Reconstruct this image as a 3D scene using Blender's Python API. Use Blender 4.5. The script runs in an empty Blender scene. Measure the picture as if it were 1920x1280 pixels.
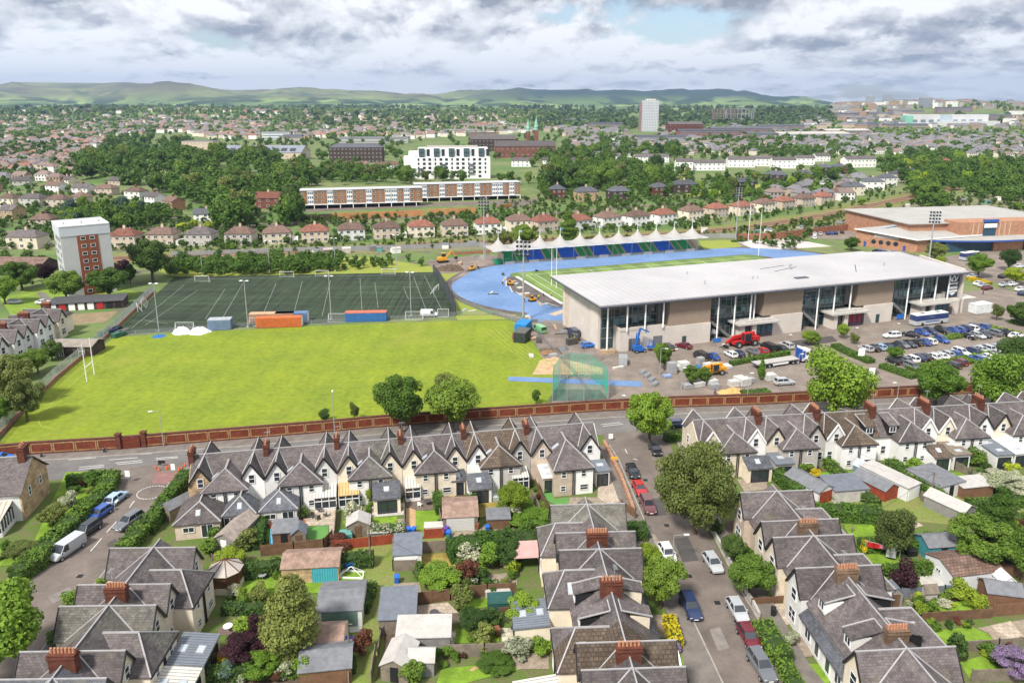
import bpy,math,random
import numpy as np
from mathutils import Vector,noise
R=math.radians
random.seed(7)
S=bpy.context.scene
COL=S.collection
# ------------------------------------------------------------------ camera, sky, sun, exposure
FPX,CX,CY,H=1400.0,960.0,540.0,60.0
PIT=math.atan(345/1400)
cam=bpy.data.objects.new('camera',bpy.data.cameras.new('camera'))
COL.objects.link(cam)
cam.location=(0,0,H)
cam.rotation_euler=(R(90)-PIT,0,0)
cam.data.sensor_width=36
cam.data.lens=FPX/1920*36
cam.data.shift_y=-100/1920
cam.data.clip_start=1
cam.data.clip_end=60000
S.camera=cam
S.view_settings.view_transform='Standard'
S.view_settings.look='None'
S.view_settings.exposure=0.72
S.view_settings.gamma=1
SUN_EL,SUN_AZ=50,215
sun=bpy.data.objects.new('sun',bpy.data.lights.new('sun','SUN'))
COL.objects.link(sun)
sun.data.energy=3.7
sun.data.angle=R(9)
sun.data.color=(1,.95,.87)
sun.rotation_euler=(R(90-SUN_EL),0,R(180-SUN_AZ))
W=bpy.data.worlds.new('World');S.world=W;W.use_nodes=True
def world():
 nt=W.node_tree;nt.nodes.clear();N=nt.nodes.new;L=nt.links.new
 out=N('ShaderNodeOutputWorld');bg=N('ShaderNodeBackground')
 sky=N('ShaderNodeTexSky');sky.sky_type='NISHITA';sky.sun_disc=False
 sky.sun_elevation=R(SUN_EL);sky.sun_rotation=R(SUN_AZ)
 sk=N('ShaderNodeVectorMath');sk.operation='SCALE';sk.inputs['Scale'].default_value=.1
 L(sky.outputs[0],sk.inputs[0])
 tc=N('ShaderNodeTexCoord');sep=N('ShaderNodeSeparateXYZ');L(tc.outputs['Generated'],sep.inputs[0])
 def M(op,a,b=None,c=None):
  m=N('ShaderNodeMath');m.operation=op
  for i,v in enumerate((a,b,c)):
   if v is None:continue
   if isinstance(v,(int,float)):m.inputs[i].default_value=v
   else:L(v,m.inputs[i])
  return m.outputs[0]
 z=M('MAXIMUM',sep.outputs[2],0.0)
 vv=M('MULTIPLY',M('LOGARITHM',M('ADD',z,.045),math.e),1.3)
 def cloud(dv,kx,sc,det,ro,seed):
  c=N('ShaderNodeCombineXYZ');L(M('MULTIPLY',sep.outputs[0],kx),c.inputs[0]);L(M('ADD',vv,dv),c.inputs[1]);L(M('MULTIPLY_ADD',sep.outputs[1],2.0,seed),c.inputs[2])
  n=N('ShaderNodeTexNoise');n.inputs['Scale'].default_value=sc;n.inputs['Detail'].default_value=det
  n.inputs['Roughness'].default_value=ro;n.inputs['Distortion'].default_value=.1
  L(c.outputs[0],n.inputs['Vector']);return n.outputs['Fac']
 d0=cloud(0,4.6,.95,9,.57,3.1);d1=cloud(.17,4.6,.95,7,.56,3.1)
 cov=N('ShaderNodeMapRange');L(d0,cov.inputs[0]);cov.inputs[1].default_value=.33;cov.inputs[2].default_value=.40
 cov.interpolation_type='SMOOTHSTEP'
 big=cloud(0,2.0,.9,3,.5,8.2)
 lit=M('MULTIPLY_ADD',M('SUBTRACT',d0,d1),5.2,.70)
 lit=M('MULTIPLY_ADD',M('SUBTRACT',.5,big),1.7,lit)
 lit=M('MULTIPLY_ADD',M('SUBTRACT',cloud(.3,6.0,4.5,6,.6,1.2),.5),.8,lit)
 bil=M('ABSOLUTE',M('SUBTRACT',cloud(1.7,6.5,1.3,5,.5,5.5),.5))
 lit=M('MULTIPLY_ADD',M('SUBTRACT',bil,.07),1.8,lit)
 def sstep(v,a,b):
  r=N('ShaderNodeMapRange');L(v,r.inputs[0]);r.inputs[1].default_value=a;r.inputs[2].default_value=b;r.interpolation_type='SMOOTHSTEP';return r.outputs[0]
 p0=sstep(cloud(2.2,5.2,1.5,9,.58,6.4),.47,.55);p1=sstep(cloud(2.34,5.2,1.5,7,.55,6.4),.46,.62)
 lit=M('MULTIPLY_ADD',p0,.42,lit);lit=M('MULTIPLY_ADD',p1,-.40,lit)
 q0=sstep(cloud(5.2,8.5,1.7,8,.58,9.4),.48,.55);q1=sstep(cloud(5.29,8.5,1.7,6,.55,9.4),.46,.62)
 lit=M('MULTIPLY_ADD',q0,.26,lit);lit=M('MULTIPLY_ADD',q1,-.25,lit)
 lit=M('ADD',lit,M('MULTIPLY_ADD',sstep(z,0,.10),-.30,.17))
 ramp=N('ShaderNodeValToRGB');L(lit,ramp.inputs[0]);e=ramp.color_ramp.elements
 e[0].position=.0;e[0].color=(.23,.25,.295,1)
 e[1].position=1.0;e[1].color=(.76,.765,.775,1)
 m1=e.new(.3);m1 .color=(.38,.395,.43,1);m2=e.new(.6);m2 .color=(.56,.57,.59,1)
 mix=N('ShaderNodeMix');mix.data_type='RGBA';L(cov.outputs[0],mix.inputs[0])
 L(sk.outputs[0],mix.inputs[6]);L(ramp.outputs[0],mix.inputs[7])
 L(mix.outputs[2],bg.inputs[0]);bg.inputs[1].default_value=.95
 L(bg.outputs[0],out.inputs[0])
world()
# ------------------------------------------------------------------ geometry of the view: pixel -> ground
def at(px,py,z=0.0):
 u=(px-CX)/FPX;v=(py-CY)/FPX
 dy=math.cos(PIT)-v*math.sin(PIT);dz=-math.sin(PIT)-v*math.cos(PIT)
 if dz>-1e-4:dz=-1e-4
 t=(z-H)/dz
 return Vector((u*t,dy*t,z))
def sst(a,b,x):
 t=min(1,max(0,(x-a)/(b-a)));return t*t*(3-2*t)
PROF=[(-400,170),(-100,166),(0,162),(30,157),(200,158),(330,163),(440,171),(560,169),(620,170),(700,172),(770,179),(830,188),(850,184),(900,176),(970,171),(1090,170),(1160,177),(1250,181),(1330,184),(1400,189),(1480,195),(1560,200),(1700,204),(2400,206)]
def hill_h(x,y):
 r=math.hypot(x,y)
 if y<900:return 9*math.exp(-((x+300)/120)**2-((y-690)/110)**2)if y>430 else 0.0
 h=34*sst(2300,4200,y)
 g=math.exp(-((x-1500)/520)**2-((y-2650)/620)**2)
 h+=52*g
 h+=26*math.exp(-((x+1500)/900)**2-((y-2900)/500)**2)
 h+=16*math.exp(-((x-420)/700)**2-((y-2700)/420)**2)
 h+=8*sst(2000,3000,y)*noise.noise((x/600,y/600,1))
 if y>5200:
  px=CX+FPX*x/y*1.03
  for(a,b),(c,d)in zip(PROF,PROF[1:]):
   if a<=px<=c:py=b+(d-b)*(px-a)/(c-a);break
  else:py=205
  top=H+(195.5-py)/1442*9000
  t=sst(5200,9000,y)
  n=noise.fractal((x/1300,y/900,4),.9,2.1,6)
  rid=h+(top-h)*t**1.15
  h=max(h*.6,rid+n*120*sst(5200,7000,y)*(1-sst(7900,9000,y)))
  h*=1-.5*sst(9200,12000,y)
 return h
def gat(px,py):
 q=at(px,py)
 if q.y<1500 and q.y>0:return q
 u=(px-CX)/FPX;v=(py-CY)/FPX
 dy=math.cos(PIT)-v*math.sin(PIT);dz=-math.sin(PIT)-v*math.cos(PIT)
 t=900.0
 while t<9000:
  x,y,z=u*t,dy*t,H+dz*t
  if z<=hill_h(x,y):return Vector((x,y,hill_h(x,y)))
  t+=15
 return Vector((u*9000,9000,hill_h(u*9000,9000)))
MATS={}
def srgb(c):
 return tuple((v/255/12.92 if v/255<=.04045 else((v/255+.055)/1.055)**2.4)for v in c)
def mat(name,col,rough=.8,var=.18,scale=1.5,kind='noise',col2=None,metal=0,spec=.3,fine=0.0,bump=0,**kw):
 if name in MATS:return MATS[name]
 m=bpy.data.materials.new(name);m.use_nodes=True;nt=m.node_tree;N=nt.nodes.new;L=nt.links.new
 b=nt.nodes['Principled BSDF'];b.inputs['Roughness'].default_value=rough;b.inputs['Metallic'].default_value=metal
 b.inputs['Specular IOR Level'].default_value=spec
 c1=(*col,1);c2=(*(col2 or tuple(v*(1-var)for v in col)),1)
 if not col2:c1=(*tuple(min(1,v*(1+var))for v in col),1)
 if kind=='flat':
  b.inputs['Base Color'].default_value=(*col,1);MATS[name]=m;return m
 tc=N('ShaderNodeTexCoord');geo=N('ShaderNodeNewGeometry')
 n=N('ShaderNodeTexNoise');n.inputs['Scale'].default_value=scale;n.inputs['Detail'].default_value=5;n.inputs['Roughness'].default_value=.62
 L(geo.outputs['Position'],n.inputs['Vector'])
 mp=N('ShaderNodeMapRange');mp.inputs[1].default_value=.32;mp.inputs[2].default_value=.68;L(n.outputs['Fac'],mp.inputs[0])
 mix=N('ShaderNodeMix');mix.data_type='RGBA';L(mp.outputs[0],mix.inputs[0]);mix.inputs[6].default_value=c1;mix.inputs[7].default_value=c2
 res=mix.outputs[2];hgt=n.outputs['Fac']
 def mul(res,fac,a,bb):
  x=N('ShaderNodeMix');x.data_type='RGBA';x.blend_type='MULTIPLY';x.inputs[0].default_value=1
  r=N('ShaderNodeMapRange');L(fac,r.inputs[0]);r.inputs[3].default_value=a;r.inputs[4].default_value=bb
  L(res,x.inputs[6]);L(r.outputs[0],x.inputs[7]);return x.outputs[2]
 if fine:
  n2=N('ShaderNodeTexNoise');n2 .inputs['Scale'].default_value=scale*9;n2 .inputs['Detail'].default_value=3;L(geo.outputs['Position'],n2 .inputs['Vector'])
  res=mul(res,n2 .outputs['Fac'],1+fine*1.2,1-fine*1.2)
 if kind in('slate','tile','brick'):
  br=N('ShaderNodeTexBrick');L(tc.outputs['UV'],br.inputs['Vector'])
  w,h_,mo={'slate':(.42,.26,.02),'tile':(.5,.42,.07),'brick':(.5,.19,.03)}[kind]
  w=kw.get('bw',w);h_=kw.get('bh',h_)
  br.inputs['Scale'].default_value=1;br.inputs['Brick Width'].default_value=w;br.inputs['Row Height'].default_value=h_
  br.inputs['Mortar Size'].default_value=mo;br.inputs['Mortar Smooth'].default_value=.4
  lo=kw.get('lo',.68)
  br.inputs['Color1'].default_value=(1.12,1.12,1.12,1);br.inputs['Color2'].default_value=(lo,lo,lo,1);br.inputs['Mortar'].default_value=(*kw.get('mortar',(.5,.5,.5)),1)
  x=N('ShaderNodeMix');x.data_type='RGBA';x.blend_type='MULTIPLY';x.inputs[0].default_value=1
  L(res,x.inputs[6]);L(br.outputs['Color'],x.inputs[7]);res=x.outputs[2];hgt=br.outputs['Fac']
  n3=N('ShaderNodeTexNoise');n3 .inputs['Scale'].default_value=5;n3 .inputs['Detail'].default_value=3;L(geo.outputs['Position'],n3 .inputs['Vector'])
  res=mul(res,n3 .outputs['Fac'],.72,1.28)
 if name=='sports_turf':
  wv=N('ShaderNodeTexWave');wv.bands_direction='X';wv.inputs['Scale'].default_value=.055;wv.inputs['Distortion'].default_value=1.2;wv.inputs['Detail'].default_value=3;L(geo.outputs['Position'],wv.inputs['Vector']);res=mul(res,wv.outputs['Fac'],.97,1.03)
  n6=N('ShaderNodeTexNoise');n6 .inputs['Scale'].default_value=.05;n6 .inputs['Detail'].default_value=8;n6 .inputs['Roughness'].default_value=.72;n6 .inputs['Distortion'].default_value=1;L(geo.outputs['Position'],n6 .inputs['Vector'])
  r6=N('ShaderNodeMapRange');L(n6 .outputs['Fac'],r6 .inputs[0]);r6 .inputs[1].default_value=.52;r6 .inputs[2].default_value=.72;r6 .inputs[4].default_value=.55
  x6=N('ShaderNodeMix');x6 .data_type='RGBA';L(r6 .outputs[0],x6 .inputs[0]);L(res,x6 .inputs[6]);x6 .inputs[7].default_value=(.26,.25,.045,1);res=x6 .outputs[2]
 if name=='running_track':res=mul(res,n.outputs['Fac'],.8,1.2)
 if 'asphalt' in name or 'apron' in name:
  n5=N('ShaderNodeTexNoise');n5 .inputs['Scale'].default_value=.11;n5 .inputs['Detail'].default_value=7;n5 .inputs['Roughness'].default_value=.7;n5 .inputs['Distortion'].default_value=.8;L(geo.outputs['Position'],n5 .inputs['Vector'])
  res=mul(res,n5 .outputs['Fac'],.62,1.4)
 if kind in('slate','tile')or 'harl' in name:
  oi=N('ShaderNodeObjectInfo');res=mul(res,oi.outputs['Random'],.86,1.16)if kind=='noise' else mul(res,oi.outputs['Random'],.78,1.25)
 if kind in('slate','tile'):
  n4=N('ShaderNodeTexNoise');n4 .inputs['Scale'].default_value=.45;n4 .inputs['Detail'].default_value=6;n4 .inputs['Roughness'].default_value=.75;L(geo.outputs['Position'],n4 .inputs['Vector'])
  r4=N('ShaderNodeMapRange');L(n4 .outputs['Fac'],r4 .inputs[0]);r4 .inputs[1].default_value=.55;r4 .inputs[2].default_value=.75;r4 .inputs[4].default_value=.6
  x4=N('ShaderNodeMix');x4 .data_type='RGBA';L(r4 .outputs[0],x4 .inputs[0]);L(res,x4 .inputs[6]);x4 .inputs[7].default_value=(.17,.155,.10,1);res=x4 .outputs[2]
 if kind in('plank','seam'):
  wv=N('ShaderNodeTexWave');wv.wave_type='BANDS';wv.bands_direction='X';wv.inputs['Scale'].default_value=kw.get('ws',1.6)
  wv.inputs['Distortion'].default_value=0;L(tc.outputs['UV'],wv.inputs['Vector'])
  r=N('ShaderNodeMapRange');L(wv.outputs['Fac'],r.inputs[0]);r.inputs[1].default_value=.0;r.inputs[2].default_value=.22
  res=mul(res,r.outputs[0],kw.get('lo',.5),1.05)
 L(res,b.inputs['Base Color'])
 if bump:
  bp=N('ShaderNodeBump');bp.inputs['Strength'].default_value=bump;bp.inputs['Distance'].default_value=.05;L(hgt,bp.inputs['Height']);L(bp.outputs[0],b.inputs['Normal'])
 MATS[name]=m;return m
def leafmat(name,c1,c2,var=.35,scale=.35):
 if name in MATS:return MATS[name]
 m=bpy.data.materials.new(name);m.use_nodes=True;nt=m.node_tree;N=nt.nodes.new;L=nt.links.new
 b=nt.nodes['Principled BSDF'];b.inputs['Roughness'].default_value=.65;b.inputs['Specular IOR Level'].default_value=.25
 geo=N('ShaderNodeNewGeometry');oi=N('ShaderNodeObjectInfo')
 n=N('ShaderNodeTexNoise');n.inputs['Scale'].default_value=scale;n.inputs['Detail'].default_value=3;L(geo.outputs['Position'],n.inputs['Vector'])
 a=N('ShaderNodeMath');a.operation='MULTIPLY_ADD';L(geo.outputs['Random Per Island'],a.inputs[0]);a.inputs[1].default_value=.55
 s=N('ShaderNodeMath');s.operation='SUBTRACT';L(n.outputs['Fac'],s.inputs[0]);s.inputs[1].default_value=.27
 L(s.outputs[0],a.inputs[2])
 mix=N('ShaderNodeMix');mix.data_type='RGBA';mix.clamp_factor=True;L(a.outputs[0],mix.inputs[0]);mix.inputs[6].default_value=(*c1,1);mix.inputs[7].default_value=(*c2,1)
 hs=N('ShaderNodeHueSaturation');L(mix.outputs[2],hs.inputs['Color'])
 r1=N('ShaderNodeMapRange');L(oi.outputs['Random'],r1 .inputs[0]);r1 .inputs[3].default_value=.485;r1 .inputs[4].default_value=.515
 r2=N('ShaderNodeMapRange');L(oi.outputs['Random'],r2 .inputs[0]);r2 .inputs[3].default_value=1+var;r2 .inputs[4].default_value=1-var
 L(r1 .outputs[0],hs.inputs['Hue']);L(r2 .outputs[0],hs.inputs['Value'])
 L(hs.outputs[0],b.inputs['Base Color'])
 tr=N('ShaderNodeBsdfTranslucent');L(hs.outputs[0],tr.inputs['Color'])
 ms=N('ShaderNodeMixShader');ms.inputs[0].default_value=.25;L(b.outputs[0],ms.inputs[1]);L(tr.outputs[0],ms.inputs[2])
 L(ms.outputs[0],nt.nodes['Material Output'].inputs['Surface'])
 MATS[name]=m;return m
def netmat(name,col,alpha):
 m=bpy.data.materials.new(name);m.use_nodes=True;nt=m.node_tree;N=nt.nodes.new;L=nt.links.new
 b=nt.nodes['Principled BSDF'];b.inputs['Base Color'].default_value=(*col,1)
 t=N('ShaderNodeBsdfTransparent');ms=N('ShaderNodeMixShader');ms.inputs[0].default_value=alpha
 L(t.outputs[0],ms.inputs[1]);L(b.outputs[0],ms.inputs[2]);L(ms.outputs[0],nt.nodes['Material Output'].inputs['Surface'])
 MATS[name]=m;return m
slate=mat('slate',(.118,.101,.101),.75,.28,.55,'slate',fine=.22)
slate_d=mat('slate_blue',(.095,.10,.118),.7,.2,.7,'slate',fine=.15)
slate_g=mat('slate_mossy',(.14,.13,.115),.8,.3,.8,'slate',fine=.3)
tile_b=mat('tile_brown',(.125,.092,.068),.8,.25,.8,'tile',fine=.25)
tile_r=mat('tile_red',(.27,.11,.078),.8,.3,.8,'tile',fine=.2)
tile_n=mat('tile_umber',(.19,.12,.095),.8,.3,.8,'tile',fine=.2)
white=mat('white_harl',(.70,.69,.67),.85,.07,.9,fine=.05)
cream=mat('cream_harl',(.66,.58,.46),.85,.09,.9,fine=.06)
buff=mat('buff_harl',(.50,.41,.33),.88,.14,.9,fine=.08)
greyh=mat('grey_harl',(.42,.39,.36),.88,.14,.9,fine=.08)
sand=mat('sandstone',(.46,.32,.19),.85,.3,.8,'brick',bw=.7,bh=.35,lo=.7,mortar=(.7,.7,.7))
redbrick=mat('red_brick',(.125,.042,.026),.85,.2,.9,'brick',mortar=(.8,.7,.6))
panelbrick=mat('panel_brick',(.16,.04,.02),.85,.22,.8,'brick',mortar=(1,.9,.8))
yellowbrick=mat('yellow_brick',(.42,.25,.12),.85,.2,.9,'brick')
orbrick=mat('orange_brick',(.42,.22,.135),.85,.16,.6,'brick',mortar=(.85,.85,.85))
stone_d=mat('dark_stone',(.075,.05,.042),.85,.3,.5,'brick',bw=.8,bh=.4)
lead=mat('lead_white',(.34,.33,.335),.6,.1,1)
black=mat('black_paint',(.018,.018,.02),.5,.1,1)
wframe=mat('window_white',(.75,.75,.74),.4,.03,1,'flat')
glass=mat('pane_dark',(.025,.032,.042),.06,0,1,'flat',spec=.8)
glassg=mat('pane_green',(.022,.05,.055),.05,0,1,'flat',spec=.9)
pot=mat('clay_pot',(.40,.19,.11),.8,.2,3)
timber=mat('timber_grey',(.20,.165,.13),.9,.25,1.2,'plank',ws=2.2)
timber_b=mat('timber_brown',(.15,.085,.05),.9,.25,1.2,'plank',ws=2.2)
timber_r=mat('timber_red',(.28,.055,.025),.85,.2,1.2,'plank',ws=2.2)
timber_w=mat('timber_wall',(.18,.095,.055),.85,.2,1.2,'plank',ws=2)
felt=mat('roof_felt',(.16,.165,.18),.9,.2,1.1,fine=.2)
felt_b=mat('roof_felt_blue',(.14,.155,.185),.85,.15,1.1,fine=.15)
corr=mat('corrugated',(.30,.25,.22),.9,.25,1.5,'seam',ws=2.5,fine=.3)
zinc=mat('seamed_metal',(.15,.17,.20),.5,.1,1.5,'seam',ws=.8)
poly_w=mat('polycarbonate',(.52,.50,.46),.35,.1,1.5,'seam',ws=.7,lo=.4)
steel=mat('galvanised',(.42,.44,.46),.45,.1,1,metal=.4)
white_p=mat('white_paint',(.78,.78,.77),.5,.04,1)
conc=mat('concrete',(.44,.42,.39),.9,.15,1.2,fine=.1)
rubber=mat('tyre_rubber',(.02,.02,.02),.8,0,1,'flat')
bark=mat('bark',(.10,.075,.055),.95,.3,2)
# ------------------------------------------------------------------ mesh builder
class MB:
 def __init__(s):s.v=[];s.f=[];s.m=[];s.slot=0
 def add(s,vs,fs):
  o=len(s.v);s.v+=[tuple(v)for v in vs];s.f+=[tuple(i+o for i in f)for f in fs];s.m+=[s.slot]*len(fs);return s
 def box(s,x0,y0,z0,x1,y1,z1):
  return s.add([(x0,y0,z0),(x1,y0,z0),(x1,y1,z0),(x0,y1,z0),(x0,y0,z1),(x1,y0,z1),(x1,y1,z1),(x0,y1,z1)],[(0,3,2,1),(4,5,6,7),(0,1,5,4),(1,2,6,5),(2,3,7,6),(3,0,4,7)])
 def prism(s,poly,z0,z1):
  n=len(poly);a=sum(poly[i][0]*poly[(i+1)%n][1]-poly[(i+1)%n][0]*poly[i][1]for i in range(n))
  if a<0:poly=poly[::-1]
  return s.add([(p[0],p[1],z0)for p in poly]+[(p[0],p[1],z1)for p in poly],[tuple(range(n))[::-1],tuple(range(n,2*n))]+[(i,(i+1)%n,n+(i+1)%n,n+i)for i in range(n)])
 def slab(s,poly,t):
  n=len(poly);a=Vector(poly[0]);nn=Vector((0,0,0))
  for i in range(1,n-1):nn+=(Vector(poly[i])-a).cross(Vector(poly[i+1])-a)
  if nn.z<0:poly=poly[::-1]
  return s.add(list(poly)+[(p[0],p[1],p[2]-t)for p in poly],[tuple(range(n)),tuple(range(n,2*n))[::-1]]+[(i,n+i,n+(i+1)%n,(i+1)%n)for i in range(n)])
 def bar(s,p,q,w,h=None,up=(0,0,1)):
  h=h or w;p=Vector(p);q=Vector(q);d=(q-p)
  if d.length<1e-6:return s
  d.normalize();u=Vector(up)
  if abs(d.dot(u))>.98:u=Vector((1,0,0))
  a=d.cross(u).normalized()*w/2;b=a.cross(d).normalized()*h/2
  vs=[p-a-b,p+a-b,p+a+b,p-a+b,q-a-b,q+a-b,q+a+b,q-a+b]
  return s.add(vs,[(0,1,2,3),(7,6,5,4),(0,4,5,1),(1,5,6,2),(2,6,7,3),(3,7,4,0)])
 def tube(s,p,q,r0,r1=None,n=8):
  r1=r0 if r1 is None else r1;p=Vector(p);q=Vector(q);d=(q-p).normalized();u=Vector((0,0,1))
  if abs(d.dot(u))>.95:u=Vector((1,0,0))
  a=d.cross(u).normalized();b=a.cross(d)
  vs=[p+(a*math.cos(t)+b*math.sin(t))*r0 for t in[i*2*math.pi/n for i in range(n)]]+[q+(a*math.cos(t)+b*math.sin(t))*r1 for t in[i*2*math.pi/n for i in range(n)]]
  return s.add(vs,[tuple(range(n)),tuple(range(n,2*n))[::-1]]+[(i,n+i,n+(i+1)%n,(i+1)%n)for i in range(n)])
 def mesh(s,name,mats,smooth=False,uv=True):
  me=bpy.data.meshes.new(name);me.from_pydata(s.v,[],s.f)
  for m in(mats if isinstance(mats,(list,tuple))else[mats]):me.materials.append(m)
  if isinstance(mats,(list,tuple))and len(mats)>1:me.polygons.foreach_set('material_index',s.m)
  if uv and s.f:
   ul=me.uv_layers.new(name='UVMap');co=[]
   for f in s.f:
    a=Vector(s.v[f[0]]);nn=Vector((0,0,0))
    for i in range(1,len(f)-1):nn+=(Vector(s.v[f[i]])-a).cross(Vector(s.v[f[i+1]])-a)
    if nn.length<1e-9:nn=Vector((0,0,1))
    nn.normalize()
    if abs(nn.z)>.995:u=Vector((1,0,0));w=Vector((0,1,0))
    else:u=Vector((0,0,1)).cross(nn).normalized();w=nn.cross(u)
    for i in f:p=Vector(s.v[i]);co+=[p.dot(u),p.dot(w)]
   ul.data.foreach_set('uv',co)
  if smooth:me.polygons.foreach_set('use_smooth',[True]*len(me.polygons))
  me.update();return me
def link(name,me,parent=None,label=None):
 o=bpy.data.objects.new(name,me);COL.objects.link(o)
 if parent:o.parent=parent;KIDS.setdefault(parent.name,[]).append(o)
 if label:o['label']=label
 return o
KIDS={}
def part(name,mb,m,parent,label=None,smooth=False):
 return link(name,mb.mesh(name,m,smooth),parent,label)
def tag(o,label,cat,group=None):
 o['label']=label;o['category']=cat
 if group:o['group']=group
 return o
def thing(name,label,cat,loc,rz=0,group=None):
 o=link(name,None);o.location=loc;o.rotation_euler=(0,0,rz);o.empty_display_size=.3
 return tag(o,label,cat,group)
def solo(name,mb,m,label,cat,loc=(0,0,0),rz=0,group=None,smooth=False):
 o=link(name,mb.mesh(name,m,smooth));o.location=loc;o.rotation_euler=(0,0,rz)
 return tag(o,label,cat,group)
def struct(name,mb,m,label=None,cat=None,kind='structure',smooth=False):
 o=link(name,mb.mesh(name,m,smooth));o['kind']=kind
 if label:o['label']=label;o['category']=cat or name.replace('_',' ')
 return o
def dup(src,loc,rz=0,label=None,group=None,sc=None,mats=None):
 def cp(o,par):
  c=o.copy();COL.objects.link(c);c.parent=par
  if par:KIDS.setdefault(par.name,[]).append(c)
  for ch in list(KIDS.get(o.name,())):cp(ch,c)
  return c
 r=cp(src,None);r.location=loc;r.rotation_euler=(0,0,rz)
 if sc:r.scale=sc if isinstance(sc,tuple)else(sc,sc,sc)
 if label:r['label']=label
 if group:r['group']=group
 return r
def sheet(name,pts,m,z=None,label=None,cat=None,px=True):
 if z is None:z=.02
 P=[at(a,b)for a,b in pts]if px else[Vector((a,b,0))for a,b in pts]
 mb=MB();mb.prism([(p.x,p.y)for p in P],z-.015,z)
 return struct(name,mb,m,label,cat)
ORD=['first','second','third','fourth','fifth','sixth','seventh','eighth','ninth','tenth','eleventh','twelfth','thirteenth','fourteenth','fifteenth','sixteenth','seventeenth','eighteenth','nineteenth','twentieth']
def nth(i):return ORD[i]if i<20 else '%dth'%(i+1)
# ------------------------------------------------------------------ ground and the moors on the skyline
def ground():
 m=bpy.data.materials.new('ground');m.use_nodes=True;nt=m.node_tree;N=nt.nodes.new;L=nt.links.new
 b=nt.nodes['Principled BSDF'];b.inputs['Roughness'].default_value=.95;b.inputs['Specular IOR Level'].default_value=.1
 geo=N('ShaderNodeNewGeometry');sep=N('ShaderNodeSeparateXYZ');L(geo.outputs['Position'],sep.inputs[0])
 def ns(sc,det=4,typ='ShaderNodeTexNoise'):
  n=N(typ);n.inputs['Scale'].default_value=sc
  if typ=='ShaderNodeTexNoise':n.inputs['Detail'].default_value=det
  L(geo.outputs['Position'],n.inputs['Vector']);return n
 def mixc(f,a,bb):
  x=N('ShaderNodeMix');x.data_type='RGBA'
  for s,v in((0,f),(6,a),(7,bb)):
   if isinstance(v,tuple):x.inputs[s].default_value=(*v,1)
   elif isinstance(v,float):x.inputs[s].default_value=v
   else:L(v,x.inputs[s])
  return x.outputs[2]
 def rng(v,a,c,lo=0,hi=1):
  r=N('ShaderNodeMapRange');L(v,r.inputs[0]);r.inputs[1].default_value=a;r.inputs[2].default_value=c;r.inputs[3].default_value=lo;r.inputs[4].default_value=hi;return r.outputs[0]
 near=mixc(rng(ns(.6,6).outputs['Fac'],.4,.6),(.10,.17,.03),(.17,.13,.085))
 near=mixc(rng(ns(4,4).outputs['Fac'],.35,.65),near,(.09,.13,.035))
 mid=mixc(rng(ns(.02,5).outputs['Fac'],.42,.58),(.095,.17,.045),(.17,.20,.08))
 mid=mixc(rng(ns(.15,4).outputs['Fac'],.5,.68),mid,(.13,.12,.09))
 vo=N('ShaderNodeTexVoronoi');vo.inputs['Scale'].default_value=.0028;L(geo.outputs['Position'],vo.inputs['Vector'])
 vs=N('ShaderNodeSeparateColor');L(vo.outputs['Color'],vs.inputs[0])
 field=mixc(vs.outputs[0],(.09,.15,.045),(.26,.34,.10))
 field=mixc(rng(ns(.0035,5).outputs['Fac'],.48,.56),field,(.03,.06,.025))
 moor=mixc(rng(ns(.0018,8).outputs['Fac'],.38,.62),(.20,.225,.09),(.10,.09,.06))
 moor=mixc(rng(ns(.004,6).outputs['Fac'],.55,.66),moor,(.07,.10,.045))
 z=sep.outputs[2];y=sep.outputs[1];moor=mixc(rng(sep.outputs[0],-900,300),moor,(.03,.055,.05))  # cloud shade over the right-hand hills, painted in as a darker moor colour
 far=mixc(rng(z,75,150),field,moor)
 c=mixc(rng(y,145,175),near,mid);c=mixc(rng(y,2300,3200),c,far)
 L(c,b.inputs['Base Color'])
 ys=[20+4*i for i in range(5)]+list(np.geomspace(45,900,40))+list(np.linspace(940,5200,110))+list(np.linspace(5260,9400,110))+list(np.linspace(9600,16000,14))
 nx=260;v=[];f=[]
 for y_ in ys:
  w=max(300,y_*1.15)
  for i in range(nx+1):
   x=-w+2*w*i/nx;v.append((x,y_,hill_h(x,y_)))
 for j in range(len(ys)-1):
  for i in range(nx):
   a=j*(nx+1)+i;f.append((a,a+1,a+nx+2,a+nx+1))
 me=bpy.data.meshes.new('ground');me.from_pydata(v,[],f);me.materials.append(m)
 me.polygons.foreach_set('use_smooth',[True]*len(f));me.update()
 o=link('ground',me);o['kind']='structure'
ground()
asph=mat('asphalt',(.150,.124,.108),.9,.22,.25,fine=.14)
asph_m=mat('asphalt_main',(.15,.14,.135),.9,.15,.25,fine=.1)
pave=mat('pavement',(.165,.145,.13),.9,.2,.6,fine=.2)
blockp=mat('block_paving',(.25,.15,.125),.9,.18,.8,fine=.2)
apron=mat('apron_paving',(.20,.165,.14),.92,.22,.22,fine=.14)
kerb=mat('kerbstone',(.30,.28,.25),.9,.2,1)
line_w=mat('road_paint',(.62,.62,.60),.7,.2,3)
turf=mat('sports_turf',(.20,.25,.016),.95,.16,.09,col2=(.145,.20,.016),fine=.35)
lawn=mat('garden_lawn',(.15,.25,.022),.95,.3,.5,fine=.3)
lawn_d=mat('dry_lawn',(.27,.21,.055),.95,.3,.5,fine=.3)
fake=mat('artificial_lawn',(.10,.24,.06),.95,.1,.5,fine=.1)
rough_g=mat('rough_grass',(.14,.21,.035),.95,.3,.35,col2=(.20,.19,.07),fine=.35)
verge=mat('verge_grass',(.19,.27,.03),.95,.3,.3,col2=(.27,.26,.06),fine=.3)
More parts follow.
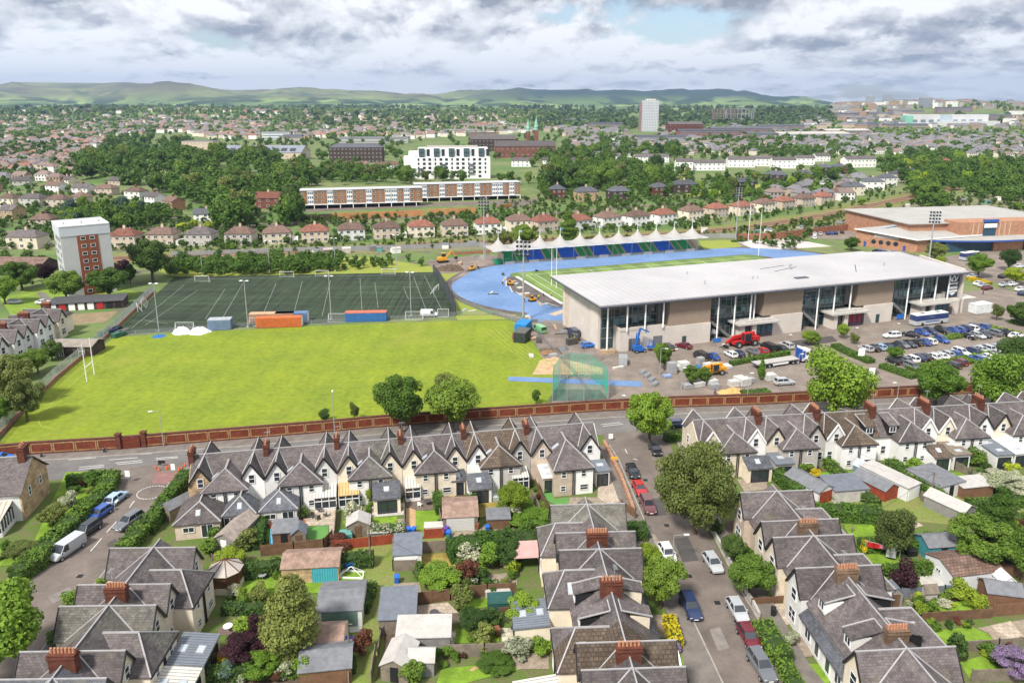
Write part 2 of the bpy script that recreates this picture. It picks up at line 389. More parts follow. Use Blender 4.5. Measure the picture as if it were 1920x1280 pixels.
slabs=mat('paving_slabs',(.42,.35,.28),.9,.12,1,'brick',bw=.6,bh=.6,mortar=(.55,.5,.45),lo=.85)
gravel=mat('gravel',(.27,.22,.17),.95,.25,2,fine=.4)
soil=mat('soil',(.10,.07,.05),.95,.3,1.5,fine=.4)
decking=mat('decking',(.16,.12,.10),.85,.15,1,'plank',ws=2)
# streets of the foreground
V2=lambda p:(p[0],p[1])
sheet('road',[(-20,862),(60,858),(250,846),(470,830),(700,810),(900,795),(1100,781),(1262,772),(1420,767),(1550,760),(1700,751),(1800,745),(1990,733),(1990,770),(1800,776),(1550,784),(1262,800),(1130,815),(700,850),(345,880),(100,900),(-20,910)],asph_m,.03)
sheet('left_street',[(150,882),(345,868),(345,880),(332,905),(300,945),(262,990),(235,1030),(150,1130),(60,1250),(30,1290),(-120,1290),(-40,1190),(30,1095),(118,985),(205,905),(215,885)],asph,.035)
sheet('right_street',[(1130,812),(1250,805),(1262,850),(1300,940),(1372,1080),(1475,1255),(1520,1330),(1380,1345),(1300,1180),(1212,1008),(1150,860)],asph,.035)
def kstrip(pts,w=.25,z=.14,m=None,name='kerb'):
 mb=MB();P=[at(*p)for p in pts]
 for a,b in zip(P,P[1:]):mb.bar((a.x,a.y,z-.1),(b.x,b.y,z-.1),w,.2)
 return struct(name,mb,m or kerb)
def pavement(A,B):
 mb=MB();P=[at(*p)for p in A];Q=[at(*p)for p in B]
 mb.prism([(p.x,p.y)for p in P]+[(p.x,p.y)for p in Q[::-1]],0,.13)
 struct('pavement',mb,pave);kstrip(A,.2,.16)
pavement([(-20,870),(60,865),(250,852),(470,836),(700,816),(900,800),(1100,786),(1262,777),(1420,771),(1550,764),(1700,755),(1800,749),(1990,738)],[(-20,858),(60,852),(250,838),(470,822),(700,801),(900,787),(1100,773),(1262,764),(1420,759),(1550,752),(1700,744),(1800,739),(1990,728)])
pavement([(1142,835),(1160,862),(1212,985),(1225,1010),(1312,1190),(1385,1345)],[(1118,838),(1132,862),(1178,985),(1196,1025),(1268,1190),(1310,1345)])
pavement([(1268,822),(1290,880),(1318,965),(1388,1105),(1486,1270),(1525,1335)],[(1290,820),(1325,900),(1355,985),(1420,1080),(1520,1250),(1590,1335)])
pavement([(212,905),(160,955),(118,1005),(30,1108),(-70,1230)],[(200,902),(145,955),(98,1010),(10,1108),(-100,1230)])
pavement([(318,905),(285,960),(250,1000),(222,1040),(150,1130),(70,1230),(20,1300)],[(332,905),(300,965),(262,1010),(240,1045),(175,1130),(100,1230),(55,1300)])
def marks(name,L,w,m,z=.06):
 for k,(a,b)in enumerate(L):
  A=at(*a);B=at(*b);mb=MB();mb.bar((A.x,A.y,z-.01),(B.x,B.y,z-.01),w,.02);struct(name,mb,m)
marks('road_marking',[((148,876),(195,872)),((148,880),(195,875)),((217,868),(266,863)),((220,871),(268,866)),((292,859),(333,856)),((292,862),(335,858)),((1127,796),(1163,792)),((1131,799),(1168,795)),((128,862),(180,858)),((205,855),(286,850)),((560,842),(600,838)),((223,897),(243,897)),((1478,764),(1530,761)),((1640,757),(1700,753))],.12,line_w)
marks('road_marking',[((243,951),(252,939)),((200,998),(219,977)),((170,1033),(191,1009)),((205,862),(258,858)),((1172,842),(1176,850)),((1187,860),(1195,862))],.12,line_w)
mb=MB()
for(ca,cb,ra,rb,s0,s1)in[((285,923),0,2.2,1.1,30,330),]:
 c=at(*ca)
 for i in range(24):
  a0=R(s0+(s1-s0)*i/24);a1=R(s0+(s1-s0)*(i+.7)/24)
  mb.bar((c.x+ra*math.cos(a0),c.y+rb*1.9*math.sin(a0),.05),(c.x+ra*math.cos(a1),c.y+rb*1.9*math.sin(a1),.05),.12,.02)
struct('road_marking',mb,line_w)
red_s=mat('red_surfacing',(.22,.12,.11),.9,.2,.8,fine=.2)
sheet('junction_surfacing',[(290,886),(338,884),(328,908),(285,906)],red_s,.05)
# the grass lane behind the gardens, soil of the back gardens
sheet('lane',[(690,1010),(720,1010),(745,1030),(738,1100),(728,1180),(700,1290),(640,1290),(662,1180),(680,1090)],rough_g,.03)
sheet('lane',[(420,1062),(700,1012),(1010,955),(1020,975),(720,1036),(430,1085)],rough_g,.028)
sheet('lane',[(1540,940),(1925,925),(1990,960),(1990,985),(1900,970),(1800,985),(1690,975),(1560,985)],rough_g,.028)
sheet('lane',[(1640,950),(1760,944),(1760,962),(1640,968)],mat('worn_lane',(.27,.21,.10),.95,.2,1,fine=.3),.04)
# sports field, all weather pitch, track
sheet('sports_field',[(-60,858),(0,830),(75,735),(150,672),(215,632),(300,627),(570,612),(850,601),(960,600),(985,620),(1010,660),(1035,700),(1040,735),(1015,762),(880,780),(700,794),(470,815),(250,832),(60,848)],turf,.02)
astroC=[(212,627),(328,519),(816,510),(856,592)]
m_as=mat('all_weather_turf',(.033,.050,.026),.95,.25,.03,col2=(.024,.037,.021),fine=.3)
def astro_mat():
 m=m_as;nt=m.node_tree;N=nt.nodes.new;L=nt.links.new
 b=nt.nodes['Principled BSDF'];src=b.inputs['Base Color'].links[0].from_socket
 tc=N('ShaderNodeNewGeometry');mp=N('ShaderNodeMapping');mp.inputs['Scale'].default_value=(1.2,.03,1);mp.inputs['Rotation'].default_value=(0,0,R(12));L(tc.outputs['Position'],mp.inputs[0])
 n=N('ShaderNodeTexNoise');n.inputs['Scale'].default_value=1;n.inputs['Detail'].default_value=3;L(mp.outputs[0],n.inputs['Vector'])
 mp2=N('ShaderNodeMapping');mp2 .inputs['Scale'].default_value=(.015,.5,1);L(tc.outputs['Position'],mp2 .inputs[0])
 n2=N('ShaderNodeTexNoise');n2 .inputs['Scale'].default_value=1;n2 .inputs['Detail'].default_value=3;L(mp2 .outputs[0],n2 .inputs['Vector'])
 a=N('ShaderNodeMath');a.operation='ADD';L(n.outputs['Fac'],a.inputs[0]);L(n2 .outputs['Fac'],a.inputs[1])
 r=N('ShaderNodeMapRange');L(a.outputs[0],r.inputs[0]);r.inputs[1].default_value=.75;r.inputs[2].default_value=1.25;r.inputs[3].default_value=.55;r.inputs[4].default_value=1.6
 x=N('ShaderNodeMix');x.data_type='RGBA';x.blend_type='MULTIPLY';x.inputs[0].default_value=1;L(src,x.inputs[6]);L(r.outputs[0],x.inputs[7]);L(x.outputs[2],b.inputs['Base Color'])
astro_mat()
sheet('all_weather_pitch',astroC,m_as,.03)
marks('pitch_line',[((245,617),(345,535)),((272,610),(370,545)),((385,598),(422,542)),((418,595),(455,532)),((495,585),(518,530)),((550,590),(567,527)),((604,592),(620,525)),((679,587),(675,522)),((709,577),(703,530)),((800,584),(775,518)),((766,561),(757,540)),((757,539),(783,538)),((766,560),(800,559)),((829,582),(796,517)),((315,607),(270,600)),((240,628),(850,593)),((340,524),(812,514))],.10,mat('faded_line',(.30,.32,.30),.9,.4,1.5))
blue=mat('running_track',(.11,.195,.37),.85,.1,.08,fine=.18,col2=(.145,.235,.41))
dirt=mat('worksite_dirt',(.19,.155,.135),.95,.35,.12,fine=.3)
tarm=mat('dark_infill',(.105,.09,.085),.95,.3,.15,fine=.25)
sheet('grass_verge',[(816,512),(810,500),(700,482),(320,486),(290,505),(330,521)],verge,.015)
sheet('worksite',[(815,510),(800,488),(900,478),(1000,480),(1000,500),(860,560),(846,540),(838,520)],dirt,.018)
sheet('grass_verge',[(820,513),(862,512),(842,535),(858,565),(920,590),(960,598),(858,600)],verge,.02)
sheet('worksite',[(1000,598),(1090,600),(1130,640),(1150,660),(1040,745),(1042,700),(1015,660),(985,612),(960,600)],dirt,.018)
sheet('apron',[(1080,640),(1440,600),(1860,540),(1990,560),(1990,728),(1800,739),(1550,752),(1262,763),(1150,770),(1035,778),(1035,745),(1010,665)],apron,.016)
sheet('stadium_road',[(1420,500),(1500,445),(1600,450),(1680,478),(1790,515),(1990,555),(1990,470),(1850,470),(1740,486),(1690,470),(1600,425),(1400,448),(1300,470)],apron,.017)
# the blue running track bend and the stadium pitch
SA=R(18.9);SO=Vector((21.2,173,0));su=Vector((math.cos(SA),math.sin(SA),0));sv=Vector((-math.sin(SA),math.cos(SA),0))
def SP(u,v,z=0):p=SO+su*u+sv*v;return Vector((p.x,p.y,z))
# ------------------------------------------------------------------ running track and stadium pitch
def oval(r_out,cu0,cu1,cv,n=26):
 P=[]
 for i in range(n+1):a=R(90+180*i/n);P.append((cu0+r_out*math.cos(a),cv+r_out*math.sin(a)))
 for i in range(n+1):a=R(-90+180*i/n);P.append((cu1+r_out*math.cos(a),cv+r_out*math.sin(a)))
 return P
def usheet(name,P,m,z):
 mb=MB();mb.prism([V2(SP(*p))for p in P],z-.015,z);return struct(name,mb,m)
usheet('track_surround',oval(41.5,22,106,73),tarm,.024)
usheet('running_track',oval(39,22,106,73),blue,.034)
usheet('running_track',[(-6,33.6),(34,26),(34,36),(22,38),(-2,46)],blue,.037)
inner=[(112,97)]+[(12,95.5),(5.7,88),(2.5,78),(1.6,67),(4,57),(7,47),(14,41),(30,39)]+[(106,41),(118,50),(122,70),(118,90)]
usheet('infield',inner,tarm,.042)
grn=mat('pitch_turf',(.115,.175,.045),.95,.15,.1,fine=.2)
grn2=mat('pitch_turf_pale',(.16,.235,.06),.95,.15,.1,fine=.2)
usheet('stadium_pitch',[(10,95),(8.5,93),(12,44),(14,42),(112,42),(116,93),(113,96.4)],grn,.05)
for k in range(10):
 u0=12+k*10.2;usheet('mown_stripe',[(u0,43),(u0+5.1,43),(u0+5.1,95),(u0,95)],grn2,.056)
def ulines(L,w,m,z=.075,name='pitch_line'):
 mb=MB()
 for a,b in L:
  A=SP(*a);B=SP(*b);mb.bar((A.x,A.y,z-.01),(B.x,B.y,z-.01),w,.02)
 struct(name,mb,m)
ulines([((14,90.5),(112,90.5)),((14,46),(112,46)),((14,46),(14,90.5)),((17.5,46),(17.5,90.5)),((112,46),(112,90.5)),((39,46),(39,90.5)),((63,46),(63,90.5)),((87,46),(87,90.5))]+[((u,v),(u+4,v))for u in(28,50,74)for v in(85,78)]+[((22,50),(22,88))],.16,line_w)
usheet('white_board_walk',[(9.2,89.3),(10.4,89.3),(11.4,49),(10.2,49)],mat('board_walk',(.62,.60,.56),.9,.1,.6),.12)
ulines([((1.2+2.6*math.cos(a)*0+x0,y0),(x1,y1))for a in(0,)for(x0,y0),(x1,y1)in[((5,90),(3,84)),((3,84),(1.5,76)),((1.5,76),(1,68)),((1,68),(2.5,60)),((2.5,60),(5,52)),((5,52),(8.5,46)),((8.5,46),(13,42))]],.45,conc,.12,'track_kerb')
sheet('plank_path',[(1028,589),(1040,592),(1088,577),(1078,573)],mat('sandy_path',(.46,.36,.25),.95,.2,.8,fine=.2),.07)
sheet('sand_pit',[(1005,690),(1012,676),(1035,668),(1130,690),(1130,702),(998,702)],mat('sand',(.45,.31,.18),.95,.25,.5,fine=.2),.03)
sheet('runway',[(954,706),(1203,715),(1204,725),(953,714)],blue,.06)
sheet('throwing_circle_pad',[(1038,730),(1125,730),(1140,750),(1030,752)],tarm,.028)
sheet('mud',[(1010,655),(1046,652),(1055,664),(1020,668)],soil,.05)
sheet('puddle',[(1050,617),(1068,614),(1074,622),(1054,626)],mat('puddle',(.13,.14,.15),.08,.1,2),.045)
sheet('puddle',[(1020,668),(1060,646),(1068,655),(1030,672)],MATS['puddle'],.045)
sheet('concrete_slab',[(1380,452),(1480,446),(1560,462),(1420,470)],mat('pale_slab',(.5,.46,.43),.9,.25,.12,fine=.2),.03)
sheet('grass_verge',[(1310,452),(1380,450),(1390,463),(1320,468)],verge,.03)
# tyre tracks on the sports field
tm=mat('tyre_track',(.25,.30,.05),.95,.2,.5)
for off in(0,12,24,34,46):
 mb=MB();prev=None
 for t in range(15):
  k=t/14;p=at(905+off+80*k**1.0+8*k*k,614+66*k**.9+off*.1)
  if prev:mb.bar((prev.x,prev.y,.045),(p.x,p.y,.045),.22,.02)
  prev=p
 struct('tyre_track',mb,tm)
mb=MB();prev=None
for px,py in[(215,645),(170,690),(120,735),(80,775),(72,790),(78,800),(100,803)]:
 p=at(px,py)
 if prev:mb.bar((prev.x,prev.y,.045),(p.x,p.y,.045),.25,.02)
 prev=p
struct('tyre_track',mb,tm)
# ------------------------------------------------------------------ main stand (leisure building with the white roof)
def main_stand():
 t=thing('stadium_building','long stadium building with flat pale roof, tan clad boxes and tall glass bays','stadium',SO,SA)
 roofm=mat('roof_membrane',(.40,.39,.40),.85,.10,.05,'seam',ws=.16,lo=.94,fine=.05)
 tan=mat('tan_cladding',(.29,.225,.17),.8,.05,.6,'seam',ws=1.1,lo=.75)
 offw=mat('offwhite_render',(.56,.51,.46),.85,.09,.25,fine=.05)
 dk=mat('dark_fascia',(.085,.095,.12),.5,.1,1)
 b=MB();b.slab([(0,0,13),(117.5,0,13),(111,34,13),(0.8,34,13)],.35);r=part('roof',b,roofm,t)
 b=MB();b.bar((.2,.25,12.45),(117.5,.25,12.45),.5,.45);b.bar((.2,0,12.45),(1,34,12.45),.5,.45);b.bar((1,34,12.4),(111,34,12.4),.5,.4);part('fascia',b,dk,t)
 b=MB();b.slab([(.8,1,12.5),(116.5,1,12.5),(110,33,12.5),(1.5,33,12.5)],.15);part('soffit',b,dk,t)
 for x,y,s in((70,19,.5),(36,11,.3),(38,23,.25),(52,12,.25),(54,12.5,.2),(100,14,.3)):
  q=MB();q.tube((x,y,13),(x,y,13+s*2.6),s*.6,n=10);q.bar((x,y,13+s*2.6),(x+s*1.4,y,13.1+s*2.6),s*.9);part('roof_vent',q,steel,r)
 q=MB();q.bar((63.6,8.6,13.12),(67.6,8.6,13.12),1.5,.25);part('roof_hatch',q,dk,r)
 for a,c in(((86,10,13),(93,18,13)),((62,22,13),(72,24,13)),((64,18,13),(74,21,13))):
  q=MB();q.bar((a[0],a[1],13.04),(c[0],c[1],13.04),.22,.08);part('roof_rail',q,MATS['dark_fascia'],r)
 b=MB();b.box(2.6,10,0,3.1,25,12.3);b.box(2.2,5.5,0,2.9,10,12.3);w=part('end_wall',b,offw,t)
 b=MB();b.box(2.5,25,0,3.0,27,12.3);part('end_panel',b,buff,t)
 b=MB();b.box(2.3,27,0,3.2,28.5,12.3);part('end_pillar',b,offw,t)
 b=MB();b.box(3.2,27.6,0,112,28.2,12.3);part('rear_wall',b,offw,t)
 b=MB();b.box(9,9,0,112,10,12.2);part('inner_wall',b,mat('interior_grey',(.16,.17,.18),.8,.2,.4),t)
 for x0,x1 in((20.3,32.4),(48.6,61.2),(79.6,92.3)):
  b=MB();b.box(x0,2,5.35,x1,12,12.3);part('cladding_box',b,tan,t)
 for x in(18.6,47.2,78.0):b=MB();b.box(x,4.6,5.4,x+1.7,12,12.3);part('recess_panel',b,mat('grey_panel',(.17,.165,.16),.7,.1,.5,'seam',ws=1.1,lo=.7),t)
 b=MB();b.prism([(6.6,2.0),(32.4,1.6),(32.4,9),(6.6,9)],0,5.3);part('base_wall',b,offw,t)
 for x0,x1 in((51.2,61.2),(82.4,92.3),(115.0,124.0)):
  b=MB();b.box(x0,1.6,0,x1,9,5.3 if x0<100 else 4.2);part('base_wall',b,offw,t)
 b=MB();b.box(103,1.9,3.9,117,9,4.6);b.box(119,1.6,0,124,16,4.25);part('base_wall',b,offw,t)
 b=MB();b.box(7.4,2.6,5.32,18.4,8.6,5.36);part('terrace_deck',b,asph,t)
 b=MB();b.box(6.6,1.85,5.3,18.6,2.15,6.1);b.box(6.5,2.1,5.3,6.8,8,6.1);part('terrace_parapet',b,offw,t)
 for k,(x0,x1,y0)in enumerate(((3.1,18.6,5.6),(32.4,47.2,5.0),(61.2,78.0,5.0),(92.3,111.3,5.0))):
  b=MB();b.box(x0,y0,0,x1,y0+.2,12.3);gl=part('glass_bay',b,glassg,t)
  if k==0:c=MB();c.box(3.0,5.6,0,3.2,10,12.3);part('glass_return',c,glassg,gl)
  c=MB();n=int((x1-x0)/1.6)
  for i in range(n+1):x=x0+(x1-x0)*i/n;c.bar((x,y0-.06,0),(x,y0-.06,12.3),.09)
  for z in(2.7,5.4,8.0,10.2):c.bar((x0,y0-.08,z),(x1,y0-.08,z),.1)
  part('glazing_bar',c,mat('aluminium',(.28,.31,.33),.4,.1,1),gl)
  rr=random.Random(k)
  for i in range(n):
   if rr.random()<.75:
    x=x0+(x1-x0)*(i+.1)/n;c=MB();c.box(x,y0-.03,5.6+rr.random(),x+(x1-x0)*.8/n,y0-.01,7.6);part('balcony_rail_glass',c,mat('rail_glass',(.16,.24,.25),.15,.2,.8),gl)
 for x,y,z0 in((3.1,2.0,0),(8.2,1.5,5.3),(13.2,1.5,5.3),(18.3,1.5,5.3),(19.6,3.6,5.3),(34.5,1.7,0),(39.5,1.7,0),(44.4,1.7,0),(46.2,2.6,4.5),(66,1.7,0),(71.5,1.7,4),(77,1.7,4),(97.4,1.7,0),(102.6,1.7,4),(107.6,1.7,4),(112.5,1.7,4)):
  q=MB();q.tube((x,y,z0),(x,y,12.3),.2,n=10);part('column',q,white_p,t,smooth=False)
 b=MB();b.box(113.0,2.6,4.9,117.3,2.9,12.1);bn=part('banner',b,mat('banner_navy',(.035,.05,.09),.6,.1,1),t)
 c=MB();y=2.56
 cx=115.2
 def P2(pts):c.add([(cx+a,y,8.6+z)for a,z in pts]+[(cx+a,y+.02,8.6+z)for a,z in pts],[tuple(range(len(pts)))])
 P2([(-.8,.9),(.8,.9),(.75,2.1),(0,2.9),(-.75,2.1)]);P2([(-1.9,2.6),(-1.6,2.9),(-.7,1.2),(-1.0,1.0)]);P2([(1.9,2.6),(1.6,2.9),(.7,1.2),(1.0,1.0)])
 P2([(-1.8,.9),(-1.0,.5),(-1.5,-.4)]);P2([(1.8,.9),(1.0,.5),(1.5,-.4)]);P2([(-1.2,.5),(1.2,.5),(1.2,.1),(-1.2,.1)])
 P2([(-1.7,-.5),(1.7,-.5),(1.8,-1.3),(-1.8,-1.3)]);P2([(-1.9,-1.6),(1.9,-1.6),(1.9,-2.2),(-1.9,-2.2)]);P2([(-1.4,-2.4),(1.4,-2.4),(0,-3.2)])
 part('crest',c,white_p,bn)
 c=MB();c.box(cx-.35,2.5,9.9,cx+.35,2.54,10.8);c.box(cx-.1,2.5,9.5,cx+.1,2.54,9.9);part('crest_detail',c,MATS['banner_navy'],bn)
 b=MB();b.prism([(117.4,1.6),(118.2,1.6),(123,22),(122.2,22)],0,13.3);part('end_fin',b,offw,t)
 b=MB();b.slab([(117.4,2,12.9),(118,2,12.9),(122.5,30,12.9),(111,33.5,12.9)],.3);part('low_roof',b,roofm,t)
 for x0 in(39.4,69.4,100.4):
  b=MB();b.box(x0,-.6,4.1,x0+13,4.5,4.55);cn=part('entrance_canopy',b,conc,t)
  b=MB();b.box(x0+3.5,.5,4.56,x0+12,2.5,4.85);part('canopy_upstand',b,conc,cn)
  b=MB();b.box(x0+1.2,.2,0,x0+2.6,4,4.1);b.box(x0+4.9,.2,0,x0+6.2,4,4.1);part('entrance_pier',b,offw,t)
  b=MB();b.box(x0+2.6,1.0,0,x0+4.9,1.1,4.1);part('entrance_door',b,glass,t)
  b=MB();b.box(x0+6.2,1.0,0,x0+11.8,1.2,4.1);kk=part('poster_window',b,mat('poster_dark',(.05,.035,.05),.4,.2,1),t)
  c=MB()
  for i in range(3):c.box(x0+6.6+i*1.75,.93,1.2,x0+7.9+i*1.75,.98,3.4)
  part('poster',c,{39.4:mat('poster_blue',(.05,.12,.16),.4,.2,1),69.4:mat('poster_red',(.25,.03,.06),.4,.2,1),100.4:MATS['poster_blue']}[x0],kk)
 for x0 in(33.2,62.2,93.2):
  b=MB()
  for i in range(12):b.box(x0+i*.5,3.0,4.8-i*.4,x0+.5+i*.5,4.6,5.0-i*.4)
  b.slab([(x0,3,5.6),(x0+6,3,.9),(x0+6,3.12,.9),(x0,3.12,5.6)],.9);part('stair',b,mat('stair_grey',(.2,.2,.2),.8,.1,1),t)
 for x0,x1,h_ in((9.0,12.0,3.2),(15.9,18.4,3.2)):
  b=MB();b.box(x0-.02+0,1.72,.05,x1,1.86,h_);part('roller_shutter',b,mat('shutter_grey',(.14,.15,.165),.6,.1,1,'seam',ws=.1),t)
 b=MB();b.box(24.2,1.6,.05,25.3,1.7,2.4);part('door',b,glassg,t)
 b=MB();b.box(86.6,1.5,.05,87.8,1.58,2.5);part('door',b,glassg,t)
 b=MB();b.box(110,3,4.65,112,4.4,6);b.box(112.3,3,4.65,113.4,4.2,6.5);part('rooftop_unit',b,conc,t)
main_stand()
# ------------------------------------------------------------------ spectator stand under the row of white tents
def tent_stand():
 t=thing('spectator_stand','open stand of blue and green seats under a row of peaked white tents','grandstand',SP(12,110),SA)
 Ln=86.0;rows=8
 seatb=mat('seat_blue',(.02,.12,.55),.5,.15,1);seatg=mat('seat_green',(.02,.26,.10),.5,.15,1)
 cs=mat('concrete_step',(.36,.34,.31),.9,.15,.8)
 b=MB()
 for r in range(rows):b.box(0,.8+r*.85,0,Ln,.8+(r+1)*.85,.75+r*.42)
 part('terrace',b,cs,t)
 bays=[];x=1.2;pat=['g5.5','g3','b8.6','g3','g2.4','b8.6','g3','g2.4','b8.6','g3','g2.4','b8.6','g3','g3','b8.6','g2.8','g5']
 for s in pat:w=float(s[1:]);bays.append((x,w,s[0]));x+=w+.95
 sc=(Ln-1.5)/x
 for x0,w,c in bays:
  x0*=sc;w*=sc;b=MB()
  for r in range(rows):
   y=1.15+r*.85;z=.75+r*.42;n=int(w/.52)
   for i in range(n):
    xx=x0+i*w/n;b.box(xx+.03,y,z+.25,xx+w/n-.03,y+.42,z+.32);b.box(xx+.03,y+.38,z+.3,xx+w/n-.03,y+.45,z+.72)
  part('seat_block',b,seatb if c=='b' else seatg,t,('blue' if c=='b' else 'green')+' seats')
 for i in range(len(bays)-1):
  xx=(bays[i][0]+bays[i][1])*sc
  b=MB()
  for r in range(rows):b.box(xx+.1,.7+r*.85,.7+r*.42,xx+.85,1.5+r*.85,.85+r*.42)
  part('aisle',b,mat('aisle_tan',(.42,.34,.22),.9,.1,1),t)
 for i in range(0,17,2):
  x0=i*5;b=MB();b.box(x0+.5,.35,0,x0+4.5,.5,1.1);part('front_wall',b,conc,t)
 b=MB();b.box(0,7.7,0,Ln,7.9,5.2);part('rear_screen',b,mat('rear_screen',(.13,.16,.13),.8,.2,.5),t)
 b=MB();b.box(-.2,.6,0,0,7.8,4);b.box(Ln,.6,0,Ln+.2,7.8,4.2);part('side_wall',b,buff,t)
 n=11;x0c,x1c=-5.5,Ln+3;nx=n*14;ny=14;v=[];f=[];w=(x1c-x0c)/n
 for j in range(ny+1):
  for i in range(nx+1):
   xx=x0c+(x1c-x0c)*i/nx;k=min(n-1,int((xx-x0c)/w));cx=x0c+(k+.5)*w
   y=-2.6+12.0*j/ny;dx=(xx-cx)/(w/2);dyy=(y-3.4)/6
   d=min(1,math.sqrt(dx*dx+dyy*dyy));d1=min(1,max(abs(dx),abs(dyy))*.55+d*.45)
   z=6.1+3.3*(1-d1)**2.1+.5*(1-abs(dx))*(1-abs(dyy))
   v.append((xx,y+.5*abs(dx)*(1 if y<3 else-1)*abs(dyy),z))
 for j in range(ny):
  for i in range(nx):a=j*(nx+1)+i;f.append((a,a+1,a+nx+2,a+nx+1))
 b=MB();b.add(v,f);fab=mat('tent_fabric',(.55,.52,.49),.7,.04,.5)
 nt_=fab.node_tree;tr_=nt_.nodes.new('ShaderNodeBsdfTranslucent');tr_.inputs[0].default_value=(.8,.77,.72,1);mx_=nt_.nodes.new('ShaderNodeMixShader');mx_.inputs[0].default_value=.4
 nt_.links.new(nt_.nodes['Principled BSDF'].outputs[0],mx_.inputs[1]);nt_.links.new(tr_.outputs[0],mx_.inputs[2]);nt_.links.new(mx_.outputs[0],nt_.nodes['Material Output'].inputs['Surface'])
 cn=part('canopy',b,fab,t,smooth=True)
 b=MB();b.box(x0c,-2.4,5.75,x1c,-2.25,6.05);part('canopy_edge',b,white_p,cn)
 for k in range(n):
  cx=x0c+(k+.5)*w
  b=MB();b.tube((cx,3.4,5),(cx,3.4,12.6),.09,n=6);b.tube((cx,3.4,9.1),(cx,3.4,9.9),.38,.22,n=10);m_=part('mast',b,white_p,t)
  b=MB();b.slab([(cx+.1,3.4,12.5),(cx+1.3,3.5,12.3),(cx+1.3,3.5,11.8),(cx+.1,3.4,11.7)],.03);part('pennant',b,mat('pennant',(.62,.70,.74),.8,.05,1)if k!=3 else mat('pennant_blue',(.25,.5,.7),.8,.05,1),m_)
  for y in(.4,7.4):
   b=MB();b.tube((x0c+k*w+.4,y,0),(x0c+k*w+.4,y,6.4),.09,n=6);part('post',b,steel,t)
tent_stand()
# ------------------------------------------------------------------ floodlights, goals, fences, wall
def floodlight(px,py,h,label,group=None,tall=False,style='flat',w0=.16):
 p=at(px,py);t=thing('floodlight_mast',label,'floodlight',p,R(random.uniform(-8,8)),group)
 b=MB();b.tube((0,0,0),(0,0,h),w0,w0*.5,8);b.box(-.35,-.35,0,.35,.35,.25);part('pole',b,steel,t)
 dk=mat('lamp_housing',(.05,.055,.07),.5,.1,1)
 if style=='flat':
  b=MB();b.bar((-1.1,0,h),(1.1,0,h),.1);part('crossarm',b,steel,t)
  for x in(-.85,.85):
   b=MB();b.box(x-.38,-.3,h+.02,x+.38,.3,h+.2);part('lamp_head',b,white_p,t)
 elif style=='bank':
  b=MB();b.bar((-1.2,0,h-4),(-1.2,0,h),.1);b.bar((1.2,0,h-4),(1.2,0,h),.1)
  for k in range(4):b.bar((-1.9,0,h-k*1.25),(1.9,0,h-k*1.25),.12)
  part('lamp_frame',b,steel,t)
  for k in range(4):
   for x in(-1.7,-.6,.6,1.7):
    b=MB();b.tube((x,-.1,h-k*1.25),(x,-.55,h-k*1.25-.25),.3,.42,8);part('lamp_head',b,dk,t)
 else:
  b=MB();b.bar((0,0,h-1),(0,0,h+1),.1);part('lamp_frame',b,steel,t)
 return t
def hfor(px,py,top,mx=70.0):
 p=at(px,py);lo,hi=.1,mx
 for _ in range(34):
  m_=(lo+hi)/2;d=p.y*math.cos(PIT)-(m_-H)*math.sin(PIT);u_=p.y*math.sin(PIT)+(m_-H)*math.cos(PIT)
  if CY-FPX*u_/d>top:lo=m_
  else:hi=m_
 return lo
g='floodlight poles round the all weather pitch'
for i,(px,py,top,txt)in enumerate([(298,621,532,'front pole beside the fallen white sheeting, left of the blue box'),(465,613,527,'front pole beside the grey blue container'),(621,599,518,'front pole left of the long blue and red container'),(771,592,511,'front pole beside the parked white van'),(380,516,455,'back pole at the far left of the pitch'),(506,510,452,'back pole second from the left'),(629,508,447,'back pole third from the left'),(744,505,441,'back pole nearest the diggers')]):
 floodlight(px,py,hfor(px,py,top),'slim grey floodlight, '+txt,g)
floodlight(981,601,hfor(981,601,452),'tall stadium floodlight mast beside the blue track bend and the blue cabin','stadium floodlight masts',style='bank',w0=.34)
floodlight(908,487,hfor(908,487,372),'tall stadium floodlight mast at the left end of the tented stand','stadium floodlight masts',style='bank',w0=.3)
floodlight(1379,452,hfor(1379,452,352),'tall stadium floodlight mast beyond the right end of the tented stand','stadium floodlight masts',style='bank',w0=.3)
floodlight(1741,492,hfor(1741,492,397),'tall stadium floodlight mast in front of the orange brick leisure centre','stadium floodlight masts',style='bank',w0=.34)
def rugby_posts(pa,pb,top,bar,label):
 A=at(*pa);B=at(*pb);h=hfor(*pa,top);t=thing('rugby_posts',label,'goal',(A+B)/2)
 c=(A+B)/2;a=A-c;b_=B-c
 for p in(a,b_):
  b=MB();b.tube((p.x,p.y,0),(p.x,p.y,h),.12,.08,8);part('upright',b,white_p,t)
 b=MB();b.tube((a.x,a.y,bar),(b_.x,b_.y,bar),.09,.09,8);part('crossbar',b,white_p,t)
rugby_posts((163,715),(177,702),645,3.2,'white rugby posts standing on the left end of the bright green field')
rugby_posts((1034,535),(1043,541),459,3.0,'white rugby posts on the stadium pitch, left of the pale roof')
rugby_posts((1402,462),(1422,480),380,3.0,'tall thin white posts beyond the pale stadium roof')
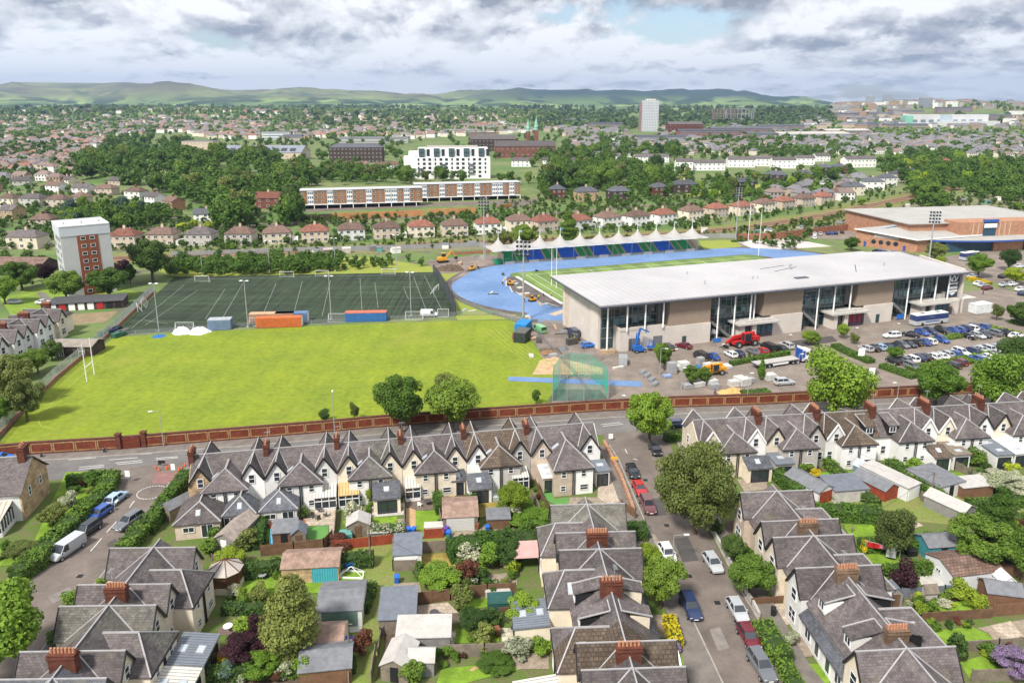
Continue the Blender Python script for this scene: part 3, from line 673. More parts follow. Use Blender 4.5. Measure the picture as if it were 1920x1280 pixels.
def goal(px,py,w,rz,label,hgt=2.1,d=1.2):
 t=thing('football_goal',label,'goal',at(px,py),rz,'football goals round the all weather pitch')
 b=MB();b.tube((-w/2,0,0),(-w/2,0,hgt),.06,n=6);b.tube((w/2,0,0),(w/2,0,hgt),.06,n=6);b.tube((-w/2,0,hgt),(w/2,0,hgt),.06,n=6)
 for s in(-1,1):b.tube((s*w/2,0,hgt),(s*w/2,d,0),.04,n=5)
 b.tube((-w/2,d,.05),(w/2,d,.05),.04,n=5);part('goal_frame',b,white_p,t)
 b=MB();
 for i in range(13):x=-w/2+w*i/12;b.bar((x,.05,hgt),(x,d,.05),.02)
 for i in range(6):k=i/5;b.bar((-w/2,.05+(d-.05)*k,hgt*(1-k)+.05),(w/2,.05+(d-.05)*k,hgt*(1-k)+.05),.02)
 part('net',b,mat('goal_net',(.45,.45,.45),.9,0,1,'flat'),t)
for a in[(379,529,4.9,0,'white goal at the back left of the dark pitch'),(538,520,4.9,0,'white goal at the back of the dark pitch, second from the left'),(604,518,4.9,0,'white goal at the back of the dark pitch, in the middle'),(728,515,4.9,0,'white goal at the back of the dark pitch, furthest right'),(347,618,5,R(180),'white goal behind the heaps of white sheeting'),(633,601,5,R(180),'white goal left of the blue container with the red roof'),(777,597,5,R(180),'white goal left of the parked white van'),(490,609,6.5,R(180),'white goal standing behind the orange container'),(268,573,6.5,R(-70),'large white goal leaning by the left fence of the pitch'),(818,548,6,R(80),'white goal against the netting at the right end of the pitch'),(831,592,3.2,R(180),'small dull goal at the front right corner of the pitch'),(258,583,3.0,R(-60),'low white goal frame by the left fence')]:
 goal(*a)
def brick_wall():
 base=[(-60,862),(0,858),(60,852),(225,842),(272,838),(470,822),(640,808),(700,802),(900,787),(1100,773),(1262,764),(1420,759),(1550,752),(1700,744),(1800,739),(1990,728)]
 P=[at(*p)for p in base];o=P[0]
 t=thing('brick_wall','long dark red brick wall with yellow edged panels along the main road','wall',o)
 hgt=2.35
 for a,b_ in zip(P,P[1:]):
  A=a-o;B=b_-o;d=(B-A);Ln=d.length;d.normalize();n_=Vector((d.y,-d.x,0))
  b=MB();b.bar((A.x,A.y,hgt/2),(B.x,B.y,hgt/2),.34,hgt);part('wall_run',b,redbrick,t)
  b=MB();b.bar((A.x,A.y,hgt+.06),(B.x,B.y,hgt+.06),.48,.14);part('coping',b,mat('coping_red',(.12,.045,.035),.8,.2,1),t)
  b=MB();b.bar((A.x,A.y,.16),(B.x,B.y,.16),.46,.32);part('plinth',b,MATS['coping_red'],t)
  gate=(a-at(225,842)).length<.1
  if gate:
   b=MB();b.box(-1.4,-.15,0,1.4,.15,2.3);c=part('blocked_gateway',b,mat('gate_brick',(.17,.04,.022),.85,.2,1,'brick'),t);c.location=((A.x+B.x)/2+n_.x*.2,(A.y+B.y)/2+n_.y*.2,0);c.rotation_euler.z=math.atan2(d.y,d.x)
   for p in(A,B):
    b=MB();b.box(-.4,-.4,0,.4,.4,2.9);b.box(-.5,-.5,2.9,.5,.5,3.1);c=part('gate_pillar',b,redbrick,t);c.location=(p.x,p.y,0)
   continue
  n=max(1,round(Ln/3.62));w=Ln/n
  for i in range(n):
   c0=A+d*(i*w+.16)+n_*.19;c1=A+d*((i+1)*w-.16)+n_*.19
   b=MB();b.bar((c0 .x,c0 .y,1.28),(c1 .x,c1 .y,1.28),.06,1.5);pn=part('panel',b,panelbrick,t)
   b=MB();e=n_*.03
   for z in(.5,2.06):b.bar((c0 .x+e.x,c0 .y+e.y,z),(c1 .x+e.x,c1 .y+e.y,z),.08,.16)
   for q in(c0,c1):b.bar((q.x+e.x,q.y+e.y,.42),(q.x+e.x,q.y+e.y,2.14),.2,.09,up=tuple(n_))
   part('panel_trim',b,yellowbrick,pn)
brick_wall()
# palisade fence on its low brick wall, left of the field
def palisade(pts,label,h0=.7,h1=2.6,wallm=None,name='palisade_fence',wm=None):
 P=[at(*p)for p in pts];o=P[0];t=thing(name,label,'fence',o)
 for a,b_ in zip(P,P[1:]):
  A=a-o;B=b_-o;d=B-A;Ln=d.length;d.normalize()
  if wallm:b=MB();b.bar((A.x,A.y,h0/2),(B.x,B.y,h0/2),.3,h0);part('base_wall',b,wallm,t)
  b=MB();n=int(Ln/.35)
  for i in range(n):q=A+d*(Ln*i/n);b.bar((q.x,q.y,h0),(q.x,q.y,h1),.09,.03)
  for z in(h0+.25,h1-.3):b.bar((A.x,A.y,z),(B.x,B.y,z),.05,.06)
  part('fence_panel',b,wm or steel,t)
  for i in range(int(Ln/3)+1):
   q=A+d*min(Ln,i*3);b=MB();b.bar((q.x,q.y,0),(q.x,q.y,h1),.1);part('post',b,steel,t)
palisade([(-30,850),(40,775),(105,712),(215,620),(290,548)],'grey palisade fence on a low brick wall left of the green field',.8,2.9,mat('low_wall_brick',(.36,.17,.11),.9,.2,1,'brick'))
def meshfence(pts,label,h,m,post=3.5,name='mesh_fence',cat='fence',pr=.05):
 P=[at(*p)for p in pts];o=P[0];t=thing(name,label,cat,o)
 for a,b_ in zip(P,P[1:]):
  A=a-o;B=b_-o;d=B-A;Ln=d.length;d.normalize()
  b=MB();b.bar((A.x,A.y,h/2),(B.x,B.y,h/2),.03,h);part('mesh_panel',b,m,t)
  for i in range(int(Ln/post)+1):
   q=A+d*min(Ln,i*post);b=MB();b.tube((q.x,q.y,0),(q.x,q.y,h),pr,n=6);part('post',b,steel,t)
darknet=netmat('dark_mesh',(.03,.04,.05),.88);thin=netmat('wire_mesh',(.25,.27,.28),.22)
meshfence([(812,512),(826,530),(856,592)],'dark mesh fence closing the right end of the all weather pitch',3.6,darknet)
meshfence([(216,629),(480,611),(700,602),(856,592)],'low wire mesh fence between the all weather pitch and the bright green field',1.2,thin,5)
meshfence([(320,482),(560,473),(760,468),(900,463),(930,470)],'grey chain link fence above the grass bank behind the dark pitch',2.2,netmat('grey_mesh',(.33,.34,.35),.6),4)
meshfence([(1300,448),(1350,446),(1378,447)],'grey chain link fence right of the tented stand',2.2,MATS['grey_mesh'],4)
meshfence([(858,592),(930,590),(1000,618),(1075,700),(1110,745)],'thin wire fence along the right edge of the green field',1.5,thin,4)
meshfence([(845,548),(862,566),(920,588),(985,603),(1085,612)],'thin wire fence round the outside of the blue track bend',1.2,thin,4)
def plainwall(pts,h,m,label,name='brick_wall',t_=.3):
 P=[at(*p)for p in pts];o=P[0];mb=MB()
 for a,b_ in zip(P,P[1:]):mb.bar((a.x-o.x,a.y-o.y,h/2),(b_.x-o.x,b_.y-o.y,h/2),t_,h)
 return solo(name,mb,m,label,'wall',o)
plainwall([(1382,450),(1450,449),(1560,435),(1602,430)],3.0,mat('wall_orange',(.34,.15,.09),.9,.2,.6,'brick'),'orange brick wall behind the pale slab beyond the tented stand')
plainwall([(845,478),(925,474)],1.2,MATS['low_wall_brick'],'low brick wall left of the tented stand')
# green hammer cage
def cage():
 c0=at(1085,706);t=thing('throwing_cage','tall green net cage for hammer throwing over the sand and the blue runway','sports cage',c0)
 m=netmat('green_net',(.01,.42,.26),.34);m2=netmat('green_net_side',(.01,.42,.26),.2)
 pts=[at(*p)-c0 for p in[(1036,752),(1037,738),(1050,716),(1068,706),(1106,708),(1136,728),(1139,748)]]
 hs=[6.2,6.2,6.0,5.8,5.6,5.2,5.0]
 for i,(a,b_)in enumerate(zip(pts,pts[1:])):
  b=MB();b.add([(a.x,a.y,0),(b_.x,b_.y,0),(b_.x,b_.y,hs[i+1]),(a.x,a.y,hs[i])],[(0,1,2,3)]);pn=part('net_panel',b,m if i in(0,5)else m2,t)
  b=MB();L=(b_-a).length;n=int(L/.55)
  for k in range(n+1):q=a+(b_-a)*k/n;b.bar((q.x,q.y,0),(q.x,q.y,hs[i]+(hs[i+1]-hs[i])*k/n),.04)
  for k in range(12):z_=(k+.5)/12;b.bar((a.x,a.y,hs[i]*z_),(b_.x,b_.y,hs[i+1]*z_),.04)
  part('net_cords',b,mat('net_green',(.02,.36,.22),.8,.1,1),pn)
 a,b_=pts[0],pts[-1];mid=(a+b_)/2
 b=MB();n=12
 vs=[]
 for i in range(n+1):
  q=a+(b_-a)*(i/n);vs+=[(q.x,q.y+.25*math.sin(i*1.7),0),(q.x,q.y+.1*math.sin(i*2.1),4.4-1.2*(1-abs(2*i/n-1)))]
 b.add(vs,[(2*i,2*i+2,2*i+3,2*i+1)for i in range(n)]);part('front_net',b,m2,t)
 for p in pts+[pts[0]+Vector((3,0,0)),pts[0]+Vector((6.5,0,0)),pts[0]+Vector((1.4,4,0)),pts[5]+Vector((-.2,-6,0))]:
  b=MB();b.tube((p.x,p.y,0),(p.x,p.y,6.4),.06,n=6);part('pole',b,steel,t)
cage()
# ------------------------------------------------------------------ houses
def window(par,c,n,w=1.0,h=1.4,name='window',bars=1,fr=None,m=None):
 """c centre on the wall, n outward direction in the plan (unit)"""
 n=Vector((n[0],n[1],0));u=Vector((-n.y,n.x,0));c=Vector(c)+n*.02
 b=MB();b.slot=0;e=.09
 a0=c-u*w/2;a1=c+u*w/2
 for z in(-h/2+e/2,h/2-e/2):b.bar(a0+Vector((0,0,z))+n*.03,a1+Vector((0,0,z))+n*.03,.1,e)
 for q in(a0,a1):b.bar(q+Vector((0,0,-h/2))+n*.03,q+Vector((0,0,h/2))+n*.03,.1,.1)
 if bars&1:b.bar(a0+n*.035,a1+n*.035,.07,.06)
 if bars&2:b.bar(c+Vector((0,0,-h/2))+n*.035,c+Vector((0,0,h/2))+n*.035,.07,.07)
 b.slot=1;b.bar(a0+n*.01,a1+n*.01,.04,h)
 return part(name,b,[fr or wframe,m or glass],par)
def chimney(par,x,y,z0,z1,lx,ly,pots,m=None,along='y'):
 z1+=random.uniform(-.25,.25);ly*=random.uniform(.85,1.05);pots=max(3,pots-random.randrange(3))
 b=MB();b.box(x-lx/2,y-ly/2,z0,x+lx/2,y+ly/2,z1);b.box(x-lx/2-.1,y-ly/2-.1,z1-.35,x+lx/2+.1,y+ly/2+.1,z1-.15)
 b.box(x-lx/2-.06,y-ly/2-.06,z1,x+lx/2+.06,y+ly/2+.06,z1+.1)
 c=part('chimney',b,m or redbrick,par)
 q=MB()
 for i in range(pots):
  k=(i+.5)/pots-.5
  px,py=(x,y+k*(ly-.1))if along=='y' else(x+k*(lx-.1),y)
  q.tube((px,py,z1+.1),(px,py,z1+.62),.15,.12,8)
 part('chimney_pots',q,pot,c)
 if random.random()<.6:
  a=MB();hx,hy=x+.3,y+random.uniform(-.6,.6);a.bar((hx,hy,z1),(hx,hy,z1+2.0),.04);a.bar((hx-.5,hy,z1+1.9),(hx+.5,hy+.2,z1+1.9),.03)
  for k in range(5):a.bar((hx-.4+k*.2,hy-.25,z1+1.9),(hx-.4+k*.2,hy+.25,z1+1.9),.025)
  part('aerial',a,steel,c)
 return c
def caps(par,L,w=.24,m=None,name='ridge_capping'):
 b=MB()
 for p,q in L:b.bar((p[0],p[1],p[2]+.05),(q[0],q[1],q[2]+.05),w,.12)
 return part(name,b,m or lead,par)
def gutters(par,L,name='gutter'):
 b=MB()
 for p,q in L:b.bar(p,q,.12,.12)
 return part(name,b,black,par)
ZR,ZE=7.8,4.5
def skylight(par,c,nrm,w=.8,h=1.1,white=False):
 n=Vector(nrm).normalized();u=Vector((0,0,1)).cross(n).normalized();v_=n.cross(u);c=Vector(c)+n*.07
 b=MB();b.slot=0;P=[c+u*sx*(w/2+.08)+v_*sy*(h/2+.08)for sx,sy in((-1,-1),(1,-1),(1,1),(-1,1))];b.slab([tuple(p)for p in P],.12)
 b.slot=1;P=[c+n*.03+u*sx*w/2+v_*sy*h/2 for sx,sy in((-1,-1),(1,-1),(1,1),(-1,1))];b.slab([tuple(p)for p in P],.05)
 return part('skylight',b,[lead if white else black,mat('skylight_glass',(.40,.45,.50),.15,.1,1)],par)
def dwelling(x0,w,mir,origin,ang,label,wall,roof=None,kind='gable',D=4.3,group=None,ext=None,chim=None,side=None,barg=None,outr=True,ow=None,frontw=None,ridge=None,name='terraced_house',odep=2.3,dorm=True,sky=0,gx=1.85):
 """one house of a terrace; local x runs along the terrace, -y is the garden side. mir: the gable stands at the far end"""
 roof=roof or slate;ow=ow or wall;frontw=frontw or wall;cl=ridge or lead
 t=thing(name,label,'house',origin,ang,group)
 X=(lambda a:x0+a)if not mir else(lambda a:x0+w-a)
 def bx(b,xa,ya,za,xb,yb,zb):xa,xb=sorted((X(xa),X(xb)));b.box(xa,ya,za,xb,yb,zb)
 s=-1 if mir else 1
 def P(x,y,z):return(X(x),y,z)
 dm=D-.7;zg=ZR-.1;zv=5.0;hw=gx-.05
 b=MB();bx(b,.02,-dm,0,w-.02,dm,ZE);wl=part('wall',b,wall,t)
 gab=kind=='gable'
 if gab:
  b=MB()
  for y0,y1 in((-D,-dm),(dm,D+.2)):
   v=[P(.03,y0,0),P(.03+2*hw,y0,0),P(.03+2*hw,y0,zv),P(.03+hw,y0,zg-.12),P(.03,y0,zv),P(.03,y1,0),P(.03+2*hw,y1,0),P(.03+2*hw,y1,zv),P(.03+hw,y1,zg-.12),P(.03,y1,zv)]
   b=MB();b.add(v,[(0,1,2,3,4),(9,8,7,6,5),(0,5,6,1),(1,6,7,2),(4,3,8,9),(0,4,9,5)]);part('gable_wall',b,frontw,t)
 k=(ZR-ZE)/(dm+.3);ye=dm+.3
 b=MB();e0=0.0
 b.slab([P(0,0,ZR),P(w,0,ZR),P(w,-ye,ZE),P(0,-ye,ZE)],.14);b.slab([P(0,0,ZR),P(w,0,ZR),P(w,ye,ZE),P(0,ye,ZE)],.14)
 if gab:
  ge=.22;gs=(zg-zv)/hw;xe=hw+.12;ze=zg-gs*xe;c=.03+hw
  lo=max(0.0,c-xe)if c-xe<0 else c-xe
  zl=zg-gs*(c-lo)
  for y0,y1 in((-D-ge,D+.2+ge),):
   b.slab([P(c,y0,zg),P(c,y1,zg),P(lo,y1,zl),P(lo,y0,zl)],.14)
   b.slab([P(c,y0,zg),P(c,y1,zg),P(c+xe,y1,ze),P(c+xe,y0,ze)],.14)
 rf=part('roof',b,roof,t)
 rid=[(P(0,0,ZR),P(w,0,ZR))]
 if gab:
  rid.append((P(c,-D-ge,zg),P(c,D+.2+ge,zg)))
  def vx(y):return(zg-(ZR-k*abs(y)))/gs
  for sy in(-1,1):
   y2=sy*min(ye,(ZR-ze)/k)
   rid.append((P(c+vx(0),0,ZR),P(c+min(xe,vx(y2)),y2,ZR-k*abs(y2))))
   if lo>0.01 or True:
    rid.append((P(c-min(c,vx(0)),0,ZR),P(max(lo,c-vx(y2)),y2,ZR-k*abs(y2))))
  for y in(-D-ge-.02,D+.2+ge+.02):
   bb=MB();bb.bar(P(c,y,zg-.06),P(c+xe,y,ze-.06),.09,.26);bb.bar(P(c,y,zg-.06),P(lo,y,zl-.06),.09,.26);part('bargeboard',bb,barg or black,rf)
  window(t,P(c,-D,5.15),(0,-1),.85,1.5);window(t,P(c,D+.2,4.4),(0,1),1.2,1.6);window(t,P(c,D+.2,1.7),(0,1),1.6,1.7,bars=3)
 if kind=='dormer' and dorm:
  for sy,zc in((-1,6.2),(1,6.0)):
   b=MB();yf=sy*3.75;xc=w*.42
   bx(b,xc-.8,min(yf,sy*1.2),4.5,xc+.8,max(yf,sy*1.2),6.55);dd=part('dormer',b,black if sy<0 else frontw,t)
   q=MB();zt=6.6
   q.slab([P(xc-.95,sy*.6,7.45),P(xc+.95,sy*.6,7.45),P(xc+.95,yf+sy*.25,zt),P(xc-.95,yf+sy*.25,zt)],.12);part('dormer_roof',q,roof,dd)
   caps(dd,[(P(xc-.95,sy*.6,7.45),P(xc+.95,sy*.6,7.45)),(P(xc+.95,sy*.6,7.45),P(xc+.95,yf+sy*.25,zt))],.14)
   window(dd,P(xc,yf,5.8),(0,sy),1.1,1.1,bars=2)
  window(t,P(w*.3,dm,2.0),(0,1),1.3,1.6,bars=2)
  b=MB();bx(b,.1,dm-.05,0,w-.1,dm+.5,3.0);part('front_bay',b,frontw,t)
  b=MB();b.slab([P(0,dm-.1,3.9),P(w,dm-.1,3.9),P(w,dm+1.1,3.0),P(0,dm+1.1,3.0)],.14);part('porch_roof',b,slate_d,t)
  window(t,P(w*.3,dm+.5,1.6),(0,1),1.3,1.7,bars=2);window(t,P(w*.75,dm+.5,1.5),(0,1),1.0,2.2,bars=0,m=glassg)
 if outr:
  hwid=min(3.35,w-1.5);yo=-(dm+odep+.35);ap=-(dm+.55);zo=7.05;
  b=MB();bx(b,w-hwid+.2,yo+.2,0,w-.01,-dm,ZE-.02);part('rear_wing',b,ow,t)
  b=MB();b.slab([P(w,0,zo),P(w,ap,zo),P(w-hwid,yo,ZE-.05),P(w-hwid,-(dm-.5),ZE-.05)],.14);b.slab([P(w,ap,zo),P(w,yo,ZE-.05),P(w-hwid,yo,ZE-.05)],.14)
  r2=part('wing_roof',b,roof,t)
  caps(r2,[(P(w-.06,-1.0,zo),P(w-.06,ap,zo)),(P(w-.06,ap,zo),P(w-hwid,yo,ZE-.05))],.15,cl)
  gutters(t,[(P(w-hwid,yo-.05,ZE-.2),P(w,yo-.05,ZE-.2)),(P(w-.15,yo+.1,ZE-.2),P(w-.15,yo+.1,0))])
  window(t,P(w-1.6,yo+.2,3.6),(0,-1),.75,1.1);window(t,P(w-1.7,yo+.2,1.25),(0,-1),1.3 if mir else .8,1.0)
  if sky:skylight(r2,P(w-1.6,ap+.6,zo-1.25),(-s*.6,0,.8),.6,1.2,True);
 window(t,P(.9,-D if gab else-dm,2.0),(0,-1),.9,1.5)if not ext else None
 cp=caps(rf,rid,.14,cl)
 if chim:chimney(rf,X(0),chim.get('y',0),6.4,chim.get('z',8.7),chim.get('lx',.8),chim.get('ly',2.6),chim.get('n',6),chim.get('m'))
 if side:
  b=MB();xs=X(0);b.add([(xs-s*.12,-dm,0),(xs-s*.12,dm,0),(xs-s*.12,dm,ZE),(xs-s*.12,0,ZR-.1),(xs-s*.12,-dm,ZE),(xs+s*.1,-dm,0),(xs+s*.1,dm,0),(xs+s*.1,dm,ZE),(xs+s*.1,0,ZR-.1),(xs+s*.1,-dm,ZE)],[(0,1,2,3,4),(9,8,7,6,5),(0,5,6,1),(1,6,7,2),(2,7,8,3),(3,8,9,4),(4,9,5,0)])
  part('end_wall',b,side,t);window(t,(xs-s*.14,1.2,3.9),(-s,0),.9,1.4)
 for E_ in(ext or[]):
  ty,xa,xb,dep=E_[:4];yb=-D if xa<3.6 and gab else-dm
  if ty.startswith('o'):yb=-(dm+odep+.15);ty=ty[1:]
  y1=yb-dep
  if ty=='lean':
   b=MB();bx(b,xa,y1,0,xb,yb,2.5);ex=part('extension',b,ow,t)
   b=MB();b.slab([P(xa-.1,yb,3.7),P(xb+.1,yb,3.7),P(xb+.1,y1-.25,2.6),P(xa-.1,y1-.25,2.6)],.14);part('extension_roof',b,E_[4]if len(E_)>4 else slate_d,ex)
   skylight(ex,P((xa+xb)/2,(yb+y1)/2,3.15),(0,-.5,1),.7,.9,True);window(ex,P((xa+xb)/2,y1,1.15),(0,-1),(xb-xa)*.7,2.1,bars=2,fr=black)
  elif ty=='cons':
   b=MB();bx(b,xa,y1,0,xb,yb,.5);ex=part('conservatory',b,white,t)
   b=MB();b.slab([P(xa-.05,yb,3.2),P(xb+.05,yb,3.2),P(xb+.05,y1-.15,2.45),P(xa-.05,y1-.15,2.45)],.08);part('conservatory_roof',b,E_[4]if len(E_)>4 else poly_w,ex)
   n=max(2,int((xb-xa)/.8));b=MB()
   for i in range(n+1):x_=xa+(xb-xa)*i/n;b.bar(P(x_,y1,.5),P(x_,y1,2.45),.1)
   for z in(.55,1.75,2.4):b.bar(P(xa,y1,z),P(xb,y1,z),.1);b.bar(P(xa,y1,z),P(xa,yb,z),.1);b.bar(P(xb,y1,z),P(xb,yb,z),.1)
   part('conservatory_frame',b,wframe,ex)
   b=MB();bx(b,xa+.04,y1+.04,.5,xb-.04,yb,2.42);part('conservatory_glass',b,glass,ex)
  elif ty=='hip':
   b=MB();bx(b,xa,y1,0,xb,yb,2.5);ex=part('extension',b,E_[4]if len(E_)>4 else wall,t);xm=(xa+xb)/2;hh=(xb-xa)/2+.25
   b=MB();za=2.45;zt=4.3;yap=y1+hh*.8
   b.slab([P(xm,yb+.5,zt),P(xm,yap,zt),P(xm-hh,y1-.25,za),P(xm-hh,yb,za)],.14);b.slab([P(xm,yb+.5,zt),P(xm,yap,zt),P(xm+hh,y1-.25,za),P(xm+hh,yb,za)],.14)
   b.slab([P(xm,yap,zt),P(xm-hh,y1-.25,za),P(xm+hh,y1-.25,za)],.14);er=part('extension_roof',b,E_[5]if len(E_)>5 else slate_d,ex)
   caps(ex,[(P(xm,yb,zt),P(xm,yap,zt)),(P(xm,yap,zt),P(xm-hh,y1-.25,za)),(P(xm,yap,zt),P(xm+hh,y1-.25,za))],.2)
   skylight(ex,P(xm,y1+hh*.35,3.35),(0,-1,1.1),.5,.8,True);window(ex,P(xm-1.2,y1,1.5),(0,-1),1.5,.9,bars=2);window(ex,P(xm+1.3,y1,1.1),(0,-1),1.6,2.1,bars=2,fr=wframe)
  elif ty=='flat':
   b=MB();bx(b,xa,y1,0,xb,yb,2.8);ex=part('extension',b,ow,t);b=MB();b.slab([P(xa-.15,yb,3.2),P(xb+.15,yb,3.2),P(xb+.15,y1-.2,2.85),P(xa-.15,y1-.2,2.85)],.2);part('extension_roof',b,E_[4]if len(E_)>4 else zinc,ex)
   n=max(1,int(dep/1.8))
   for i in range(n):skylight(ex,P((xa+xb)/2,yb-dep*(i+.5)/n,3.18-.35*(i+.5)/n),(0,-.1,1),1.0,.7,True)
   window(ex,P((xa+xb)/2,y1,1.2),(0,-1),(xb-xa)*.75,2.1,bars=2,fr=black)
 return t
def frame(o,a):
 ca,sa=math.cos(a),math.sin(a)
 def f(x,y,z=0):return Vector((o.x+x*ca-y*sa,o.y+x*sa+y*ca,z))
 return f
aA=R(10.9);oA=at(360,853,ZR);oA.z=0;rowA=frame(oA,aA)
ub=[0,10.95,21.65,31.6,41.75,52.2,63.9]
gA='terraced houses of the middle row in front of the long brick wall'
Ac=[sand,white,white,white,cream,cream,cream,cream,white,greyh,buff,white]
Ao=[white,white,white,white,white,cream,cream,cream,white,greyh,buff,white]
Aext={0:[('hip',-.6,5.4,6.6,buff,slate)],1:[('ohip',.9,5.2,3.6,white)],2:[('ohip',-.1,4.9,3.4,white)],3:[('cons',.2,3.4,2.6)],4:[('cons',.2,3.2,2.6,mat('polycarbonate_tan',(.5,.34,.16),.5,.1,1,'seam',ws=.7))],5:[('olean',.6,4.6,3.2)],6:[('cons',.3,2.6,2.2)],7:[('lean',.5,2.6,1.6)],8:[('olean',-.3,3.2,3.0)],9:[('cons',.8,3.4,2.2)],10:[('flat',1.2,3.6,3.6,white_p)],11:[('flat',-.6,1.7,3.2,zinc)]}
Atx=['end house with a bare sandstone gable, far left of the middle row','white harled house joined to the sandstone end house','white gabled house second after the sandstone one, over the blue grey hipped extension','white gabled house left of the yellow topped conservatory pair','white gabled house above the yellow glass roof','cream gabled house with the dark slate box extension and two rooflights','cream gabled house right of the dark slate box extension, with a tall glazed lean-to','cream gabled house in the middle with a small blue grey lean-to','bright white gabled house with half of its rear roof in blue slate','grey harled gabled house with brown roof tiles','brown harled gabled house with a white canopy over its yard','white gabled end house beside the side street, right end of the middle row']
for k in range(6):
 a,b_=ub[k],ub[k+1];w=(b_-a)/2
 for j in(0,1):
  i=2*k+j
  dwelling(a+j*w,w,j==1,oA,aA,Atx[i],Ac[i],roof=(slate_g if i==5 else tile_b if i in(8,9)else slate),group=gA,ext=Aext.get(i),ow=Ao[i],sky=(i%2==0),chim=dict(n=5,ly=2.0,lx=.75,z=8.7)if(j==0)else None,side=(sand if i==0 else white if i==11 else None),odep=(5.4 if k==5 else 2.3))
aB=R(7.6);oB=at(1337,808,ZR-.1);oB.z=0;fB=frame(oB,aB);oB=fB(0,4.4)
gB='terraced houses of the right hand row in front of the long brick wall'
units=[(-1.8,9.5),(9.5,20.2),(20.2,30.5),(30.5,40.8),(40.8,51.4),(51.4,62.5),(62.5,73.2)]
Btx=['cream end house at the corner of the side street, roof hipped in white cement','white gabled house with a grey flat extension at its back','cream gabled house beside the white one with the grey extension','grey harled gabled house with black bargeboards behind the big garden tree','white gabled house with brown pantiles','house with a brown timber dormer in a brown tiled roof','house with a dark timber dormer in a grey slate roof','white house with a hip roof half in brown pantiles','cream gabled house above a long timber pergola roof','white gabled house over the blue edged glass canopy','cream gabled house with black bargeboards at the right of the row','white house near the right edge of the photo, with a flat rear canopy','cream house at the right edge of the photo','last white house of the right hand row at the picture edge']
Bc=[cream,white,cream,greyh,white,white,white,white,cream,white,cream,white,cream,white]
for k,(a,b_)in enumerate(units):
 w=(b_-a)/2
 for j in(0,1):
  i=2*k+j;kd='dormer' if i in(5,6)else 'gable'
  dwelling(a+j*w,w,j==1,oB,aB,Btx[i],Bc[i],roof=(tile_b if i in(4,5)else slate),kind=kd,group=gB,barg=(black if i in(2,3,9,10)else white_p),ow=[cream,greyh,white,white,white,white,white][k],chim=dict(n=6,ly=2.6,lx=.8,z=9.0,m=redbrick)if j==0 and k>0 else None,side=(cream if i==0 else None),sky=(i%2==1),gx=(1.85 if True else 0),ext={1:[('olean',.6,4.8,2.2)],2:[('flat',.3,3.4,3.4)],7:[('olean',.3,3.4,2.6,tile_b)],8:[('flat',.2,3.3,4.2,timber)],9:[('flat',.2,3.3,5.2,zinc)],10:[('flat',.2,3.4,5.0,white_p)]}.get(i))
def sidesrow(o,ang,units,colors,texts,grp,rear,roofs={},exts={},kinds={},sides={},chims=(),chm=None,D=4.75,odep=2.4,skies=()):
 i=0
 for k,(a,b_)in enumerate(units):
  w=(b_-a)/2
  for j in(0,1):
   if texts[i]:
    dwelling(a+j*w,w,j==1,o,ang,texts[i],colors[i],roof=roofs.get(i),kind=kinds.get(i,'gable'),group=grp,D=D,ext=exts.get(i),side=sides.get(i),odep=odep,sky=i in skies,chim=dict(n=8,ly=2.5,lx=.8,z=8.8,m=chm)if(k in chims and j==0)else None,barg=black)
   i+=1
dM=Vector((.047,-.999,0));aM=math.atan2(dM.y,dM.x)
oM=Vector((10.0,92.4,0))
sidesrow(oM,aM,[(0,10.4),(10.4,20.2),(20.2,30.1),(30.1,40.5),(40.5,51)],[cream]*10,['first house of the near middle terrace, nearest the white gabled end house','gabled house left of the broad brick chimney, second in the near middle terrace','gabled house beside the broad brick chimney, third in the near middle terrace','cream house with half hipped dormers, fourth in the near middle terrace','cream house with white framed dormers beyond the tree, fifth in the near middle terrace','brown tiled gabled house with many pots, sixth in the near middle terrace','house left of the yellow hedge, seventh in the near middle terrace','house cut by the lower edge of the photo, eighth in the near middle terrace','',''],'houses of the near middle terrace left of the side street',None,roofs={5:tile_b,4:slate,0:slate_g},kinds={3:'dormer',4:'dormer'},chims=(1,2,3),chm=redbrick,sides={0:cream},exts={3:[('oflat',.6,5.2,4.0,zinc)],6:[('oflat',-.5,3.5,3.5,zinc)],5:[('ocons',.2,3.0,4.5)]},skies=(1,3,5))
# right terrace: street front to the left, garden to the right
dR=Vector((-.07,.9975,0));aR=math.atan2(dR.y,dR.x)
oR=Vector((39.6,55.0,0))
sidesrow(oR,aR,[(-13.2,-3.2),(-3.2,10.0),(10.0,19.9),(19.9,29.9),(29.9,41.0)],[cream,cream,cream,cream,white,white,white,cream,cream,buff],['','house cut by the lower edge in the terrace right of the side street','brown tiled gabled house, nearest whole one in the terrace right of the side street','gabled cream house with a timbered gable and many pots, right of the side street','white painted house with a black framed dormer, right of the side street','white painted house with a large white dormer, right of the side street','white painted house with a full height gabled bay, right of the side street','cream gabled house in the middle of the terrace right of the side street','cream timbered gable house, second from the far end of the right terrace','far end house of the terrace right of the side street, beside the big tree'],'houses of the near right terrace along the side street',None,roofs={2:tile_b,1:tile_b},kinds={4:'dormer',5:'dormer'},chims=(),D=4.85,odep=2.6,skies=(2,4,6,8))
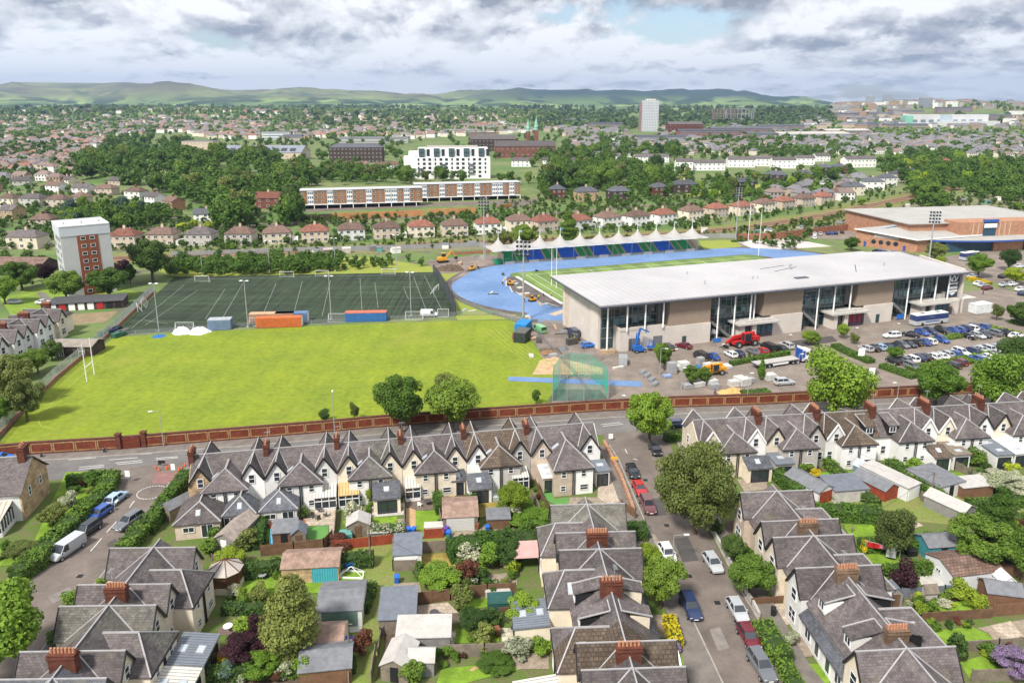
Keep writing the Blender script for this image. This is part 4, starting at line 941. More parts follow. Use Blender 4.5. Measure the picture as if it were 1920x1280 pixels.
# left terrace: garden to the right
dL=Vector((-.02,.9998,0));aL=math.atan2(dL.y,dL.x)
oL=Vector((-42.8,45.0,0))
sidesrow(oL,aL,[(-6,5),(5,16),(16,26.5),(26.5,37.3)],[cream,cream,cream,cream,cream,cream,cream,cream],['','','house cut by the lower left edge of the photo','blue slated gabled house with a rooflight, lower left','gabled house with the seamed metal extension, lower left terrace','gabled house with the striped glass roof, lower left terrace','gabled house with a tall cream end, third in the lower left terrace','far end house of the lower left terrace beside the tall hedge'],'houses of the lower left terrace',None,roofs={3:slate_d,2:slate_d,5:slate_g,4:slate},chims=(),D=4.85,odep=2.6,sides={7:cream},exts={4:[('oflat',.2,5.2,3.8,poly_w)],5:[('oflat',.4,5.2,3.8)]},skies=(3,5))
def loosechimney(o,ang,x,n=8,m=None,z=8.7,ly=2.5):
# chimney standing on the party line: goes with the nearest house of that row
 best=None
 for ob in bpy.data.objects:
  if ob.get('category')=='house' and ob.location==o and abs(ob.rotation_euler.z-ang)<1e-4:
   rf=[c for c in KIDS.get(ob.name,[])if c.name.split('.')[0]=='roof']
   if rf:
    xs=[v.co.x for v in rf[0].data.vertices];d=abs((min(xs)+max(xs))/2-x)
    if best is None or d<best[0]:best=(d,rf[0])
 chimney(best[1],x,0,6.2,z,.9,ly,n,m)
brownstone=mat('chimney_stone',(.20,.13,.085),.85,.3,1,'brick')
for y_ in(84.7,75.0,65.0):loosechimney(oR,aR,(y_-55)/.9975,m=brownstone)
for y_ in(71.5,61.2):loosechimney(oL,aL,(y_-45),m=redbrick)
# ---- corner house, upper left of the foreground
def corner_house():
 o=at(60,1000);o=Vector((-78,99.5,0));a=R(9)
 t=thing('corner_house','broad slate roofed corner house with sandstone end and glazed lean-to, left edge','house',o,a)
 b=MB();b.box(-14,-1,0,5.4,7.6,4.6);part('wall',b,white,t)
 b=MB();b.add([(5.4,-1,0),(5.4,7.6,0),(5.4,7.6,4.6),(5.4,3.6,8.0),(5.4,-1,4.6),(5.65,-1,0),(5.65,7.6,0),(5.65,7.6,4.6),(5.65,3.6,8.0),(5.65,-1,4.6)],[(0,4,3,2,1),(5,6,7,8,9),(0,5,9,4),(1,2,7,6),(4,9,8,3),(3,8,7,2)]);part('end_wall',b,sand,t)
 for y in(1.5,5):window(t,(5.66,y,3.6),(1,0),.7,1.5)
 b=MB();b.slab([(-14,3.6,8.2),(5.9,3.6,8.2),(5.9,-1.4,4.4),(-14,-1.4,4.4)],.15);b.slab([(-14,3.6,8.2),(5.9,3.6,8.2),(5.9,8,4.6),(-14,8,4.6)],.15)
 b.slab([(-2.2,3.4,8.1),(-4.4,-3.2,6.4),(.9,-1.4,4.5)],.12)
 rf=part('roof',b,slate,t);caps(rf,[((-14,3.6,8.2),(5.9,3.6,8.2)),((-2.2,3.4,8.15),(.9,-1.4,4.55))],.24)
 b=MB();b.box(-14,-6.6,0,-2.4,-1,4.4);part('rear_wing',b,white,t)
 b=MB();b.slab([(-14,-2.0,6.4),(-3.8,-1.8,6.4),(-2.0,-7.0,4.3),(-14,-7.0,4.3)],.14);b.slab([(-14,-2,6.4),(-3.8,-1.8,6.4),(-2,-.6,4.6),(-14,-.6,4.6)],.14);r2=part('wing_roof',b,slate,t);caps(r2,[((-14,-2,6.4),(-3.8,-1.8,6.4)),((-3.8,-1.8,6.4),(-2,-7,4.3))],.22)
 chimney(rf,4.6,3.6,7.2,9.6,1.0,1.8,4,redbrick)
 skylight(rf,(-4.2,1.4,6.55),(0,-.75,1),1.0,1.2,True);skylight(rf,(-6.5,-.4,5.2),(0,-.75,1),.9,1.4,True)
 window(t,(1.2,-1,3.4),(0,-1),2.0,1.5,bars=2);window(t,(-6,-6.6,3.2),(0,-1),1.2,1.3);window(t,(-10,-6.6,3.2),(0,-1),1.2,1.3);window(t,(-6,-6.6,1.3),(0,-1),1.4,1.3)
 b=MB();b.slab([(-2.2,-1,3.4),(4.4,-1,3.4),(4.6,-5.4,2.5),(-1.2,-7.4,2.5)],.1);part('glazed_lean_to_roof',b,mat('opal_roof',(.5,.44,.38),.5,.1,1,'seam',ws=.45),t)
 b=MB();b.prism([(-2.2,-1),(4.3,-1),(4.5,-5.2),(-1.1,-7.2)],.6,2.4);g_=part('lean_to_glass',b,glass,t)
 c=MB();c.prism([(-2.3,-1),(4.4,-1),(4.6,-5.3),(-1.2,-7.3)],0,.6);part('lean_to_base',c,white,t)
 c=MB()
 for i in range(8):
  k=i/7;x=4.55+(-1.15-4.55)*k;y=-5.25+(-7.25+5.25)*k;c.bar((x,y,.6),(x,y,2.45),.12)
 for i in range(6):k=i/5;c.bar((4.35+.2*k,-1-4.25*k,.6),(4.35+.2*k,-1-4.25*k,2.5),.12)
 c.bar((4.55,-5.25,1.5),(-1.15,-7.25,1.5),.1);part('glazing_frame',c,wframe,g_)
corner_house()
# ------------------------------------------------------------------ vehicles
def loft(secs,closed=True):
 b=MB();n=len(secs[0]);vs=[p for s in secs for p in s];fs=[]
 for k in range(len(secs)-1):
  for i in range(n):a=k*n+i;c=k*n+(i+1)%n;fs.append((a,c,c+n,a+n))
 fs.append(tuple(range(n))[::-1]);fs.append(tuple(range((len(secs)-1)*n,len(secs)*n)));b.add(vs,fs);return b
CK={'hatch':dict(st=[(-2.0,.78,.72),(-1.95,.95,.82),(-1.3,1.0,.88),(.6,.97,.88),(1.3,.92,.86),(1.85,.78,.80),(2.02,.62,.68)],cab=(-1.95,1.0,-1.45,.25),rz=1.47,L=4.0),'saloon':dict(st=[(-2.25,.75,.72),(-2.15,.98,.82),(-1.4,1.0,.9),(.7,.97,.9),(1.5,.9,.88),(2.1,.76,.82),(2.28,.6,.68)],cab=(-1.75,1.0,-.95,.2),rz=1.45,L=4.5),'estate':dict(st=[(-2.3,.78,.74),(-2.22,1.02,.84),(-1.4,1.05,.92),(.7,1.02,.92),(1.5,.97,.9),(2.15,.84,.84),(2.3,.65,.7)],cab=(-2.2,1.05,-1.85,.3),rz=1.62,L=4.6),'van':dict(st=[(-2.5,1.0,.86),(-2.48,1.05,.92),(-1.5,1.1,.95),(.8,1.1,.95),(1.7,1.05,.93),(2.3,.9,.86),(2.5,.65,.72)],cab=(-2.46,1.75,-2.4,1.0),rz=1.95,L=5.0),}
CM={}
def carmeshes(k):
 if k in CM:return CM[k]
 c=CK[k];secs=[]
 for x,z,w in c['st']:
  zb=.28 if abs(x)<1.9 else .36
  secs.append([(x,-w*.9,zb),(x,-w,.55*z+.1),(x,-w*.96,z*.9),(x,-w*.86,z),(x,w*.86,z),(x,w*.96,z*.9),(x,w,.55*z+.1),(x,w*.9,zb)])
 b=loft(secs);x0,x1,r0,r1=c['cab'];rz=c['rz'];zs=.93 if k!='van' else 1.05;wb,wt=(.80,.60)if k!='van' else(.93,.82)
 b.slab([(r0-.02,-wt-.02,rz),(r1+.04,-wt-.02,rz),(r1+.04,wt+.02,rz),(r0-.02,wt+.02,rz)],.07)
 for s in(-1,1):
  b.bar((x0,s*wb,zs),(r0,s*wt,rz-.03),.1);b.bar((x1,s*wb,zs),(r1,s*wt,rz-.03),.07)
  xm=(r0+r1)/2+.1;b.bar((xm,s*(wb+.01),zs),(xm,s*(wt+.01),rz-.03),.09)
  if k=='van':b.add([(x0+.05,s*(wb+.02),zs),(.45,s*(wb+.02),zs),(.45,s*(wt+.03),rz-.02),(r0,s*(wt+.03),rz-.02)],[(0,1,2,3)])
  b.bar((x1-.35,s*wb,zs+.05),(x1-.35,s*(wb+.2),zs+.08),.12,.14)
 body=b.mesh('body',[CARC['white']if False else white_p],uv=False)
 g_=MB();g_.add([(x0+.03,-wb,zs-.04),(x1-.03,-wb,zs-.04),(x1-.03,wb,zs-.04),(x0+.03,wb,zs-.04),(r0,-wt,rz-.05),(r1,-wt,rz-.05),(r1,wt,rz-.05),(r0,wt,rz-.05)],[(4,5,6,7),(0,1,5,4),(1,2,6,5),(2,3,7,6),(3,0,4,7)]);gm=g_.mesh('windows',[mat('car_glass',(.03,.035,.045),.07,0,1,'flat',spec=.9)],uv=False)
 w_=MB();w_.tube((0,-.1,0),(0,.1,0),.31,n=14);wm=w_.mesh('wheel',[rubber],uv=False)
 h_=MB();h_.tube((0,-.105,0),(0,.105,0),.19,n=10);hm=h_.mesh('wheel_trim',[steel],uv=False)
 l_=MB();L2=c['L']/2
 l_.box(L2-.18,-.14,-.07,L2-.03,.14,.07);lm=l_.mesh('headlight',[mat('headlamp_glass',(.6,.62,.65),.1,0,1,'flat')],uv=False)
 t_=MB();t_.box(-L2+.0,-.1,-.1,-L2+.12,.1,.1);tm_=t_.mesh('tail_light',[mat('tail_red',(.35,.01,.01),.3,0,1,'flat')],uv=False)
 CM[k]=(body,gm,wm,hm,lm,tm_);return CM[k]
CARC={}
def carpaint(n):
 cs=dict(white=(.72,.73,.74),silver=(.42,.44,.46),grey=(.13,.14,.155),black=(.015,.016,.02),navy=(.015,.03,.09),blue=(.02,.075,.32),red=(.42,.015,.02),darkred=(.13,.008,.018),lightblue=(.33,.46,.62),green=(.16,.42,.17),burgundy=(.14,.05,.055),brightblue=(.02,.16,.55))
 if n not in CARC:
  m=mat('paint_'+n,cs[n],.28,0,1,'flat',spec=.6);m.node_tree.nodes['Principled BSDF'].inputs['Coat Weight'].default_value=.6;CARC[n]=m
 return CARC[n]
def car(px,py,heading,kind,colr,label,group=None,detail=True,pos=None,name=None,s=1.0):
 p=pos or at(px,py);body,gm,wm,hm,lm,tm_=carmeshes(kind)
 t=thing(name or('parked_van' if kind=='van' else 'parked_car'),label,'van' if kind=='van' else 'car',(p.x,p.y,.05),heading,group);t.scale=(s,s,s)
 o=link('body',body,t);o.material_slots[0].link='OBJECT';o.material_slots[0].material=carpaint(colr)
 link('windows',gm,t)
 L2=CK[kind]['L']/2;hw=CK[kind]['st'][3][2]-.08
 for x in(-L2+.75,L2-.78):
  for y in(-hw,hw):
   w=link('wheel',wm,t);w.location=(x,y,.31)
   if detail:link('wheel_trim',hm,w)
 if detail:
  for x,m_ in((L2-.0,white_p),(-L2-.01,mat('plate_yellow',(.6,.45,.03),.5,.05,1,'flat'))):
   b=MB();b.box(x-.02,-.26,.42,x+.02,.26,.54);part('number_plate',b,m_,t)
  for y in(-.6,.6):
   q=link('headlight',lm,t);q.location=(0,y,.66);q=link('tail_light',tm_,t);q.location=(0,y,.78)
 return t
dn=math.atan2(-.999,.047);upn=dn+math.pi
G1='cars parked along the two side streets'
for a in[(219,940,R(80),'hatch','lightblue','pale blue hatchback, furthest of the four parked by the left tall hedge'),(187,969,R(-104),'hatch','blue','bright blue hatchback parked behind the pale blue one by the left hedge'),(163,1001,R(-104),'estate','black','black car parked between the blue hatchback and the white van'),(127,1037,R(-106),'van','silver','white van with dark side windows, nearest vehicle by the left hedge'),(243,984,R(-108),'estate','grey','dark grey estate with roof rails parked across from the black car'),(1186,890,R(-85),'hatch','black','black car parked furthest up the right side street'),(1199,922,R(-85),'saloon','red','bright red car parked in front of the maroon one'),(1214,953,R(-85),'estate','burgundy','faded maroon estate parked behind the bright red car'),(1251,1044,R(-83),'hatch','white','white hatchback parked beside the street lamp and small tree'),(1336,1062,R(-82),'hatch','silver','silver hatchback parked on the right pavement, furthest from the camera'),(1294,1145,R(-85),'estate','navy','dark navy car parked alone on the left side, near the yellow hedge'),(1382,1151,R(-85),'hatch','silver','pale silver car parked in front of the wine red one'),(1403,1201,R(-84),'hatch','darkred','wine red car parked between the silver and dark green cars'),(1427,1256,R(-82),'estate','grey','dark grey green car nearest the lower edge of the right street'),(1228,848,R(-85),'hatch','black','black car half hidden under the round tree at the street corner'),(1272,800,R(8),'hatch','navy','dark car on the main road right of the round tree'),(3,865,R(10),'hatch','brightblue','blue car at the left picture edge on the main road')]:
 car(*a,group=G1)
ch=SA+R(90)
cx_,cy_=lambda X:1400+X/3.692,lambda Y:560+Y/3.692
rows={'first line of the stadium car park':[(1212,240,'blue'),(1268,232,'navy'),(1355,228,'black'),(1415,222,'blue'),(1465,220,'blue'),(1505,212,'navy'),(1545,210,'white'),(1583,203,'navy'),(1635,200,'blue')],'second line of the stadium car park':[(1350,292,'blue'),(1530,265,'black'),(1600,262,'silver'),(1637,255,'black'),(1705,243,'grey'),(1765,240,'black')],'third line, right of the white sign':[(825,352,'silver'),(868,347,'black'),(917,342,'lightblue'),(965,338,'navy'),(1025,333,'black'),(1075,327,'grey'),(1118,320,'black'),(1165,312,'black'),(1218,307,'blue'),(1262,303,'white')],'fourth line, behind the big trees':[(1015,438,'black'),(1085,430,'grey'),(1132,425,'white'),(1185,415,'navy'),(1225,410,'black'),(1285,407,'white'),(1340,405,'white'),(1377,390,'silver'),(1435,388,'blue'),(1485,380,'white'),(1550,368,'navy'),(1610,357,'silver'),(1655,350,'silver'),(1765,335,'lightblue'),(1815,333,'white'),(1868,328,'white')],'last line, nearest the brick wall':[(1148,480,'grey'),(1425,468,'black'),(1470,447,'darkred'),(1595,428,'blue'),(1685,420,'white'),(1750,397,'silver'),(1805,398,'white'),(1880,385,'black')]}
for nm,L in rows.items():
 for i,(X,Y,c)in enumerate(L):
  car(cx_(X),cy_(Y)+2,ch+R(random.uniform(-2,2))+(math.pi if random.random()<.3 else 0),random.choice(['hatch','hatch','saloon','estate']),c,'%s car, %s from the left in the %s'%({'lightblue':'pale blue','darkred':'dark red'}.get(c,c),nth(i),nm),'cars in the stadium car park')
c2=lambda X,Y:(1180+X/5.333,600+Y/5.333)
for X,Y,hd,k,c,lb in[(380,292,ch,'estate','black','black estate car parked left of the dark red coupe'),(542,277,ch+R(25),'saloon','darkred','dark red coupe parked by the white stadium wall'),(713,388,ch,'van','black','small black van beside the blue pickup'),(832,384,ch,'saloon','blue','dark blue pickup car near the pallets'),(1012,364,ch,'hatch','white','white hatchback at the left end of the narrow hedge'),(1085,358,ch,'hatch','navy','dark blue hatchback right of the white one by the narrow hedge'),(1232,334,ch,'saloon','grey','dark grey car left of the small red car'),(1325,330,ch,'hatch','red','small red car beside the black van'),(1388,300,ch,'van','black','black van towering over the small red car'),(1515,304,ch,'saloon','black','black car between the black van and the lorry cab'),(1568,275,ch,'estate','silver','silver car partly behind the lorry cab'),(1545,645,SA-R(8),'estate','silver','silver people carrier parked by the brick wall'),(-410,272,SA,'hatch','brightblue','bright blue car parked at the stadium corner column'),(-560,150,ch,'van','navy','dark blue van at the stadium end wall'),(-555,190,ch,'estate','black','black car behind the stadium end wall van'),(-900,118,ch+R(10),'van','green','green and yellow van near the blue cabin'),(-2000,-37,0,'van','white','white van parked in front of the all weather pitch')]:
 p=c2(X,Y);car(p[0],p[1],hd,k,c,lb,'cars near the stadium building')
c3=lambda X,Y:(1700+X/4.923,360+Y/4.923)
for i,(X,Y,c)in enumerate([(610,792,'silver'),(665,858,'white'),(705,875,'silver'),(740,900,'darkred'),(900,870,'silver'),(975,865,'white'),(1050,912,'white'),(890,792,'black'),(1075,950,'navy'),(1040,700,'white')]):
 p=c3(X,Y);car(p[0],p[1],SA+R(8),'saloon',c,'%s car, %s from the left beyond the stadium end, near the round bushes'%({'darkred':'dark red'}.get(c,c),nth(i)),'cars beyond the stadium end',detail=False)
for i,(X,Y,c)in enumerate([(470,1112,'white'),(510,1110,'silver'),(468,1136,'white'),(560,1107,'navy'),(590,1105,'blue'),(617,1105,'black'),(660,1098,'black'),(900,1232,'navy'),(935,1238,'blue'),(975,1242,'silver'),(1010,1246,'blue')]):
 car(1400+X/3.692,140+Y/3.692,R(70)if i<7 else ch,'hatch',c,'%s car, %s from the left in the parking behind the stadium roof'%(c,nth(i)),'cars behind the stadium roof',detail=False)
car(1672,633,SA+R(170),'estate','white','white estate car standing alone left of the car park lines','cars in the stadium car park')
car(1707,631,ch+.6,'saloon','black','black car beside the lone white estate in the car park','cars in the stadium car park')
car(1905,633,SA,'saloon','white','white saloon driving at the right edge of the car park','cars in the stadium car park')
car(28,569,R(5),'hatch','silver','silver car parked above the slate roofs, left of the white tower block');car(82,570,R(0),'saloon','white','white car parked near the dark garage row');car(87,458,R(20),'hatch','blue','blue car beside the cream house left of the tower block')
# ---- coach, lorry, plant
def coach(px,py,hd,label,L=12.0,body='silver',top=(.03,.05,.14)):
 t=thing('coach',label,'bus',at(px,py),hd);hw=1.25
 b=MB();secs=[]
 for x,w in((-L/2,.94),(-L/2+.1,1),(L/2-.3,1),(L/2,.9)):secs.append([(x,-hw*w,.35),(x,-hw*w,1.55),(x,hw*w,1.55),(x,hw*w,.35)])
 part('body',loft(secs),carpaint(body),t)
 secs=[[(x,-hw*w*.99,1.56),(x,-hw*w*.95,3.1),(x,hw*w*.95,3.1),(x,hw*w*.99,1.56)]for x,w in((-L/2+.05,.94),(-L/2+.2,1),(L/2-.5,1),(L/2-.15,.92))]
 part('windows',loft(secs),mat('coach_glass',top,.12,0,1,'flat',spec=.8),t)
 b=MB();b.box(-L/2+.1,-hw*.95,3.1,L/2-.5,hw*.95,3.28);r=part('roof',b,white_p,t)
 for x in(-2.6,2.8):b=MB();b.box(x-.6,-.5,3.28,x+.6,.5,3.4);part('roof_hatch',b,carpaint('grey'),r)
 for x in(-L/2+2.4,L/2-2.6):
  for y in(-hw+.12,hw-.12):b=MB();b.tube((x,y-.14,.5),(x,y+.14,.5),.5,n=14);part('wheel',b,rubber,t)
 b=MB();b.box(-L/2+3.5,-hw-.02,1.0,L/2-3.5,-hw,1.3);part('stripe',b,carpaint('blue'),t)
 return t
coach(1741,607,SA,'silver and navy coach parked at the stadium front, right side')
coach(1817,487,SA+R(5),'dark blue and white coach parked in front of the leisure centre entrance',9)
def wheels(t,L,r=.45,m=None):
 for x,y in L:b=MB();b.tube((x,y-.18,r),(x,y+.18,r),r,n=14);w=part('wheel',b,rubber,t);b=MB();b.tube((x,y-.19,r),(x,y+.19,r),r*.5,n=10);part('rim',b,m or steel,w)
def lorry():
 A=at(1416,690);B=at(1512,676);d=B-A;hd=math.atan2(d.y,d.x);t=thing('flatbed_lorry','white and blue lorry with a long empty flatbed trailer in the car park','lorry',A,hd);L=d.length
 b=MB();b.box(-.3,-1.25,1.15,L-3.2,1.25,1.32);part('trailer_bed',b,mat('flatbed_grey',(.42,.40,.38),.8,.1,1,'seam',ws=.3),t)
 b=MB();b.box(-.3,-1.2,.85,L-4,1.2,1.14);part('trailer_chassis',b,carpaint('navy'),t)
 b=MB();b.box(4,-1.28,.55,8.5,-1.2,.95);part('side_guard',b,white_p,t)
 b=MB();b.prism([(L-2.4,-1.2),(L-.2,-1.2),(L,-1.0),(L,1.0),(L-.2,1.2),(L-2.4,1.2)],.6,3.2);b.slab([(L-2.4,-1.1,3.9),(L-2.2,1.1,3.9),(L-.5,1.1,3.25),(L-.5,-1.1,3.25)],.5);cb=part('cab',b,white_p,t)
 b=MB();b.box(L-.05,-.95,2.0,L+.03,.95,2.9);part('windscreen',b,glass,cb);b=MB();b.box(L-1.4,-1.23,2.0,L-.5,-1.2,2.7);part('side_window',b,glass,cb)
 b=MB();b.box(L-2.5,-1.15,1.0,L-2.42,1.15,3.4);b.box(L-2.4,-1.24,1.4,L-1.6,-1.2,3.1);part('blue_panel',b,carpaint('blue'),cb)
 b=MB();b.box(L-5.2,-1.1,.8,L-2.5,1.1,1.0);part('tractor_chassis',b,carpaint('navy'),t)
 wheels(t,[(x,y)for x in(1.8,3.1,4.4,L-5.0,L-3.8,L-1.2)for y in(-1.05,1.05)],.5)
lorry()
def telehandler(px,py,hd,colr,label,s=1.0):
 t=thing('telehandler',label,'telehandler',at(px,py),hd);t.scale=(s,s,s);m=mat('plant_'+colr,dict(red=(.45,.02,.02),yellow=(.62,.28,.02))[colr],.5,.1,1)
 b=MB();b.prism([(-2.6,-.7),(2.4,-.7),(2.4,.7),(-2.6,.7)],.6,1.15);b.box(-2.8,-1.0,.8,-1.2,1.0,1.7);b.box(.2,-1.1,.8,1.6,-.3,1.6);part('chassis',b,m,t)
 b=MB();b.box(-.9,.25,1.1,.6,1.1,2.5);part('cab',b,glass,t);b=MB();b.box(-1.0,.2,2.5,.7,1.15,2.6)
 for x,y in((-.9,.25),(.6,.25),(-.9,1.1),(.6,1.1)):b.bar((x,y,1.1),(x,y,2.5),.1)
 part('cab_frame',b,m,t)
 b=MB();b.bar((-2.4,-.1,2.1),(2.2,-.2,1.7),.45,.5);b.bar((2.0,-.2,1.7),(3.6,-.2,.9),.3,.35);part('boom',b,m,t)
 b=MB();b.bar((3.6,-.9,.3),(3.6,.5,.3),.12,.5);b.bar((3.6,-.6,.15),(4.7,-.6,.12),.12,.06);b.bar((3.6,.2,.15),(4.7,.2,.12),.12,.06);part('forks',b,black,t)
 wheels(t,[(x,y)for x in(-1.7,1.7)for y in(-.95,.95)],.62,steel)
 b=MB()
telehandler(1393,648,SA+math.pi+R(4),'red','large red telehandler facing left in front of the stadium entrance',1.45);telehandler(1335,702,SA+math.pi,'yellow','yellow telehandler beside the pallets of white blocks',1.1)
def boomlift():
 t=thing('boom_lift','blue cherry picker with folded upright boom by the stadium shutter','cherry picker',at(1198,660),SA);m=mat('plant_blue',(.02,.12,.42),.4,.1,1)
 b=MB();b.box(-1.4,-.9,.5,1.4,.9,1.1);b.box(-1.6,-.7,1.1,.4,.7,1.9);part('chassis',b,m,t);wheels(t,[(x,y)for x in(-1.1,1.1)for y in(-.8,.8)],.45)
 b=MB();b.bar((-.9,0,1.8),(.1,0,6.2),.4);b.bar((.1,0,6.2),(2.6,0,5.0),.3);b.bar((-.9,.35,1.8),(-.6,.35,5.0),.2);part('boom',b,m,t)
 b=MB()
 for z in(1.1,1.7,2.3):
  b.bar((2.2,-.8,z),(4.2,-.8,z),.07);b.bar((2.2,.8,z),(4.2,.8,z),.07);b.bar((2.2,-.8,z),(2.2,.8,z),.07);b.bar((4.2,-.8,z),(4.2,.8,z),.07)
 for x in(2.2,3.2,4.2):
  for y in(-.8,.8):b.bar((x,y,1.1),(x,y,2.3),.07)
 b.box(2.2,-.8,1.0,4.2,.8,1.1);part('basket',b,m,t)
boomlift()
def digger(px,py,hd,label,s=1.0):
 t=thing('excavator',label,'digger',at(px,py),hd);t.scale=(s,s,s);m=mat('plant_yellow',(.62,.28,.02),.5,.1,1)
 for y in(-.75,.75):b=MB();b.prism([(-1.3,y-.2),(1.3,y-.2),(1.3,y+.2),(-1.3,y+.2)],.1,.6);part('track',b,rubber,t)
 b=MB();b.box(-1.3,-.8,.65,.9,.8,1.4);part('body',b,m,t);b=MB();b.box(-.1,.1,1.4,.9,.8,2.3);part('cab',b,glass,t);b=MB();b.box(-.15,.05,2.3,.95,.85,2.4);part('cab_roof',b,m,t)
 b=MB();b.bar((.8,-.2,1.2),(2.4,-.2,3.0),.28);b.bar((2.4,-.2,3.0),(3.5,-.2,1.4),.22);part('arm',b,m,t);b=MB();b.prism([(3.2,-.6),(3.9,-.6),(3.9,.2),(3.2,.2)],.7,1.4);part('bucket',b,black,t)
digger(830,492,R(20),'yellow excavator with raised arm by the brown spoil heap',1.5);digger(957,534,R(190),'small yellow digger on the dark infield by the track kerb',.75);digger(998,565,R(210),'small yellow digger near the white board walk',.85);digger(885,507,R(40),'small orange digger on the bare ground behind the track',.8)
# ---- containers and cabins
def container(px,py,L,W_,Hh,rz,m,label,roofm=None,endm=None,name='shipping_container',cat='container'):
 t=thing(name,label,cat,at(px,py),rz,'containers and cabins')
 b=MB();b.box(-L/2,-W_/2,.1,L/2,W_/2,Hh);w=part('side_panels',b,m,t)
 b=MB()
 for i in range(int(L/.4)):x=-L/2+.2+i*.4;b.box(x,-W_/2-.04,.25,x+.18,-W_/2,Hh-.2)
 part('corrugation',b,m,w)
 b=MB();b.box(-L/2-.03,-W_/2-.03,Hh,L/2+.03,W_/2+.03,Hh+.12);part('roof',b,roofm or m,t)
 b=MB();b.box(L/2,-W_/2+.1,.2,L/2+.06,W_/2-.1,Hh-.1);part('door',b,endm or m,t)
ob=lambda n,c:mat(n,c,.6,.15,.8)
container(414,616,6,3.0,2.8,R(8),ob('container_greyblue',(.14,.20,.30)),'grey blue container with a pale roof beside the white sheeting',ob('container_pale_roof',(.34,.36,.40)))
container(525,612,12.2,2.5,2.7,R(5),ob('container_orange',(.46,.12,.035)),'long orange shipping container at the edge of the bright green field',endm=white_p)
container(511,604,12.2,2.5,2.7,R(5),ob('container_tan',(.36,.22,.14)),'tan topped container standing behind the orange one',ob('container_tan_roof',(.5,.32,.2)))
container(548,603,9,2.5,2.7,R(5),ob('container_blue_dull',(.10,.17,.30)),'dull blue container with white door behind the orange one, right side',endm=white_p)
container(687,601,11.6,2.6,2.6,R(4),ob('container_blue',(.035,.13,.34)),'long bright blue container with a red roof in front of the dark pitch',ob('container_red_roof',(.5,.13,.08)))
container(981,622,3.2,5.5,2.7,R(-18),ob('cabin_blue',(.02,.20,.50)),'small bright blue site cabin at the foot of the floodlight mast',name='site_cabin',cat='cabin')
container(979,638,3.2,5.0,2.7,R(-18),ob('cabin_green',(.035,.045,.04)),'dark green container in front of the bright blue cabin',ob('cabin_green_roof',(.10,.10,.09)))
container(968,634,1.2,3.5,1.6,R(-18),ob('skip_rust',(.25,.10,.06)),'rusty brown box beside the dark green container')
container(942,494,6.2,2.6,1.8,SA,ob('container_green',(.02,.24,.12)),'green covered box at the left end of the seating',name='storage_box',cat='container')
container(1836,585,6.4,3.4,2.7,SA,ob('cabin_white',(.6,.62,.63)),'white and blue kiosk cabin with dark windows at the right end of the stadium',endm=ob('kiosk_blue',(.15,.38,.6)),name='site_cabin',cat='cabin')
container(1006,509,1,1,.5,0,ob('crate_black',(.03,.03,.03)),'small black crate on the grass beside the track',name='crate',cat='crate')
for i,(px,py,c)in enumerate([(197,629,(.02,.10,.08)),(210,625,(.03,.04,.10)),(216,621,(.02,.03,.03)),(222,631,(.04,.12,.08)),(232,626,(.10,.10,.10))]):
 container(px,py,1.6,3.2,1.1,R(-25),ob('box_%d'%i,c),'%s dark plastic bin from the left at the corner of the green field'%nth(i),name='storage_bin',cat='bin')
def heap(pts,m,label,cat,name,h=1.2,seed=1,group=None):
 P=[at(*p)for p in pts];c=sum(P,Vector())/len(P);rr=random.Random(seed);b=MB();n=18;rings=5;vs=[];fs=[]
 R_=[(p-c).length for p in P];A_=[math.atan2((p-c).y,(p-c).x)for p in P]
 def rad(a):
  best=0;
  for r_,aa in zip(R_,A_):best+=r_*math.exp(6*math.cos(a-aa))
  return best/sum(math.exp(6*math.cos(a-aa))for aa in A_)
 for k in range(rings):
  f_=1-k/rings
  for i in range(n):a=2*math.pi*i/n;r_=rad(a)*f_*rr.uniform(.85,1.12);vs.append((r_*math.cos(a),r_*math.sin(a),h*(1-f_**1.6)*rr.uniform(.7,1.25)if k else 0))
 vs.append((0,0,h*.9))
 for k in range(rings-1):
  for i in range(n):a=k*n+i;c2_=k*n+(i+1)%n;fs.append((a,c2_,c2_+n,a+n))
 for i in range(n):fs.append(((rings-1)*n+i,(rings-1)*n+(i+1)%n,rings*n))
 b.add(vs,fs);return solo(name,b,m,label,cat,c,group=group)
tarp=mat('white_sheeting',(.66,.67,.68),.7,.1,1.2)
heap([(324,626),(333,618),(358,622),(350,627)],tarp,'crumpled white sheeting lying in front of the goal, left heap','tarpaulin','white_sheeting',1.6,3,'heaps of white sheeting')
heap([(350,626),(362,619),(392,618),(394,624)],tarp,'crumpled white sheeting next to the grey blue container, right heap','tarpaulin','white_sheeting',1.3,5,'heaps of white sheeting')
heap([(284,632),(296,628),(312,629),(305,632)],mat('tarp_blue',(.02,.12,.4),.6,.1,1),'small blue tarpaulin lying on the bright green field','tarpaulin','blue_sheeting',.4,2)
heap([(815,505),(850,499),(872,505),(840,510)],soil,'brown spoil heap beside the yellow excavator','spoil heap','spoil_heap',1.8,4)
heap([(1012,661),(1030,656),(1046,662),(1030,666)],mat('spoil_orange',(.22,.13,.07),.95,.3,2),'low orange brown spoil heap left of the green net','spoil heap','spoil_heap',.7,6)
heap([(1342,738),(1360,732),(1394,731),(1385,738)],mat('sand_heap',(.58,.34,.13),.95,.1,2),'heap of orange sand behind the brick wall','sand heap','sand_heap',.8,7)
pal=mat('pallet_wrap',(.50,.50,.48),.7,.15,2)
